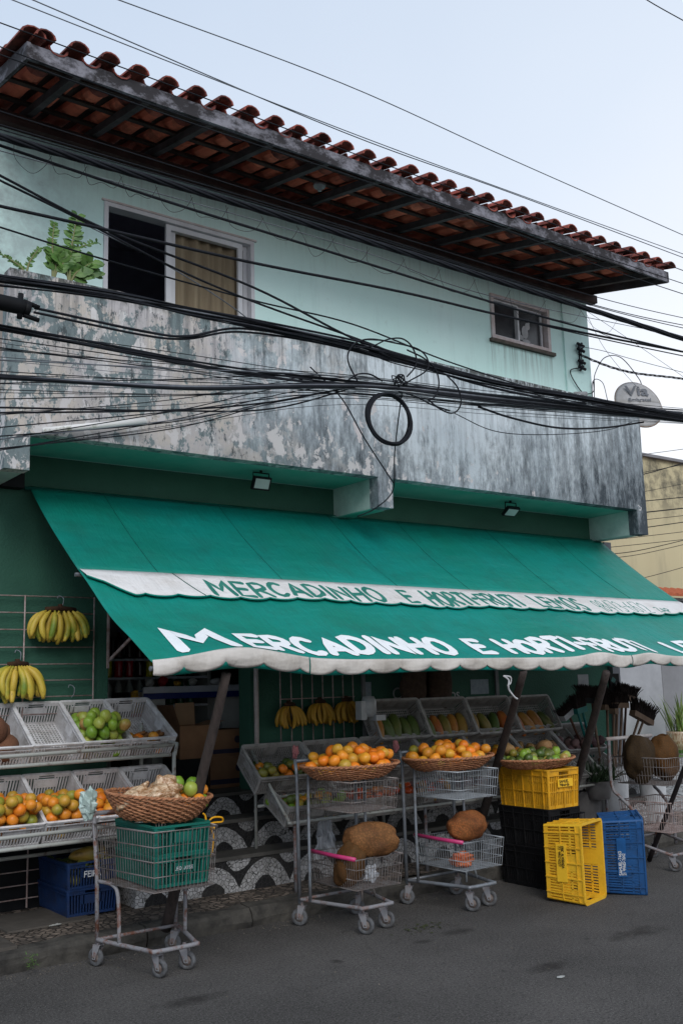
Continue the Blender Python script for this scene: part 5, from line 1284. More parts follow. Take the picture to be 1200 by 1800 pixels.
# white plastic bag hanging under the right rack
hb = MB(); hb.grid(lambda u, v: (-0.11+0.22*u*(0.45+0.55*v)+0.06*(1-v)+0.02*mnoise.noise(Vector((u*6, v*4, 1))), 0.05*mnoise.noise(Vector((u*9, v*3, 4))), -0.26*v+0.03*mnoise.noise(Vector((u*8, v*5, 7)))), 24, 18)
o = hb.build('plastic_bag', M['plasticbag'], None, True, (4.42, 6.22, 0.60)); tag(o, 'pale plastic bag hanging from the rail beneath the right rack', 'bag')
for (px_, py_, y_) in ((519, 1322, 5.90), (695, 1312, 5.93)):
    p_ = W(px_, py_, y=y_); mbq = blob(0.028, (0.7, 0.7, 1.5, 0.6, 0), int(px_), 16, 12); o = mbq.build('pink_cloth', M['pinkrag'], None, False, p_)
    tag(o, 'pink rag tied to the handle left of the '+('mandarin basket' if px_ < 600 else 'second orange basket'), 'rag')
# ------------------------------------------------------------------ stacked and standing crates
ups = Vector((0, 0, 1))
for k in range(2):
    crate('tall', 'crate_black', frame((6.125, 5.70, 0.002+0.295*k), Vector((0, 1, 0)), Vector((-1, 0, 0)), ups), ['bottom black crate of the stack beside the grey based cart', 'upper black crate directly under the ochre crate'][k], 'black crates in the stack')
yc = crate('tall', 'crate_ochre', frame((6.125, 5.69, 0.592), Vector((0, 1, 0)), Vector((-1, 0, 0)), ups), 'ochre yellow crate on top of the black crates under the green fruit')
bpy.context.view_layer.update()
mb = MB(); mb.box(-0.2835, -0.279, -0.085, 0.085, 0.165, 0.225); mb.build('print_field', M['print_field'], yc)
t_, _ = lettering('SAMUEL', planemap((0, 0, 0), (1, 0, 0), (0, 0, 1)), 0.020, 1.0, 0.0022); t2, _ = lettering('79846-56', planemap((0, 0, 0), (1, 0, 0), (0, 0, 1)), 0.018, 1.0, 0.0022)
t2.v = [(x, y, z-0.026) for x, y, z in t2.v]; t_.add(t2.v, t2.f)
o = t_.build('printed_lettering', M['print_black'], yc); o.matrix_local = frame((-0.2845, 0.07, 0.198), Vector((0, -1, 0)), Vector((1, 0, 0)), Vector((0, 0, 1)))
for k, (zz, mm, sx_) in enumerate(((0.40, 'print_white', 0.10), (0.17, 'print_blue', 0.12))):
    pass
wb4 = wicker('shallow wicker basket of dark green fruit on the ochre crate', (6.10, 5.68, 0.892), 0.36, 0.25, 0.065)
inbasket(wb4, 'greenfruit', 52, 0.35, 0.245, 0.065, 'dark green passion fruit in the basket on the ochre crate', 'green fruit on the ochre crate', 'passion_fruit', 'fruit', mixk=['greenfruit', 'greenfruit', 'greenfruit', 'lime'], sc_=0.95)
for (x, y) in ((5.93, 5.82), (6.34, 5.80)): put('potato', (x, y, 1.035), 'brown oval fruit on top of the green fruit basket', 'brown fruit on the green basket', rot=(1.4, 0, x), scale=1.7, name='brown_fruit', cat='fruit')
o_ = Vector((0.27, -0.96, 0)).normalized(); e_ = Vector((0.96, 0.27, 0))
ys = crate('tall', 'crate_yellow', frame(Vector((5.74, 4.95, 0.281))+e_*0.18-o_*0.30, Vector((0, 0, 1)), -e_, o_), 'bright yellow crate standing on its end on the asphalt')
bpy.context.view_layer.update()
mb = MB(); mb.box(-0.13, 0.13, 0.170, 0.1815, 0.095, 0.175); mb.build('print_field', M['print_field'], ys)
t_, _ = lettering('ERIC ALVORADA', planemap((0, 0, 0), (1, 0, 0), (0, 0, 1)), 0.018, 0.78, 0.002); t2, _ = lettering('77 99174227', planemap((0, 0, 0), (1, 0, 0), (0, 0, 1)), 0.018, 0.95, 0.002)
t2.v = [(x, y, z-0.025) for x, y, z in t2.v]; t_.add(t2.v, t2.f)
o = t_.build('printed_lettering', M['print_black'], ys); o.matrix_local = frame((0.115, 0.1835, 0.139), Vector((-1, 0, 0)), Vector((0, -1, 0)), Vector((0, 0, 1)))
f1 = Vector((0.23, -0.23, 0)).normalized(); dn = Vector((-0.70, -0.72, 0)).normalized()
tb = Matrix.Rotation(R(4), 3, f1)
Xb = tb @ Vector((0, 0, 1)); Zb = f1.cross(Xb) ; 
bs_ = crate('tall', 'crate_blue', frame(Vector((6.31, 5.09, 0.283))+Vector((0.75, 0.65, 0))*0.18+Vector((-0.20, 0.0, 0)), Xb, Xb.cross(f1)*-1 if False else (f1.cross(Xb)).normalized(), -f1 if False else Xb.cross((f1.cross(Xb)).normalized())), 'blue crate standing on its end right of the yellow one')
bpy.context.view_layer.update()
MB().box(-0.14, 0.14, 0.172, 0.1825, 0.10, 0.165).build('print_field', M['print_blue'], bs_)
t_, _ = lettering('SAMUEL-7463', planemap((0, 0, 0), (1, 0, 0), (0, 0, 1)), 0.020, 0.95, 0.0025); t2, _ = lettering('21 99465-7642', planemap((0, 0, 0), (1, 0, 0), (0, 0, 1)), 0.020, 0.80, 0.0022)
t2.v = [(x, y, z-0.027) for x, y, z in t2.v]; t_.add(t2.v, t2.f)
o = t_.build('printed_lettering', M['print_white'], bs_); o.matrix_local = frame((-0.125, 0.1845, 0.128), Vector((1, 0, 0)), Vector((0, -1, 0)), Vector((0, 0, -1)))
# ------------------------------------------------------------------ hanging bananas and grills
def grill(name, x0, x1, z0, z1, xs, zs, y, label, r=0.005, rv=0.006):
    mb = MB()
    for z in zs: mb.tube([(x0, y, z), ((x0+x1)/2, y+0.002, z), (x1, y, z)], r, 6)
    for x in xs: mb.tube([(x, y-0.010, z0), (x, y-0.010, z1)], rv, 6)
    return tag(mb.build(name, M['grill'], None, True), label, 'grill')
zt = 2.265
grill('hanging_grill', 1.2, 2.985, 1.10, 2.27, (1.55, 2.46, 2.98), [2.265, 2.145, 2.025, 1.90, 1.78, 1.665, 1.55, 1.43, 1.31], 7.10, 'white wire grill on the dark green wall with bananas hung on it')
grill('hanging_grill', 4.62, 5.40, 1.05, 1.80, [4.62+0.108*k for k in range(8)], [1.47, 1.10], 7.11, 'white barred grill behind three hanging banana bunches')
BAN = []
def banana_mesh(seed, mat):
    rr_ = random.Random(seed); c = rr_.uniform(0.018, 0.034); L = rr_.uniform(0.13, 0.16)
    pts = [(c*math.sin(math.pi*t)*1.0, 0, -L*t) for t in [k/10 for k in range(11)]]
    def rad(t): return 0.005+0.0115*min(1, max(0, (t-0.04)/0.18))*(1 if t < 0.80 else max(0.22, 1-(t-0.80)/0.20*0.85))
    return MB().tube(pts, rad, 7).mesh('banana', M[mat], True)
BM = {m_: [banana_mesh(k, m_) for k in range(4)] for m_ in ('banana', 'banana_ripe')}
def bunch(label, loc, n, mat, spread=0.11, rows_=2, s_=1.0, seed=0, group=None, fan=0.55):
    rr_ = random.Random(seed); t = thing('banana_bunch', label, 'banana bunch', loc, group)
    mb = MB().tube([(-spread*0.35, 0, 0.005), (-0.02, -.01, 0.012), (0.02, -.01, 0.012), (spread*0.35, 0, 0.005)], 0.020, 8).tube([(0, 0, 0), (0, 0.005, 0.045)], 0.018, 8); mb.build('stalk', M['stem'], t, True)
    for r_ in range(rows_):
        for k in range(n):
            q = (k+0.5)/n*2-1; o = bpy.data.objects.new('banana', rr_.choice(BM[mat])); sc.collection.objects.link(o); o.parent = t
            o.location = (q*spread*0.40, -0.022+0.026*r_, -0.004)
            yaw = (math.pi if q < 0 else 0)+(rr_.uniform(-.4, .4) if abs(q) > 0.4 else rr_.uniform(-1.6, 1.6))
            tiltq = q*fan+rr_.uniform(-.10, .10)
            o.rotation_mode = 'XYZ'; o.matrix_local = Matrix.Translation(o.location) @ Matrix.Rotation(-tiltq, 4, 'Y') @ Matrix.Rotation(-0.20+0.18*r_+rr_.uniform(-.08, .08), 4, 'X') @ Matrix.Rotation(yaw, 4, 'Z') @ Matrix.Scale(s_*rr_.uniform(0.92, 1.1), 4)
    return t
def hook(p, label, top=0.0):
    x, y, z = p
    return tag(MB().tube(smoothpts([(0, 0, 0.04), (0.015, -0.005, 0.06+top), (0.02, 0.0, 0.11+top), (0.0, 0.035, 0.13+top), (-0.01, 0.035, 0.11+top)], 5), 0.0035, 5).build('hook', M['galv'], None, True, (x, y, z)), label, 'hook')
bunch('large bunch of yellow green plantains high on the left grill', (2.70, 7.035, 2.16), 8, 'banana', 0.32, 3, 1.40, 3, fan=0.55)
hook((2.70, 7.035, 2.14), 'wire hook carrying the plantains on the left grill')
bunch('bunch of yellow bananas at the left edge of the photo', (2.40, 7.035, 1.77), 9, 'banana', 0.20, 2, 1.52, 5, fan=0.50)
hook((2.40, 7.035, 1.75), 'wire hook carrying the bananas at the left edge')
hook((2.80, 7.05, 1.50), 'empty bent wire hook on the left grill')
for x, z, sd, lb in ((4.67, 1.415, 11, 'leftmost of the three ripe banana bunches on the barred grill'), (4.98, 1.43, 12, 'middle of the three ripe banana bunches on the barred grill'), (5.26, 1.435, 13, 'rightmost of the three ripe banana bunches on the barred grill')):
    bunch(lb, (x, 7.045, z), 7, 'banana_ripe', 0.13, 2, 1.12, sd, 'ripe banana bunches', fan=0.50)
# ------------------------------------------------------------------ small things on the facade
def floodlight(px, py, label, ang):
    p = W(px, py, y=6.78); t = thing('floodlight', label, 'floodlight', (p.x, 6.78, 3.31), 'floodlights under the balcony')
    MB().tube([(-0.075, 0, -0.10), (-0.075, 0, -0.02), (0.075, 0, -0.02), (0.075, 0, -0.10)], 0.006, 6).tube([(0, 0, 0), (0, 0, -0.02)], 0.012, 6).build('bracket', M['blackpl'], t)
    bo = MB().box(-0.082, 0.082, -0.015, 0.015, -0.055, 0.055).box(-0.055, 0.055, 0.015, 0.035, -0.035, 0.035)
    le = MB().box(-0.067, 0.067, -0.0185, -0.0152, -0.040, 0.040)
    mt_ = Matrix.Translation((0, 0, -0.105)) @ Matrix.Rotation(R(ang), 4, 'X')
    bo.xf(mt_).build('housing', M['blackpl'], t); le.xf(mt_).build('lens', M['lens'], t)
floodlight(459, 843, 'black square floodlight under the balcony left of the middle beam', 25)
floodlight(897, 893, 'black square floodlight under the balcony near the right beam', 52)
p = W(562, 350, y=6.55)
t = thing('eave_lamp', 'small white lamp holder fixed beneath the roof eave', 'lamp', (p.x, 6.55, zr(6.55)+0.004))
MB().lathe([(0.001, 0), (0.055, 0), (0.05, -0.02), (0.02, -0.03), (0.018, -0.055), (0.001, -0.06)], 20).build('lamp_base', M['brightw'], t, True)
# mouldy tube resting on the balcony lip
a = W(76, 758, y=6.46); b = W(256, 740, y=6.40)
o = MB().tube([(0, 0, 0), tuple(b-a)], 0.025, 12).build('plastic_pipe', M['tube'], None, True, a); tag(o, 'mouldy white pipe lying slanted against the balcony edge', 'pipe')
# insulator rack
t = thing('insulator_rack', 'dark cable clamps with wires on the mint wall corner', 'cable bracket', (8.73, YW, 5.15))
mb = MB(); mb.tube([(0, -0.04, -0.12), (0, -0.04, 0.16)], 0.010, 6).tube([(0.02, -0.05, -0.10), (0.02, -0.05, 0.14)], 0.006, 6)
mb.build('rod', M['cable'], t)
for z in (0.14, 0.08, -0.06, -0.13):
    MB().tube([(-0.05, -0.06, z+0.015), (0.05, -0.07, z-0.01)], 0.017, 7).tube([(-0.03, -0.06, z-0.03), (0.03, -0.06, z+0.03)], 0.013, 6).build('clamp', M['cable'], t)
def wire(pts, r=0.006, mat='cable', label=None, group=None, n=8, name='overhead_cable', cat='cable', k=6):
    r *= 0.86; o0 = Vector(pts[0]); q = [Vector(p)-o0 for p in pts]
    o = MB().tube(smoothpts(q, n) if len(q) > 2 else q, r, k).build(name, M[mat], None, True, o0)
    return tag(o, label or 'black cable strung in front of the balcony', cat, group)
wire([(8.70, YW-0.06, 5.02), (8.55, YW-0.05, 4.97), (8.58, YW-0.05, 4.87), (8.75, YW-0.04, 4.74), (8.9, YW-0.06, 4.77), (8.93, YW-0.05, 4.9)], 0.007, 'cable', 'black lead looping below the clamps on the mint wall', name='wall_cable')
wire([(8.93, YW-0.04, 4.6), (8.94, YW-0.05, 4.85), (8.96, YW-0.06, 5.0), (9.1, YW-0.1, 5.2), (9.4, YW-0.1, 5.25), (9.7, YW-0.1, 5.05), (9.75, YW-0.1, 4.95)], 0.006, 'cable', 'thin lead arching out from the mint wall corner', name='wall_cable')
wire([(8.90, YW-0.04, 4.6), (8.92, YW-0.05, 4.9), (9.05, YW-0.08, 4.9), (9.12, YW-0.08, 4.70)], 0.005, 'cable', 'short drooping lead with plug beside the mint wall corner', name='wall_cable')
o = MB().tube([(0, 0, 0), (0.16, -0.03, 0.02)], 0.03, 10).build('wall_elbow', M['brightw'], None, True, (8.60, YW-0.04, 4.70)); tag(o, 'short white pipe stub at the foot of the mint wall corner', 'pipe')
# satellite dish
dc = W(1121, 711, x=9.45)
t = thing('satellite_dish', 'grimy grey satellite dish behind the right balcony end', 'satellite dish', dc)
dn_ = (CAM-dc); dn_.z = 0.35*dn_.length; dn_.normalize(); dn_ = (dn_+Vector((0.42, 0.0, 0))).normalized()
uu = dn_.cross(Vector((0, 0, 1))).normalized()*-1; vv_ = uu.cross(dn_)*-1
if vv_.z < 0: vv_ = -vv_
Rd = 0.265
def dsh(off):
    def f(u, v):
        a = 2*math.pi*u; r_ = Rd*v; return uu*(math.cos(a)*r_)+vv_*(math.sin(a)*r_*1.32)+dn_*(0.05*v*v*-1+0.05+off)
    return f
MB().sheet(dsh(0), 40, 8, 0.006).build('reflector', M['dish'], t, True)
MB().tube([uu*(math.cos(2*math.pi*k/48)*Rd)+vv_*(math.sin(2*math.pi*k/48)*Rd*1.32) for k in range(48)], 0.008, 6, closed=True).build('rim', M['rim'], t, True)
MB().tube([(0, 0.03, 0), (0.05, 0.20, -0.05), (0.05, 0.22, -0.7)], 0.018, 8).build('mast', M['galv'], t, True)
cu = bpy.data.curves.new('dish_text', 'FONT'); cu.body = 'Via'; cu.size = 0.17; cu.shear = 0.15; cu.offset = 0.003; cu.extrude = 0.001; cu.align_x = 'CENTER'
def textmesh(body, size, name, mat, par, mloc, shear=0.0, offset=0.0, ext=0.001):
    cu_ = bpy.data.curves.new(name, 'FONT'); cu_.body = body; cu_.size = size; cu_.shear = shear; cu_.offset = offset; cu_.extrude = ext; cu_.align_x = 'CENTER'
    ob = bpy.data.objects.new(name, cu_); sc.collection.objects.link(ob); dg = bpy.context.evaluated_depsgraph_get()
    me = bpy.data.meshes.new_from_object(ob.evaluated_get(dg)); bpy.data.objects.remove(ob); me.materials.clear(); me.materials.append(mat)
    o = bpy.data.objects.new(name, me); sc.collection.objects.link(o); o.parent = par; o.matrix_local = mloc; return o
lx = uu if uu.dot(Vector((0.8, -0.59, 0))) > 0 else -uu
ln = lx.cross(vv_)
sgn = 1 if ln.dot(CAM-dc) > 0 else -1
textmesh('Via', 0.22, 'dish_lettering', M['dishink'], t, frame(dn_*0.062+vv_*(0.085)-lx*0.01, lx, vv_, ln*sgn), 0.15, 0.004)
textmesh('Embratel', 0.075, 'dish_small_lettering', M['dishink'], t, frame(dn_*0.060-vv_*0.005-lx*0.0, lx, vv_, ln*sgn), 0.15, 0.001)
# plants growing on the balcony lip
def zzplant(label, base, stems, seed, group='plants on the balcony edge', name='balcony_plant'):
    rr_ = random.Random(seed); t = thing(name, label, 'plant', base, group)
    sm = MB(); lf = MB()
    for (dx, dy, h, bend, ll) in stems:
        pts = smoothpts([(0, 0, -0.02), (dx*0.3, dy*0.3, h*0.4), (dx*0.7+bend*0.4, dy*0.7, h*0.75), (dx+bend, dy, h)], 6); sm.tube(pts, 0.010, 6, r2=0.003)
        N = len(pts)
        for i in range(int(N*0.28), N):
            for s_ in (-1, 1):
                a = pts[i]; tdir = (pts[min(i+1, N-1)]-pts[max(0, i-1)]).normalized(); side = Vector((s_, rr_.uniform(-.5, .5), rr_.uniform(0.0, .5))); side = (side-tdir*side.dot(tdir)*0.4).normalized()
                d = (side+tdir*0.55).normalized(); L_ = ll*rr_.uniform(0.75, 1.1)*(1-0.35*(i/N-0.5)); w_ = L_*0.30; up = Vector((rr_.uniform(-.3, .3), -1, rr_.uniform(0, .8))).normalized(); wv = d.cross(up).normalized()
                vs = []; 
                for q, ww in ((0, 0.1), (0.3, 0.9), (0.6, 1.0), (0.85, 0.55), (1.0, 0.02)):
                    cpt = a+d*(L_*q)-Vector((0, 0, 0.2*L_*q*q)); vs += [cpt-wv*w_*ww, cpt+up*0.004, cpt+wv*w_*ww]
                fs = []
                for q in range(4): b0_ = q*3; fs += [(b0_, b0_+1, b0_+4, b0_+3), (b0_+1, b0_+2, b0_+5, b0_+4)]
                lf.add(vs, fs)
    sm.build('stem', M['twig'], t, True); lf.build('leaves', M['leaf'], t)
    return t
pb = W(90, 478, y=6.54); zz = 4.45
zzplant('tall leafy plant with broad leaves right on the balcony lip', (pb.x+0.14, 6.55, zz), [(0.02, 0, 0.52, 0.03, 0.085), (0.14, 0, 0.20, 0.03, 0.12), (-0.07, 0, 0.20, -0.05, 0.10), (0.10, .02, 0.12, 0.1, 0.11)], 3)
zzplant('slender arching plant with small leaves on the balcony lip', (pb.x+0.02, 6.55, zz), [(-0.03, 0, 0.42, 0.03, 0.055), (0.10, 0, 0.36, 0.22, 0.05), (0.03, 0, 0.22, -0.04, 0.085), (0.1, 0, 0.2, 0.03, 0.085)], 5)
zzplant('sparse wispy weed at the left end of the balcony lip', (pb.x-0.17, 6.56, zz-0.01), [(-0.1, 0, 0.12, -0.1, 0.035), (0.06, 0, 0.22, 0.03, 0.035)], 6)
# ------------------------------------------------------------------ overhead cables
def cab(px, y, r, mat='cable', label=None, group=None, jit=0.0, n=8, dz=0.0, k=6, sag=0):
    return wire([W(u, v, y=(y[i] if isinstance(y, (list, tuple)) else y))+Vector((0, 0, dz)) for i, (u, v) in enumerate(px)], r, mat, label, group, n, k=k)
gS = 'thin wires crossing the sky'
cab([(150, -22), (600, 146), (900, 281), (1240, 431)], 5.0, 0.0042, 'cable_grey', 'topmost single wire crossing the sky', None)
cab([(10, -5), (600, 227), (900, 338), (1240, 461)], 5.0, 0.0038, 'cable_grey', 'upper of the paired sky wires just above the roof', gS)
cab([(40, -8), (600, 231), (900, 340), (1240, 468)], 5.02, 0.0042, 'cable_grey', 'lower of the paired sky wires just above the roof', gS)
cab([(-10, 36), (300, 150), (600, 262), (900, 368), (1240, 490)], 5.0, 0.0042, 'cable', 'wire running along the front of the roof tiles', None)
cab([(-10, 78), (300, 196), (600, 297), (900, 400), (1060, 452), (1240, 512)], 5.1, 0.0042, 'cable', 'wire running level with the stained fascia board', None)
cab([(-10, 92), (300, 204), (600, 304), (900, 408), (1060, 470), (1240, 530)], 5.15, 0.0045, 'cable', 'wire running along the lower fascia edge', None)
gT = 'thin wires over the mint wall'
for (l, m1, m2, r_) in ((192, 380, 560, 0.004), (216, 392, 572, 0.0045), (224, 396, 578, 0.0045)):
    cab([(-10, l), (600, m1+5), (1040, 520+(r_-0.004)*9000*2+(l-192)*0.25), (1240, m2+8)], 5.4, r_, 'cable', 'thin dark wire stretched just below the eave', gT)
# thick twisted black bundle
for k_ in range(5):
    a = k_*1.25; c_ = []
    for i in range(25):
        q = i/24; u = -15+1265*q; v = 236+ (612-236)*q + 10*math.sin(math.pi*q)*0 ; v = 236*(1-q)+612*q+ (-16)*4*q*(1-q)*0.5
        c_.append(W(u, v, y=5.2)+Vector((0, 0.013*math.cos(a+i*1.4), 0.015*math.sin(a+i*1.4))))
    wire(c_, 0.011, 'cable', 'strand of the thick twisted black bundle over the upper windows', 'strands of the thick twisted bundle', 3)
cab([(-10, 252), (300, 356), (600, 449), (860, 530), (1040, 580), (1240, 628)], 5.25, 0.010, 'cable', 'single black cable just under the thick twisted bundle', None)
cab([(-10, 262), (600, 430), (860, 520), (1240, 600)], 5.3, 0.0035, 'cable_grey', 'thin grey wire just under the thick twisted bundle', None)
lo_ = thing('hanging_wire_loops', 'row of thin drooping wire loops below the thick twisted bundle', 'wire', W(30, 260, y=5.22))
mb = MB(); q0 = lo_.location
for k_ in range(17):
    u = 25+62*k_; v = 245+u*0.292; w_ = 62
    pts = [W(u, v, y=5.22), W(u+8+rf.uniform(-8, 8), v+30+rf.uniform(-12, 8), y=5.22), W(u+30, v+46+rf.uniform(-16, 10), y=5.22), W(u+52, v+42, y=5.22), W(u+66, v+22, y=5.22)]
    mb.tube([p_-q0 for p_ in smoothpts(pts, 5)], 0.0015, 4)
mb.build('loops', M['cable'], lo_, True)
cab([(-10, 303), (190, 405), (445, 505), (600, 585), (700, 628), (900, 690), (1240, 745)], 5.35, 0.009, 'cable', 'black cable dropping across the big window to the cable knot', None)
cab([(-10, 312), (150, 390), (300, 468), (445, 530), (640, 600), (860, 680), (1240, 748)], 5.4, 0.008, 'cable', 'second black cable dropping across the big window', None)
cab([(-10, 360), (180, 402), (445, 462), (700, 512), (870, 552), (1040, 588), (1240, 626)], 5.3, 0.011, 'cable', 'stout cable passing in front of both upper windows', None)
cab([(870, 552), (1040, 592), (1240, 634)], 5.3, 0.006, 'cable', 'thin cable parting from the stout one beside the small window', None)
cab([(-10, 396), (180, 455), (445, 528), (620, 570), (800, 640), (1000, 700), (1240, 745)], 5.5, 0.0065, 'cable', 'thin cable crossing low over the big window', None)
cab([(140, 390), (300, 470), (420, 548), (450, 580)], 5.6, 0.0045, 'cable_grey', 'pale wire slanting steeply across the big window', None)
cab([(450, 590), (700, 560+40), (445, 520)][:2], 5.6, 0.003, 'cable_grey', 'faint wire beside the big window foot', None)
# main bundles
rc = random.Random(9)
def bundle(px, y, n, spread, r, label, group, vert=1.0, conv=None):
    for k_ in range(n):
        a = rc.uniform(0, 6.28); rad = spread*math.sqrt(rc.random()); pts = []
        for i, (u, v) in enumerate(px):
            cf = conv[i] if conv else 1.0
            p_ = W(u, v, y=y); rr_ = rad*cf; a2 = a+rc.uniform(-.7, .7)
            pts.append(p_+Vector((0, rr_*math.cos(a2)*0.6, rr_*math.sin(a2)*vert)))
        wire(pts, r*rc.uniform(0.45, 1.05), 'cable' if rc.random() < 0.85 else 'cable_grey', label, group, 7)
bundle([(-15, 492), (200, 522), (330, 548), (450, 570), (620, 606), (700, 630), (860, 672), (1000, 698), (1240, 738)], 5.35, 13, 0.055, 0.0095, 'black cable of the dense bundle along the balcony top', 'cables of the dense bundle along the balcony top', 1.0, [0.75, .7, .7, .8, 1.0, 1.0, .8, .7, .6])
bundle([(-15, 573), (180, 606), (400, 648), (560, 668), (700, 680), (860, 696), (1240, 742)], 5.45, 7, 0.045, 0.0085, 'black cable of the middle bundle converging at the coil', 'cables of the middle bundle', 1.0, [.5, .7, .8, .7, .6, .7, .6])
bundle([(-15, 660), (180, 674), (350, 682), (560, 678), (700, 684), (900, 706), (1240, 742)], 5.4, 8, 0.030, 0.0095, 'black cable of the straight bundle reaching the coil', 'cables of the straight bundle reaching the coil', 1.0, [.7, .6, .6, .8, 1.2, 1.3, .9])
bundle([(60, 545), (250, 585), (330, 592), (420, 580), (560, 600), (700, 636)], 5.38, 3, 0.02, 0.009, 'black cable sagging between splice box and knot', 'cables sagging from the splice box', 1.0)
gF = 'fine wires over the balcony'
for k_ in range(26):
    v0 = 585+rc.uniform(-20, 215); v1 = 672+rc.uniform(-16, 26)+max(0, (v0-700)*0.16); v2 = 735+rc.uniform(-14, 12)
    y_ = rc.uniform(5.4, 5.9); mid_ = (v0+v1)/2+rc.uniform(-2, 6)
    mt_ = 'cable' if rc.random() < 0.75 else ('cable_grey' if rc.random() < 0.6 else 'cable_red')
    cab([(-15, v0), (300, mid_), (600, v1), (900, (v1+v2)/2+2), (1240, v2)], y_, rc.uniform(0.002, 0.0042), mt_, {'cable': 'fine dark wire', 'cable_grey': 'fine greyish wire', 'cable_red': 'fine rusty red wire'}[mt_]+' strung across the stained balcony front', {'cable': gF, 'cable_grey': 'grey '+gF, 'cable_red': 'red '+gF}[mt_], k=4)
for (v0, v1, r_) in ((726, 700, 0.007), (768, 700, 0.0045), (790, 702, 0.0045), (716, 712, 0.007)):
    cab([(-15, v0), (300, (v0+v1)/2+8), (480, v1+6), (640, 676)], 5.5, r_, 'cable', 'low black wire rising from the left edge to the coil', 'low wires rising to the coil')
cab([(840, 715), (900, 735), (980, 752), (1060, 752), (1130, 742)], 5.45, 0.010, 'cable', 'slack black cable drooping below the bundle at the right', None)
cab([(795, 725), (870, 758), (960, 764), (1060, 757), (1110, 742)], 5.6, 0.004, 'cable', 'thin slack wire drooping lowest over the right balcony', None)
cab([(545, 645), (600, 700), (640, 770), (692, 850)], 5.9, 0.006, 'cable', 'cable slanting down the balcony to the middle beam', None)
cab([(706, 690), (697, 760), (693, 800), (690, 862), (660, 893), (628, 908)], [5.5, 5.8, 6.2, 6.42, 6.45, 6.5], 0.006, 'cable', 'cable dropping through the coil to the middle beam', None)
# coil and loops
cc_ = W(684, 737, y=5.33)
t = thing('cable_coil', 'round black coil of spare cable hanging from the bundle', 'cable coil', cc_)
mb = MB()
for k_ in range(9):
    rr_ = 0.182+rc.uniform(-0.020, 0.018); dx, dz_, dy = rc.uniform(-.010, .010), rc.uniform(-.008, .008), rc.uniform(-.02, .02)
    mb.tube([(dx+rr_*math.cos(a_)*1.0, dy+0.01*math.sin(a_*2+k_)-0.10*math.cos(a_)*0, dz_+rr_*math.sin(a_)*0.94) for a_ in [2*math.pi*i/40 for i in range(40)]], 0.0072, 6, closed=True)
mb.build('coil', M['cable'], t, True)
def loop(pts, label): return cab(pts, 5.32, 0.0068, 'cable', label, None)
loop([(628, 670), (613, 640), (612, 620), (625, 603), (650, 596), (690, 602), (735, 614), (752, 634), (748, 652), (722, 668), (700, 680)], 'large loose cable loop above the coil')
loop([(622, 612), (655, 608), (680, 597), (705, 595), (722, 607), (731, 628), (729, 645), (715, 662)], 'arched cable loop overlapping the large one')
loop([(715, 615), (745, 630), (765, 650), (771, 675), (764, 697), (752, 702)], 'narrow cable loop right of the knot')
loop([(785, 660), (803, 680), (810, 705), (803, 722), (790, 726), (770, 717), (752, 702)], 'small drooping cable loop right of the coil')
loop([(612, 668), (628, 658), (650, 658), (672, 670)], 'short arched wire left of the knot')
loop([(700, 688), (730, 697), (760, 712), (790, 722)], 'short curved cable under the knot')
kn = W(702, 668, y=5.33); t = thing('cable_knot', 'tangle of ties binding the cables above the coil', 'cable tie', kn)
mb = MB()
for k_ in range(7): mb.tube([(0.035*math.cos(a_)+rc.uniform(-.004, .004)+0.01*k_-0.03, 0.03*math.sin(a_), 0.035*math.sin(a_*1+k_)) for a_ in [2*math.pi*i/12 for i in range(12)]], 0.004, 5, closed=True)
mb.build('ties', M['cable'], t, True)
# splice box at the left edge
sp_ = W(10, 532, y=5.3)
t = thing('splice_box', 'black cable splice box at the left edge of the photo', 'splice box', sp_)
MB().tube([(-0.35, 0, -0.01), (-0.30, 0, 0.0), (0.07, 0, -0.005), (0.10, 0, -0.01)], 0.045, 14).build('housing', M['blackpl'], t, True)
MB().tube([(0.10, 0, -0.01), (0.135, 0, -0.015)], 0.04, 12).tube([(0.08, 0, -0.075), (0.085, 0, 0.07)], 0.016, 8).tube([(0.1, 0, -0.05), (0.19, 0, -0.065)], 0.014, 8).tube([(0.1, 0, 0.03), (0.19, 0, 0.01)], 0.014, 8).build('end_cap', M['blackpl'], t, True)
# right hand small wires against the sky
cab([(1030, 576), (1100, 600), (1240, 625)], [6.9, 6.6, 6.2], 0.004, 'cable', 'thin wire leaving the small window corner to the right', None)
cab([(1014, 608), (1060, 617), (1120, 634), (1240, 665)], [7.05, 6.9, 6.8, 6.6], 0.004, 'cable_grey', 'thin grey wire leaving the clamps to the right', None)
for k_ in range(3):
    c_ = []
    for i in range(20):
        q = i/19; u = 1016+224*q; v = 622+ 62*q+8*math.sin(q*5)
        c_.append(W(u, v, y=7.05-0.3*q)+Vector((0, 0.009*math.cos(k_*2.1+i*1.5), 0.010*math.sin(k_*2.1+i*1.5))))
    wire(c_, 0.006, 'cable', 'twisted service wire leaving the clamps to the right', 'twisted service wires', 3)
cab([(1030, 552), (1060, 610), (1100, 660), (1130, 690), (1180, 730)], [6.9]*5, 0.0028, 'cable_grey', 'faint wire slanting down past the satellite dish', None)
cab([(1028, 545), (1110, 600), (1240, 690)], 6.4, 0.0028, 'cable_grey', 'faint wire slanting down to the right of the small window', None)
cab([(1120, -10), (1160, 14), (1240, 58)], 5.0, 0.006, 'cable', 'short wire across the top right corner of the sky', None)
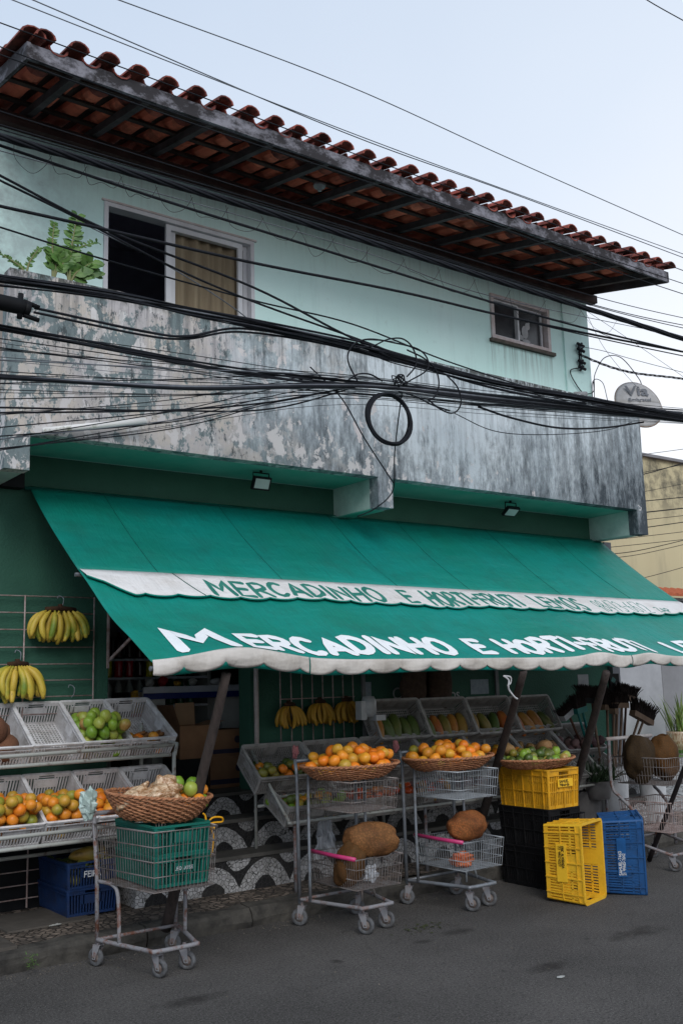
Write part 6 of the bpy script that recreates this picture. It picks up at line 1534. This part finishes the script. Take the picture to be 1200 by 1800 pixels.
# far wires in front of the yellow building
for k_, (v0, v1, r_) in enumerate(((836, 806, 0.012), (832, 812, 0.008), (866, 846, 0.006), (882, 874, 0.012), (902, 893, 0.016), (915, 906, 0.008), (929, 916, 0.012), (944, 934, 0.008), (957, 948, 0.008), (968, 944, 0.010), (975, 952, 0.008), (1018, 990, 0.008), (800, 788, 0.008))):
    cab([(1040, v0+8), (1120, v0), (1240, v1-4)], 9.5, r_*0.7, 'cable', 'far wire crossing in front of the yellow building', 'far wires before the yellow building', k=5)
# ------------------------------------------------------------------ brooms, buckets and cart at the right
def broom(label, head, foot, w, ang, bmat='bristle', hmat='broomwood', handles=1, bh=0.10, hth=0.035, hh=0.05, yaw=0.0, group='brooms at the shop corner', blockmat='broomwood'):
    head = Vector(head); foot = Vector(foot)
    t = thing('broom', label, 'broom', head, group); rot = Matrix.Rotation(yaw, 4, 'Z') @ Matrix.Rotation(R(ang), 4, 'Y')
    MB().box(-w/2, w/2, -hth, hth, -hh/2, hh/2).xf(rot).build('head_block', M[blockmat], t)
    rr_ = random.Random(int(abs(head.x*1000)+w*100)); br = MB()
    nx, ny = int(w/0.009), 7
    for i in range(nx):
        for j in range(ny):
            x = -w/2+w*(i+0.5)/nx; y = -hth*0.9+hth*1.8*(j+0.5)/ny; sp = 0.35
            dx = x*sp+rr_.uniform(-.012, .012); dy = y*0.9+rr_.uniform(-.012, .012); L = bh*rr_.uniform(0.85, 1.12)
            br.tube([(x, y, hh/2), (x+dx*0.4, y+dy*0.4, hh/2+L*0.6), (x+dx, y+dy, hh/2+L)], 0.0045, 4, r2=0.0022)
    br.xf(rot).build('bristles', M[bmat], t)
    d = foot-head
    for k in range(handles):
        o_ = (rot @ Vector(((k-(handles-1)/2)*0.07, 0, 0))); MB().tube([o_, d+o_*0.6], 0.0125, 8).build('handle', M[hmat], t, True)
    return t
YBR = 6.35
def bp(u, v, y=YBR): return W(u, v, y=y)
broom('broad black push broom with the highest dark bristles', bp(1040, 1232, 6.45), bp(1062, 1420, 6.6), 0.36, 4, hmat='brownwood', bh=0.115, blockmat='blackpl')
broom('dark brush leaning left with a pale edged head', bp(998, 1254, 6.4), bp(1030, 1330, 6.6), 0.20, -28, hmat='brownwood', bh=0.07, blockmat='brightw')
broom('teal handled black brush between the dark push brooms', bp(1018, 1248, 6.35), bp(1040, 1330, 6.5), 0.14, -10, hmat='tealpl', bh=0.13, handles=2, blockmat='tealpl')
broom('wooden broom with a short pale block beneath the black bristles', bp(1066, 1243), bp(1072, 1425), 0.14, 0, bh=0.11)
broom('wooden broom with the longer pale block right of the prop', bp(1088, 1240, 6.30), bp(1082, 1425), 0.20, 2, bh=0.11, handles=2)
broom('wooden broom with a narrow block behind the pale blocks', bp(1078, 1250, 6.2), bp(1078, 1425), 0.05, 0, bh=0.05)
broom('dark bristled broom just left of the slanted push broom', bp(1100, 1226, 6.55), bp(1090, 1425), 0.26, 12, bh=0.10, hmat='brownwood')
broom('wide push broom tilted down to the right with two handles', bp(1127, 1262, 6.25), bp(1098, 1345, 6.35), 0.30, 22, bh=0.13, handles=2)
o = MB().tube([bp(1044, 1265)-bp(1044, 1265), bp(1054, 1330)-bp(1044, 1265)], 0.010, 8).build('stick', M['broomwood'], None, True, bp(1044, 1265)); tag(o, 'thin pale stick standing alone left of the broom handles', 'stick')
for (u, v, w_, lb) in ((1024, 1196, 0.16, 'whitish card hanging above the black brooms'), ):
    p_ = bp(u, v, 6.9); tag(MB().box(-w_/2, w_/2, -.003, .003, -0.06, 0.06).build('hanging_card', M['brightw'], None, False, p_), lb, 'card')
t = thing('hanging_packet', 'dark packet with green and white print by the awning prop', 'packet', bp(1078, 1200, 6.6))
MB().box(-0.07, 0.07, -0.012, 0.012, -0.09, 0.09).build('packet_body', M['blackpl'], t); MB().grid(lambda u, v: (-0.06+0.05*u+0.03*v, -0.014, 0.02+0.04*v-0.03*u), 2, 2).build('packet_print', M['tealpl'], t); MB().grid(lambda u, v: (-0.01+0.045*u+0.03*v, -0.015, -0.02+0.03*v-0.04*u), 2, 2).build('packet_print', M['brightw'], t)
def bucket(label, p, r0, r1, h, mat):
    t = thing('bucket', label, 'bucket', p)
    MB().lathe([(r0*0.98, 0), (r0, 0.005), (r1, h), (r1-0.004, h), (r0-0.006, 0.01), (0.001, 0.01)], 28, closed_ends=False).lathe([(0.001, 0.0), (r0*0.98, 0.0)], 28, closed_ends=False).build('pail', M[mat], t, True)
    MB().tube([(r1*math.cos(2*math.pi*k/28), r1*math.sin(2*math.pi*k/28), h) for k in range(28)], 0.005, 6, closed=True).build('rim', M[mat], t, True); return t
bucket('tall white bucket holding the broom handles', (7.86, 6.36, 0.125), 0.125, 0.155, 0.62, 'bucket')
bucket('dark grey bucket beside the tall white one', (7.52, 6.42, 0.125), 0.13, 0.16, 0.42, 'greybucket')
bucket('small white bucket right of the brooms behind the jackfruit cart', (8.78, 6.60, 0.125), 0.12, 0.14, 0.55, 'bucket')
# leafy plants beside the rack
t = thing('leafy_plant', 'dark spiky potted greens between the roots crate and brooms', 'plant', bp(1050, 1372, 6.25), None)
mb = MB(); rr_ = random.Random(6)
for k in range(150):
    a = rr_.uniform(0, 6.28); el = rr_.uniform(0.15, 1.4); d = Vector((math.cos(a)*math.cos(el), math.sin(a)*math.cos(el), math.sin(el))); b0_ = Vector((rr_.uniform(-.15, .15), rr_.uniform(-.1, .1), 0.0)); L = rr_.uniform(0.10, 0.22); wv = d.cross(Vector((0, 0, 1))).normalized()*0.010
    mb.add([b0_-wv, b0_+wv, b0_+d*L*0.6+wv*0.8+Vector((0, 0, .01)), b0_+d*L, b0_+d*L*0.6-wv*0.8+Vector((0, 0, .01))], [(0, 1, 2, 3, 4)])
mb.build('leaves', M['leafdark'], t)
MB().lathe([(0.10, -0.16), (0.14, 0.0), (0.13, 0.0), (0.09, -0.15)], 20, closed_ends=False).build('pot', M['greybucket'], t, True)
# low wire cage behind the blue crate
t = thing('wire_cage', 'low dark wire cage on the pavement behind the blue crate', 'cage', (6.95, 6.40, 0.13))
mb = MB()
for z in (0.0, 0.13, 0.26): mb.tube([(-0.3, -0.2, z), (0.3, -0.2, z), (0.3, 0.15, z), (-0.3, 0.15, z)], 0.006, 5, closed=True)
for k in range(13):
    x = -0.3+0.05*k; mb.tube([(x, -0.2, 0), (x, -0.2, 0.26), (x, 0.15, 0.26), (x, 0.15, 0)], 0.003, 4)
mb.build('bars', M['cable'], t)
# jackfruit cart
c4 = thing('shopping_cart', 'brown framed trolley carrying two upright jackfruits at the right', 'shopping cart', (7.44, 5.58, 0))
mb = MB()
for s_ in (-1, 1):
    mb.tube(smoothpts([(s_*0.28, 0.22, 1.04), (s_*0.28, 0.22, 0.66), (s_*0.27, 0.14, 0.56), (s_*0.25, 0.02, 0.42), (s_*0.25, 0.0, 0.14)], 5), 0.0145, 8)
    mb.tube([(s_*0.25, 0.22, 0.24), (s_*0.22, -0.30, 0.13)], 0.0125, 8)
    mb.tube([(s_*0.25, 0.22, 0.12), (s_*0.25, 0.16, 0.36)], 0.0125, 8)
mb.tube([(-0.22, -0.30, 0.13), (0.22, -0.30, 0.13)], 0.0125, 8).tube([(-0.25, 0.22, 0.2), (0.25, 0.22, 0.2)], 0.010, 8)
mb.build('frame', M['rusty'], c4, True)
MB().tube([(-0.31, 0.22, 1.05), (0.31, 0.22, 1.05)], 0.017, 10).build('handle', M['whitepost'], c4, True)
mb = MB(); wirebasket(mb, -0.26, 0.26, 0.20, -0.22, 0.26, -0.30, 0.68, 0.90, 4, 0.026, 0.0022, 0.0036); mb.build('upper_basket', M['wire'], c4, True)
mb = MB(); wirebasket(mb, -0.25, 0.25, 0.18, -0.20, 0.24, -0.30, 0.30, 0.54, 4, 0.022, 0.0022, 0.0036); mb.build('lower_basket', M['grill'], c4, True)
for (x, y, a) in ((-0.25, 0.22, 2.2), (0.25, 0.22, 2.5), (-0.20, -0.28, -1.0), (0.20, -0.28, -0.8)): caster(c4, x, y, a, 0.052, 0.026, 0.15)
jackfruit('nearly black upright jackfruit, left one in the right trolley', (7.30, 5.60, 0.885), 0.145, 0.13, 0.205, 'jack_dark', (0, R(3), 0), 12, False)
jackfruit('brown upright jackfruit, right one in the right trolley', (7.58, 5.56, 0.885), 0.135, 0.13, 0.205, 'jack_mid', (0, R(-3), 0), 14, False)
# ------------------------------------------------------------------ shop interior
zA, zB, zC = W(260, 1158, y=8.3).z, W(260, 1190, y=8.3).z, W(260, 1240, y=8.3).z
t = thing('drinks_cooler', 'dim drinks shelves with bottles inside the doorway at left', 'cooler', (4.02, 8.5, 0.76))
MB().box(-0.55, 0.55, 0.15, 0.20, 0, 2.0).box(-0.58, -0.55, -0.26, 0.20, 0, 2.0).box(0.55, 0.58, -0.26, 0.20, 0, 2.0).build('cabinet', M['shopwall'], t)
for z in (zA, zB, zC): MB().box(-0.549, 0.549, -0.26, 0.149, z-0.78, z-0.76).build('shelf', M['fridgeglass'], t)
def bottle(p, mat, label, group, s_=1.0):
    if mat not in BOT:
        a = MB().lathe([(0.001, 0), (0.036, 0), (0.038, 0.02), (0.036, 0.08), (0.038, 0.10), (0.038, 0.15), (0.028, 0.185), (0.013, 0.215), (0.013, 0.235)], 14); BOT[mat] = (a.mesh('bottle', M[mat], True), MB().lathe([(0.016, 0.235), (0.016, 0.26), (0.001, 0.261)], 12).mesh('cap', M['cap']))
    o = bpy.data.objects.new('bottle', BOT[mat][0]); sc.collection.objects.link(o); o.location = p; c = bpy.data.objects.new('cap', BOT[mat][1]); sc.collection.objects.link(c); c.parent = o
    return tag(o, label, 'bottle', group)
BOT = {}
for r_, (z, cols) in enumerate(((zB, ['yellow', 'yellow', 'red', 'red', 'dark', 'yellow', 'yellow', 'red', 'dark', 'dark']), (zC, ['clear']*6+['green']*4), (zA, ['dark']*10))):
    for k, c in enumerate(cols): bottle((3.52+0.10*k, 8.30, z), 'drink_'+c, c+' drink bottle on the '+['upper', 'lower', 'topmost'][r_]+' shelf inside the doorway', c+' bottles on the '+['upper', 'lower', 'topmost'][r_]+' shelf')
t = thing('glass_counter', 'pale counter with a steel lip and blue stripe inside the doorway', 'counter', (4.22, 8.0, 0.76))
MB().box(-0.44, 0.70, -0.05, 0.45, 0.76, 0.80).box(-0.44, 0.70, -0.075, -0.05, 0.79, 0.84).build('counter_top', M['fridgeglass'], t)
MB().box(-0.44, 0.70, -0.079, -0.0755, 0.735, 0.785).build('blue_stripe', M['bluestripe'], t)
MB().box(-0.32, -0.20, 0.0, 0.4, 0.0, 0.759).build('side_panel', M['fridgewhite'], t); MB().box(0.36, 0.68, 0.0, 0.4, 0.0, 0.759).build('side_panel', M['fridgewhite'], t)
for k, (x, w_, h, mm, lb) in enumerate(((-0.30, 0.08, 0.08, 'fridgewhite', 'white box on the pale counter'), (-0.17, 0.10, 0.09, 'redshelf', 'red packet on the pale counter'), (-0.03, 0.06, 0.05, 'snack', 'yellow packet on the pale counter'), (0.12, 0.08, 0.07, 'fridgewhite', 'pale tin on the pale counter'), (0.36, 0.12, 0.06, 'print_white', 'whitish bag at the right of the pale counter'))):
    tag(blob(1.0, (w_/2, 0.04, h/2, 0.3, 0), 60+k, 10, 8).build('packet', M[mm], None, False, (4.22+x, 8.1, 1.60+h/2)), lb, 'packet')
t = thing('snack_shelf', 'red snack shelf with yellow bags inside the doorway', 'shelf', (3.90, 8.1, 0.76))
for z in (0.30, 0.62): MB().box(-0.20, 0.12, -0.1, 0.25, z-0.03, z).build('red_shelf', M['redshelf'], t)
for z in (0.02,): MB().box(-0.22, -0.20, -0.1, 0.25, 0, 0.8).build('side', M['blackpl'], t)
for k, (x, z, mm) in enumerate(((-0.12, 0.66, 'snack'), (0.0, 0.65, 'snack'), (0.07, 0.64, 'snack'), (-0.10, 0.35, 'snackblue'), (0.03, 0.34, 'snack'), (-0.05, 0.78, 'snackblue'), (-0.14, 0.76, 'snack'))):
    tag(blob(0.05, (1.3, 0.6, 0.9, 0.5, 0), 70+k, 12, 8).build('snack_bag', M[mm], None, False, (3.90+x, 8.05, 0.76+z)), ('yellow' if mm == 'snack' else 'blue')+' snack bag on the red shelf inside the doorway', 'snack bag', ('yellow' if mm == 'snack' else 'blue')+' snack bags')
def carton(label, x, y, z, w_, d, h, open_=False, ink=True):
    t = thing('cardboard_box', label, 'box', (x, y, z), 'cartons in the doorway')
    if open_:
        MB().box(-w_/2, w_/2, -d/2, -d/2+.006, 0, h).box(-w_/2, w_/2, d/2-.006, d/2, 0, h).box(-w_/2, -w_/2+.006, -d/2+.007, d/2-.007, 0, h).box(w_/2-.006, w_/2, -d/2+.007, d/2-.007, 0, h).box(-w_/2, w_/2, -d/2+.007, d/2-.007, 0, 0.006).build('carton_body', M['card'], t)
        MB().add([(-w_/2, -d/2, h), (-w_/2, d/2, h), (-w_/2-0.06, d/2, h+0.17), (-w_/2-0.06, -d/2, h+0.17)], [(0, 1, 2, 3)]).build('flap', M['card'], t)
        MB().add([(-w_/2+.1, d/2, h), (w_/2, d/2, h), (w_/2, d/2+0.02, h+0.18), (-w_/2+.12, d/2+0.02, h+0.18)], [(0, 1, 2, 3)]).build('flap', M['cardin'], t)
        MB().add([(w_/2, -d/2, h), (w_/2, d/2, h), (w_/2+0.12, d/2, h+0.03), (w_/2+0.12, -d/2, h+0.03)], [(0, 1, 2, 3)]).build('flap', M['cardin'], t)
    else:
        MB().box(-w_/2, w_/2, -d/2, d/2, 0, h).build('carton_body', M['card'], t)
        MB().box(-w_/2, w_/2, -d/2-.002, -d/2-.001, h*0.12, h*0.28).build('printed_band', M['cardink'], t)
        if ink:
            n = 14; MB().add([(0.08+0.03*math.cos(2*math.pi*k/n), -d/2-.0015, h*0.62+0.03*math.sin(2*math.pi*k/n)) for k in range(n)], [tuple(range(n))]).build('printed_mark', M['cardink'], t)
        MB().box(-w_/2+.002, w_/2-.002, -0.02, 0.02, h+0.0005, h+0.001).build('tape', M['cardin'], t)
carton('opened brown carton with raised flaps in the doorway', 4.00, 7.55, 1.02, 0.30, 0.30, 0.26, True)
tag(MB().box(-0.15, 0.13, -0.13, 0.13, 0.0, 0.258).build('dark_crate_box', M['blackpl'], None, False, (3.99, 7.55, 0.76)), 'black bin under the opened carton in the doorway', 'bin')
carton('closed brown carton at the bottom right of the doorway', 4.36, 7.62, 0.76, 0.38, 0.28, 0.25)
carton('closed brown carton stacked on another in the doorway', 4.35, 7.62, 1.011, 0.38, 0.28, 0.22)
# sign window behind the right rack
t = thing('shop_sign', 'dark shop window sign with pale lettering behind the top crates', 'sign', (6.36, YW, 1.7))
MB().box(-0.84, 0.84, 0.005, 0.05, -0.62, 0.62).build('sign_board', M['darksign'], t)
MB().box(-0.855, -0.82, -0.02, 0.004, -0.65, 0.64).build('sign_frame', M['signframe'], t); MB().box(0.80, 0.84, -0.02, 0.004, -0.65, 0.64).build('sign_frame', M['signframe'], t)
def signtext(body, u, v, size): 
    p_ = W(u, v, y=YW-0.0); return textmesh(body, size, 'sign_lettering', M['signtext'], t, frame((p_.x-6.36, -0.004, p_.z-1.7), Vector((1, 0, 0)), Vector((0, 0, 1)), Vector((0, -1, 0))), 0, 0.0005)
signtext('C', 697, 1229, 0.15); signtext('los', 797, 1228, 0.135)
for (u, v, w_, h) in ((842, 1207, 0.24, 0.14), (644, 1215, 0.10, 0.16)):
    p_ = W(u, v, y=YW); MB().box(p_.x-6.36-w_/2, p_.x-6.36+w_/2, -0.004, 0.0045, p_.z-1.7-h/2, p_.z-1.7+h/2).build('notice', M['paper'], t)
for k, (u, lb) in enumerate(((727, 'left brown sack hanging over the top crates'), (770, 'right brown sack hanging over the top crates'))):
    p_ = W(u, 1200, y=6.95)
    tag(blob(1.0, (0.13, 0.09, 0.27, 0.25, -0.15), 40+k, 26, 18).build('brown_sack', M['burlap'], None, True, p_), lb, 'sack')
t = thing('scale_housing', 'white scale housing standing at the left of the top crates', 'scale', W(648, 1245, y=6.62))
MB().lathe([(0.001, 0.10), (0.05, 0.095), (0.068, 0.05), (0.068, -0.03), (0.05, -0.07), (0.001, -0.07)], 20, 1.0, 0.8, closed_ends=False).build('drum', M['dispenser'], t, True)
MB().box(-0.10, -0.045, -0.03, 0.05, -0.09, 0.06).box(0.02, 0.12, -0.07, 0.03, -0.10, -0.055).build('bracket', M['dispenser'], t)
t = thing('white_strap', 'torn white strap dangling from the awning front bar', 'strap', W(884, 1188, y=5.11))
MB().tube(smoothpts([(0, 0, 0), (0.04, -.01, -0.03), (0.035, -.01, -0.07), (0.05, 0.0, -0.10), (0.10, 0.0, -0.15), (0.13, 0, -0.165)], 6), 0.007, 5).tube(smoothpts([(0, 0, 0), (0.06, -.01, -0.01), (0.07, 0, -0.05), (0.035, 0, -0.07)], 5), 0.006, 5).build('strap', M['bucket'], t, True)
# ------------------------------------------------------------------ background at the right
t = thing('yellow_building', 'stained yellow building rising behind the awning at right', 'building', (17, 14.6, 0))
def rel(mb, base): return mb.xf(Matrix.Translation(-Vector(base)))
rel(MB().box(13.5, 40, 14.6, 24, 0.0, W(1165, 808, y=14.6).z), (17, 14.6, 0)).build('wall', M['yellowwall'], t)
zt_ = W(1165, 808, y=14.6).z
rel(MB().box(13.4, 40.1, 14.50, 14.598, zt_-0.02, zt_+0.05).box(13.4, 13.499, 14.5, 24, zt_-0.02, zt_+0.05), (17, 14.6, 0)).build('coping', M['greywall'], t)
t = thing('white_wall', 'patchy white wall behind the brooms and potted sword plant', 'wall', (15, 13.0, 0))
p1 = W(1106, 1300, y=13.0); p2 = W(1171, 1300, y=13.0); zt2 = W(1190, 1052, y=13.0).z
rel(MB().box(13.0, p2.x, 13.0, 13.2, 0, zt2), (15, 13, 0)).build('wall', M['whitewall'], t)
rel(MB().box(p2.x+0.001, 40, 12.99, 13.2, 0, zt2), (15, 13, 0)).build('grey_wall', M['greywall'], t)
t = thing('low_tiled_roof', 'low orange tiled roof over the white wall', 'roof', (20, 13, zt2))
mb = MB()
for i in range(90):
    x = 13+i*0.24
    for k in range(3):
        y = 12.75+k*0.36; z = zt2+0.02+k*0.07; vs = []; n = 5
        for (yy, zz_) in ((y, z), (y+0.42, z+0.125)):
            for q in range(n+1): a = math.pi*q/n; vs.append((x+0.115*math.cos(a), yy, zz_+0.07*math.sin(a)))
        mb.add(vs, [(q, q+1, n+2+q, n+1+q) for q in range(n)]+[tuple(range(n, -1, -1))])
o = rel(mb, (20, 13, zt2)).build('roof_tiles', simple('orange_tiles', (0.42, 0.11, 0.05), (0.28, 0.08, 0.04), 0.8), t)
rel(MB().box(12.9, 40, 12.9, 14.55, zt2-0.06, zt2+0.0), (20, 13, zt2)).build('eave', M['greywall'], t)
# potted sword plant
pp_ = W(1196, 1306, z=0.16)
pp_ = W(1200, 1306, y=12.2)
t = thing('potted_plant', 'sword leaved plant in a ribbed glazed pot by the white wall', 'plant', (pp_.x, 12.2, 0.12))
zt3 = 0.95
MB().lathe([(0.20, 0.16), (0.30, 0.30), (0.36, 0.5), (0.35, 0.66), (0.38, 0.74), (0.36, 0.75), (0.30, 0.70)], 28, closed_ends=False).build('pot', M['planter'], t, True)
mb = MB(); rr_ = random.Random(4)
for k in range(46):
    a = rr_.uniform(0, 6.28); ln_ = rr_.uniform(0.6, 1.45); sp_2 = rr_.uniform(0.05, 0.45); b0_ = Vector((rr_.uniform(-.2, .2), rr_.uniform(-.2, .2), 0.68)); d = Vector((math.cos(a)*sp_2, math.sin(a)*sp_2, 1)).normalized(); wv = Vector((-math.sin(a), math.cos(a), 0))*0.035; vs = []
    for q, ww in ((0, 0.7), (0.35, 1.0), (0.7, 0.7), (1.0, 0.03)): cpt = b0_+d*ln_*q+Vector((math.cos(a), math.sin(a), 0))*0.14*q*q*ln_; vs += [cpt-wv*ww, cpt+wv*ww]
    mb.add(vs, [(0, 1, 3, 2), (2, 3, 5, 4), (4, 5, 7, 6)])
mb.build('leaves', M['sword'], t)
t.scale = (0.66, 0.66, 0.60); t.location.z = 0.03; t.location.x -= 0.1
mb = MB(); 
for k in range(1500):
    x = rr_.uniform(11.0, 24); y = 11.9+rr_.uniform(0, 1.0); h = rr_.uniform(0.03, 0.10); a = rr_.uniform(0, 3.14); mb.add([(x-.012*math.cos(a), y-.012*math.sin(a), 0.04), (x+.012*math.cos(a), y+.012*math.sin(a), 0.04), (x+rr_.uniform(-.03, .03), y, 0.04+h)], [(0, 1, 2)])
g_ = mb.build('grass', M['grass']); tag(g_, 'thin strip of grass along the foot of the white wall', 'grass'); g_['kind'] = 'stuff'
struct(MB().box(10.5, 40, 11.8, 12.99, 0.031, 0.045).build('grass_verge', M['grass']))
# litter and leaf debris on the street
for (u, v, s_, mm, lb) in ((985, 1717, 0.020, 'litter', 'pale scrap lying alone on the asphalt at right'), (97, 1625, 0.03, 'litter', 'small whitish scrap on the pavement under the rack'), (700, 1640, 0.0, 'peel', '')):
    if s_: tag(blob(s_, (1.3, 0.8, 0.12, 0.6, 0), int(u), 12, 8).build('litter', M[mm], None, False, W(u, v, z=0.006 if v > 1640 else 0.128)), lb, 'litter')
t = thing('leaf_scraps', 'trodden dark leaf scraps on the asphalt by the carts', 'leaf scraps', W(745, 1632, z=0.0))
mb = MB()
for k in range(60):
    x, y = rr_.gauss(0, .10), rr_.gauss(0, .05); a = rr_.uniform(0, 6.28); s_ = rr_.uniform(.006, .016); mb.add([(x+s_*math.cos(a), y+s_*math.sin(a), 0.004), (x+s_*math.cos(a+2), y+s_*math.sin(a+2), 0.006), (x+s_*math.cos(a+4), y+s_*math.sin(a+4), 0.010)], [(0, 1, 2)])
mb.build('scraps', M['peel'], t)
t = thing('kerb_weed', 'tiny green weed sprouting at the kerb in the lower left', 'weed', W(56, 1680, z=0.11))
mb = MB()
for k in range(60):
    a = rr_.uniform(0, 6.28); d = Vector((math.cos(a), math.sin(a), rr_.uniform(-.9, .8))).normalized()*rr_.uniform(.012, .04); b0_ = Vector((rr_.uniform(-.03, .03), rr_.uniform(-.02, .02), rr_.uniform(-.06, .01))); wv = d.cross(Vector((0, 0, 1))).normalized()*0.003
    mb.add([b0_-wv, b0_+wv, b0_+d], [(0, 1, 2)])
mb.build('leaves', M['leaf'], t)

gb = MB(); rg = random.Random(31)
for k in range(900):
    x = rg.uniform(1.2, 9.0); y = YK-abs(rg.gauss(0, 0.10))-0.004 if k % 4 else rg.uniform(4.0, 6.0); s_ = rg.uniform(.002, .007); a = rg.uniform(0, 6.28)
    gb.add([(x+s_*math.cos(a), y+s_*math.sin(a), 0.001), (x+s_*math.cos(a+2.1), y+s_*math.sin(a+2.1), 0.001), (x+s_*math.cos(a+4.2), y+s_*math.sin(a+4.2), 0.001), (x, y, s_)], [(0, 1, 3), (1, 2, 3), (2, 0, 3)])
g_ = gb.build('grit', simple('street_grit', (0.16, 0.14, 0.12), (0.05, 0.045, 0.03), 0.9, scale=3)); tag(g_, 'fine grit and crumbs gathered along the foot of the kerb', 'grit'); g_['kind'] = 'stuff'
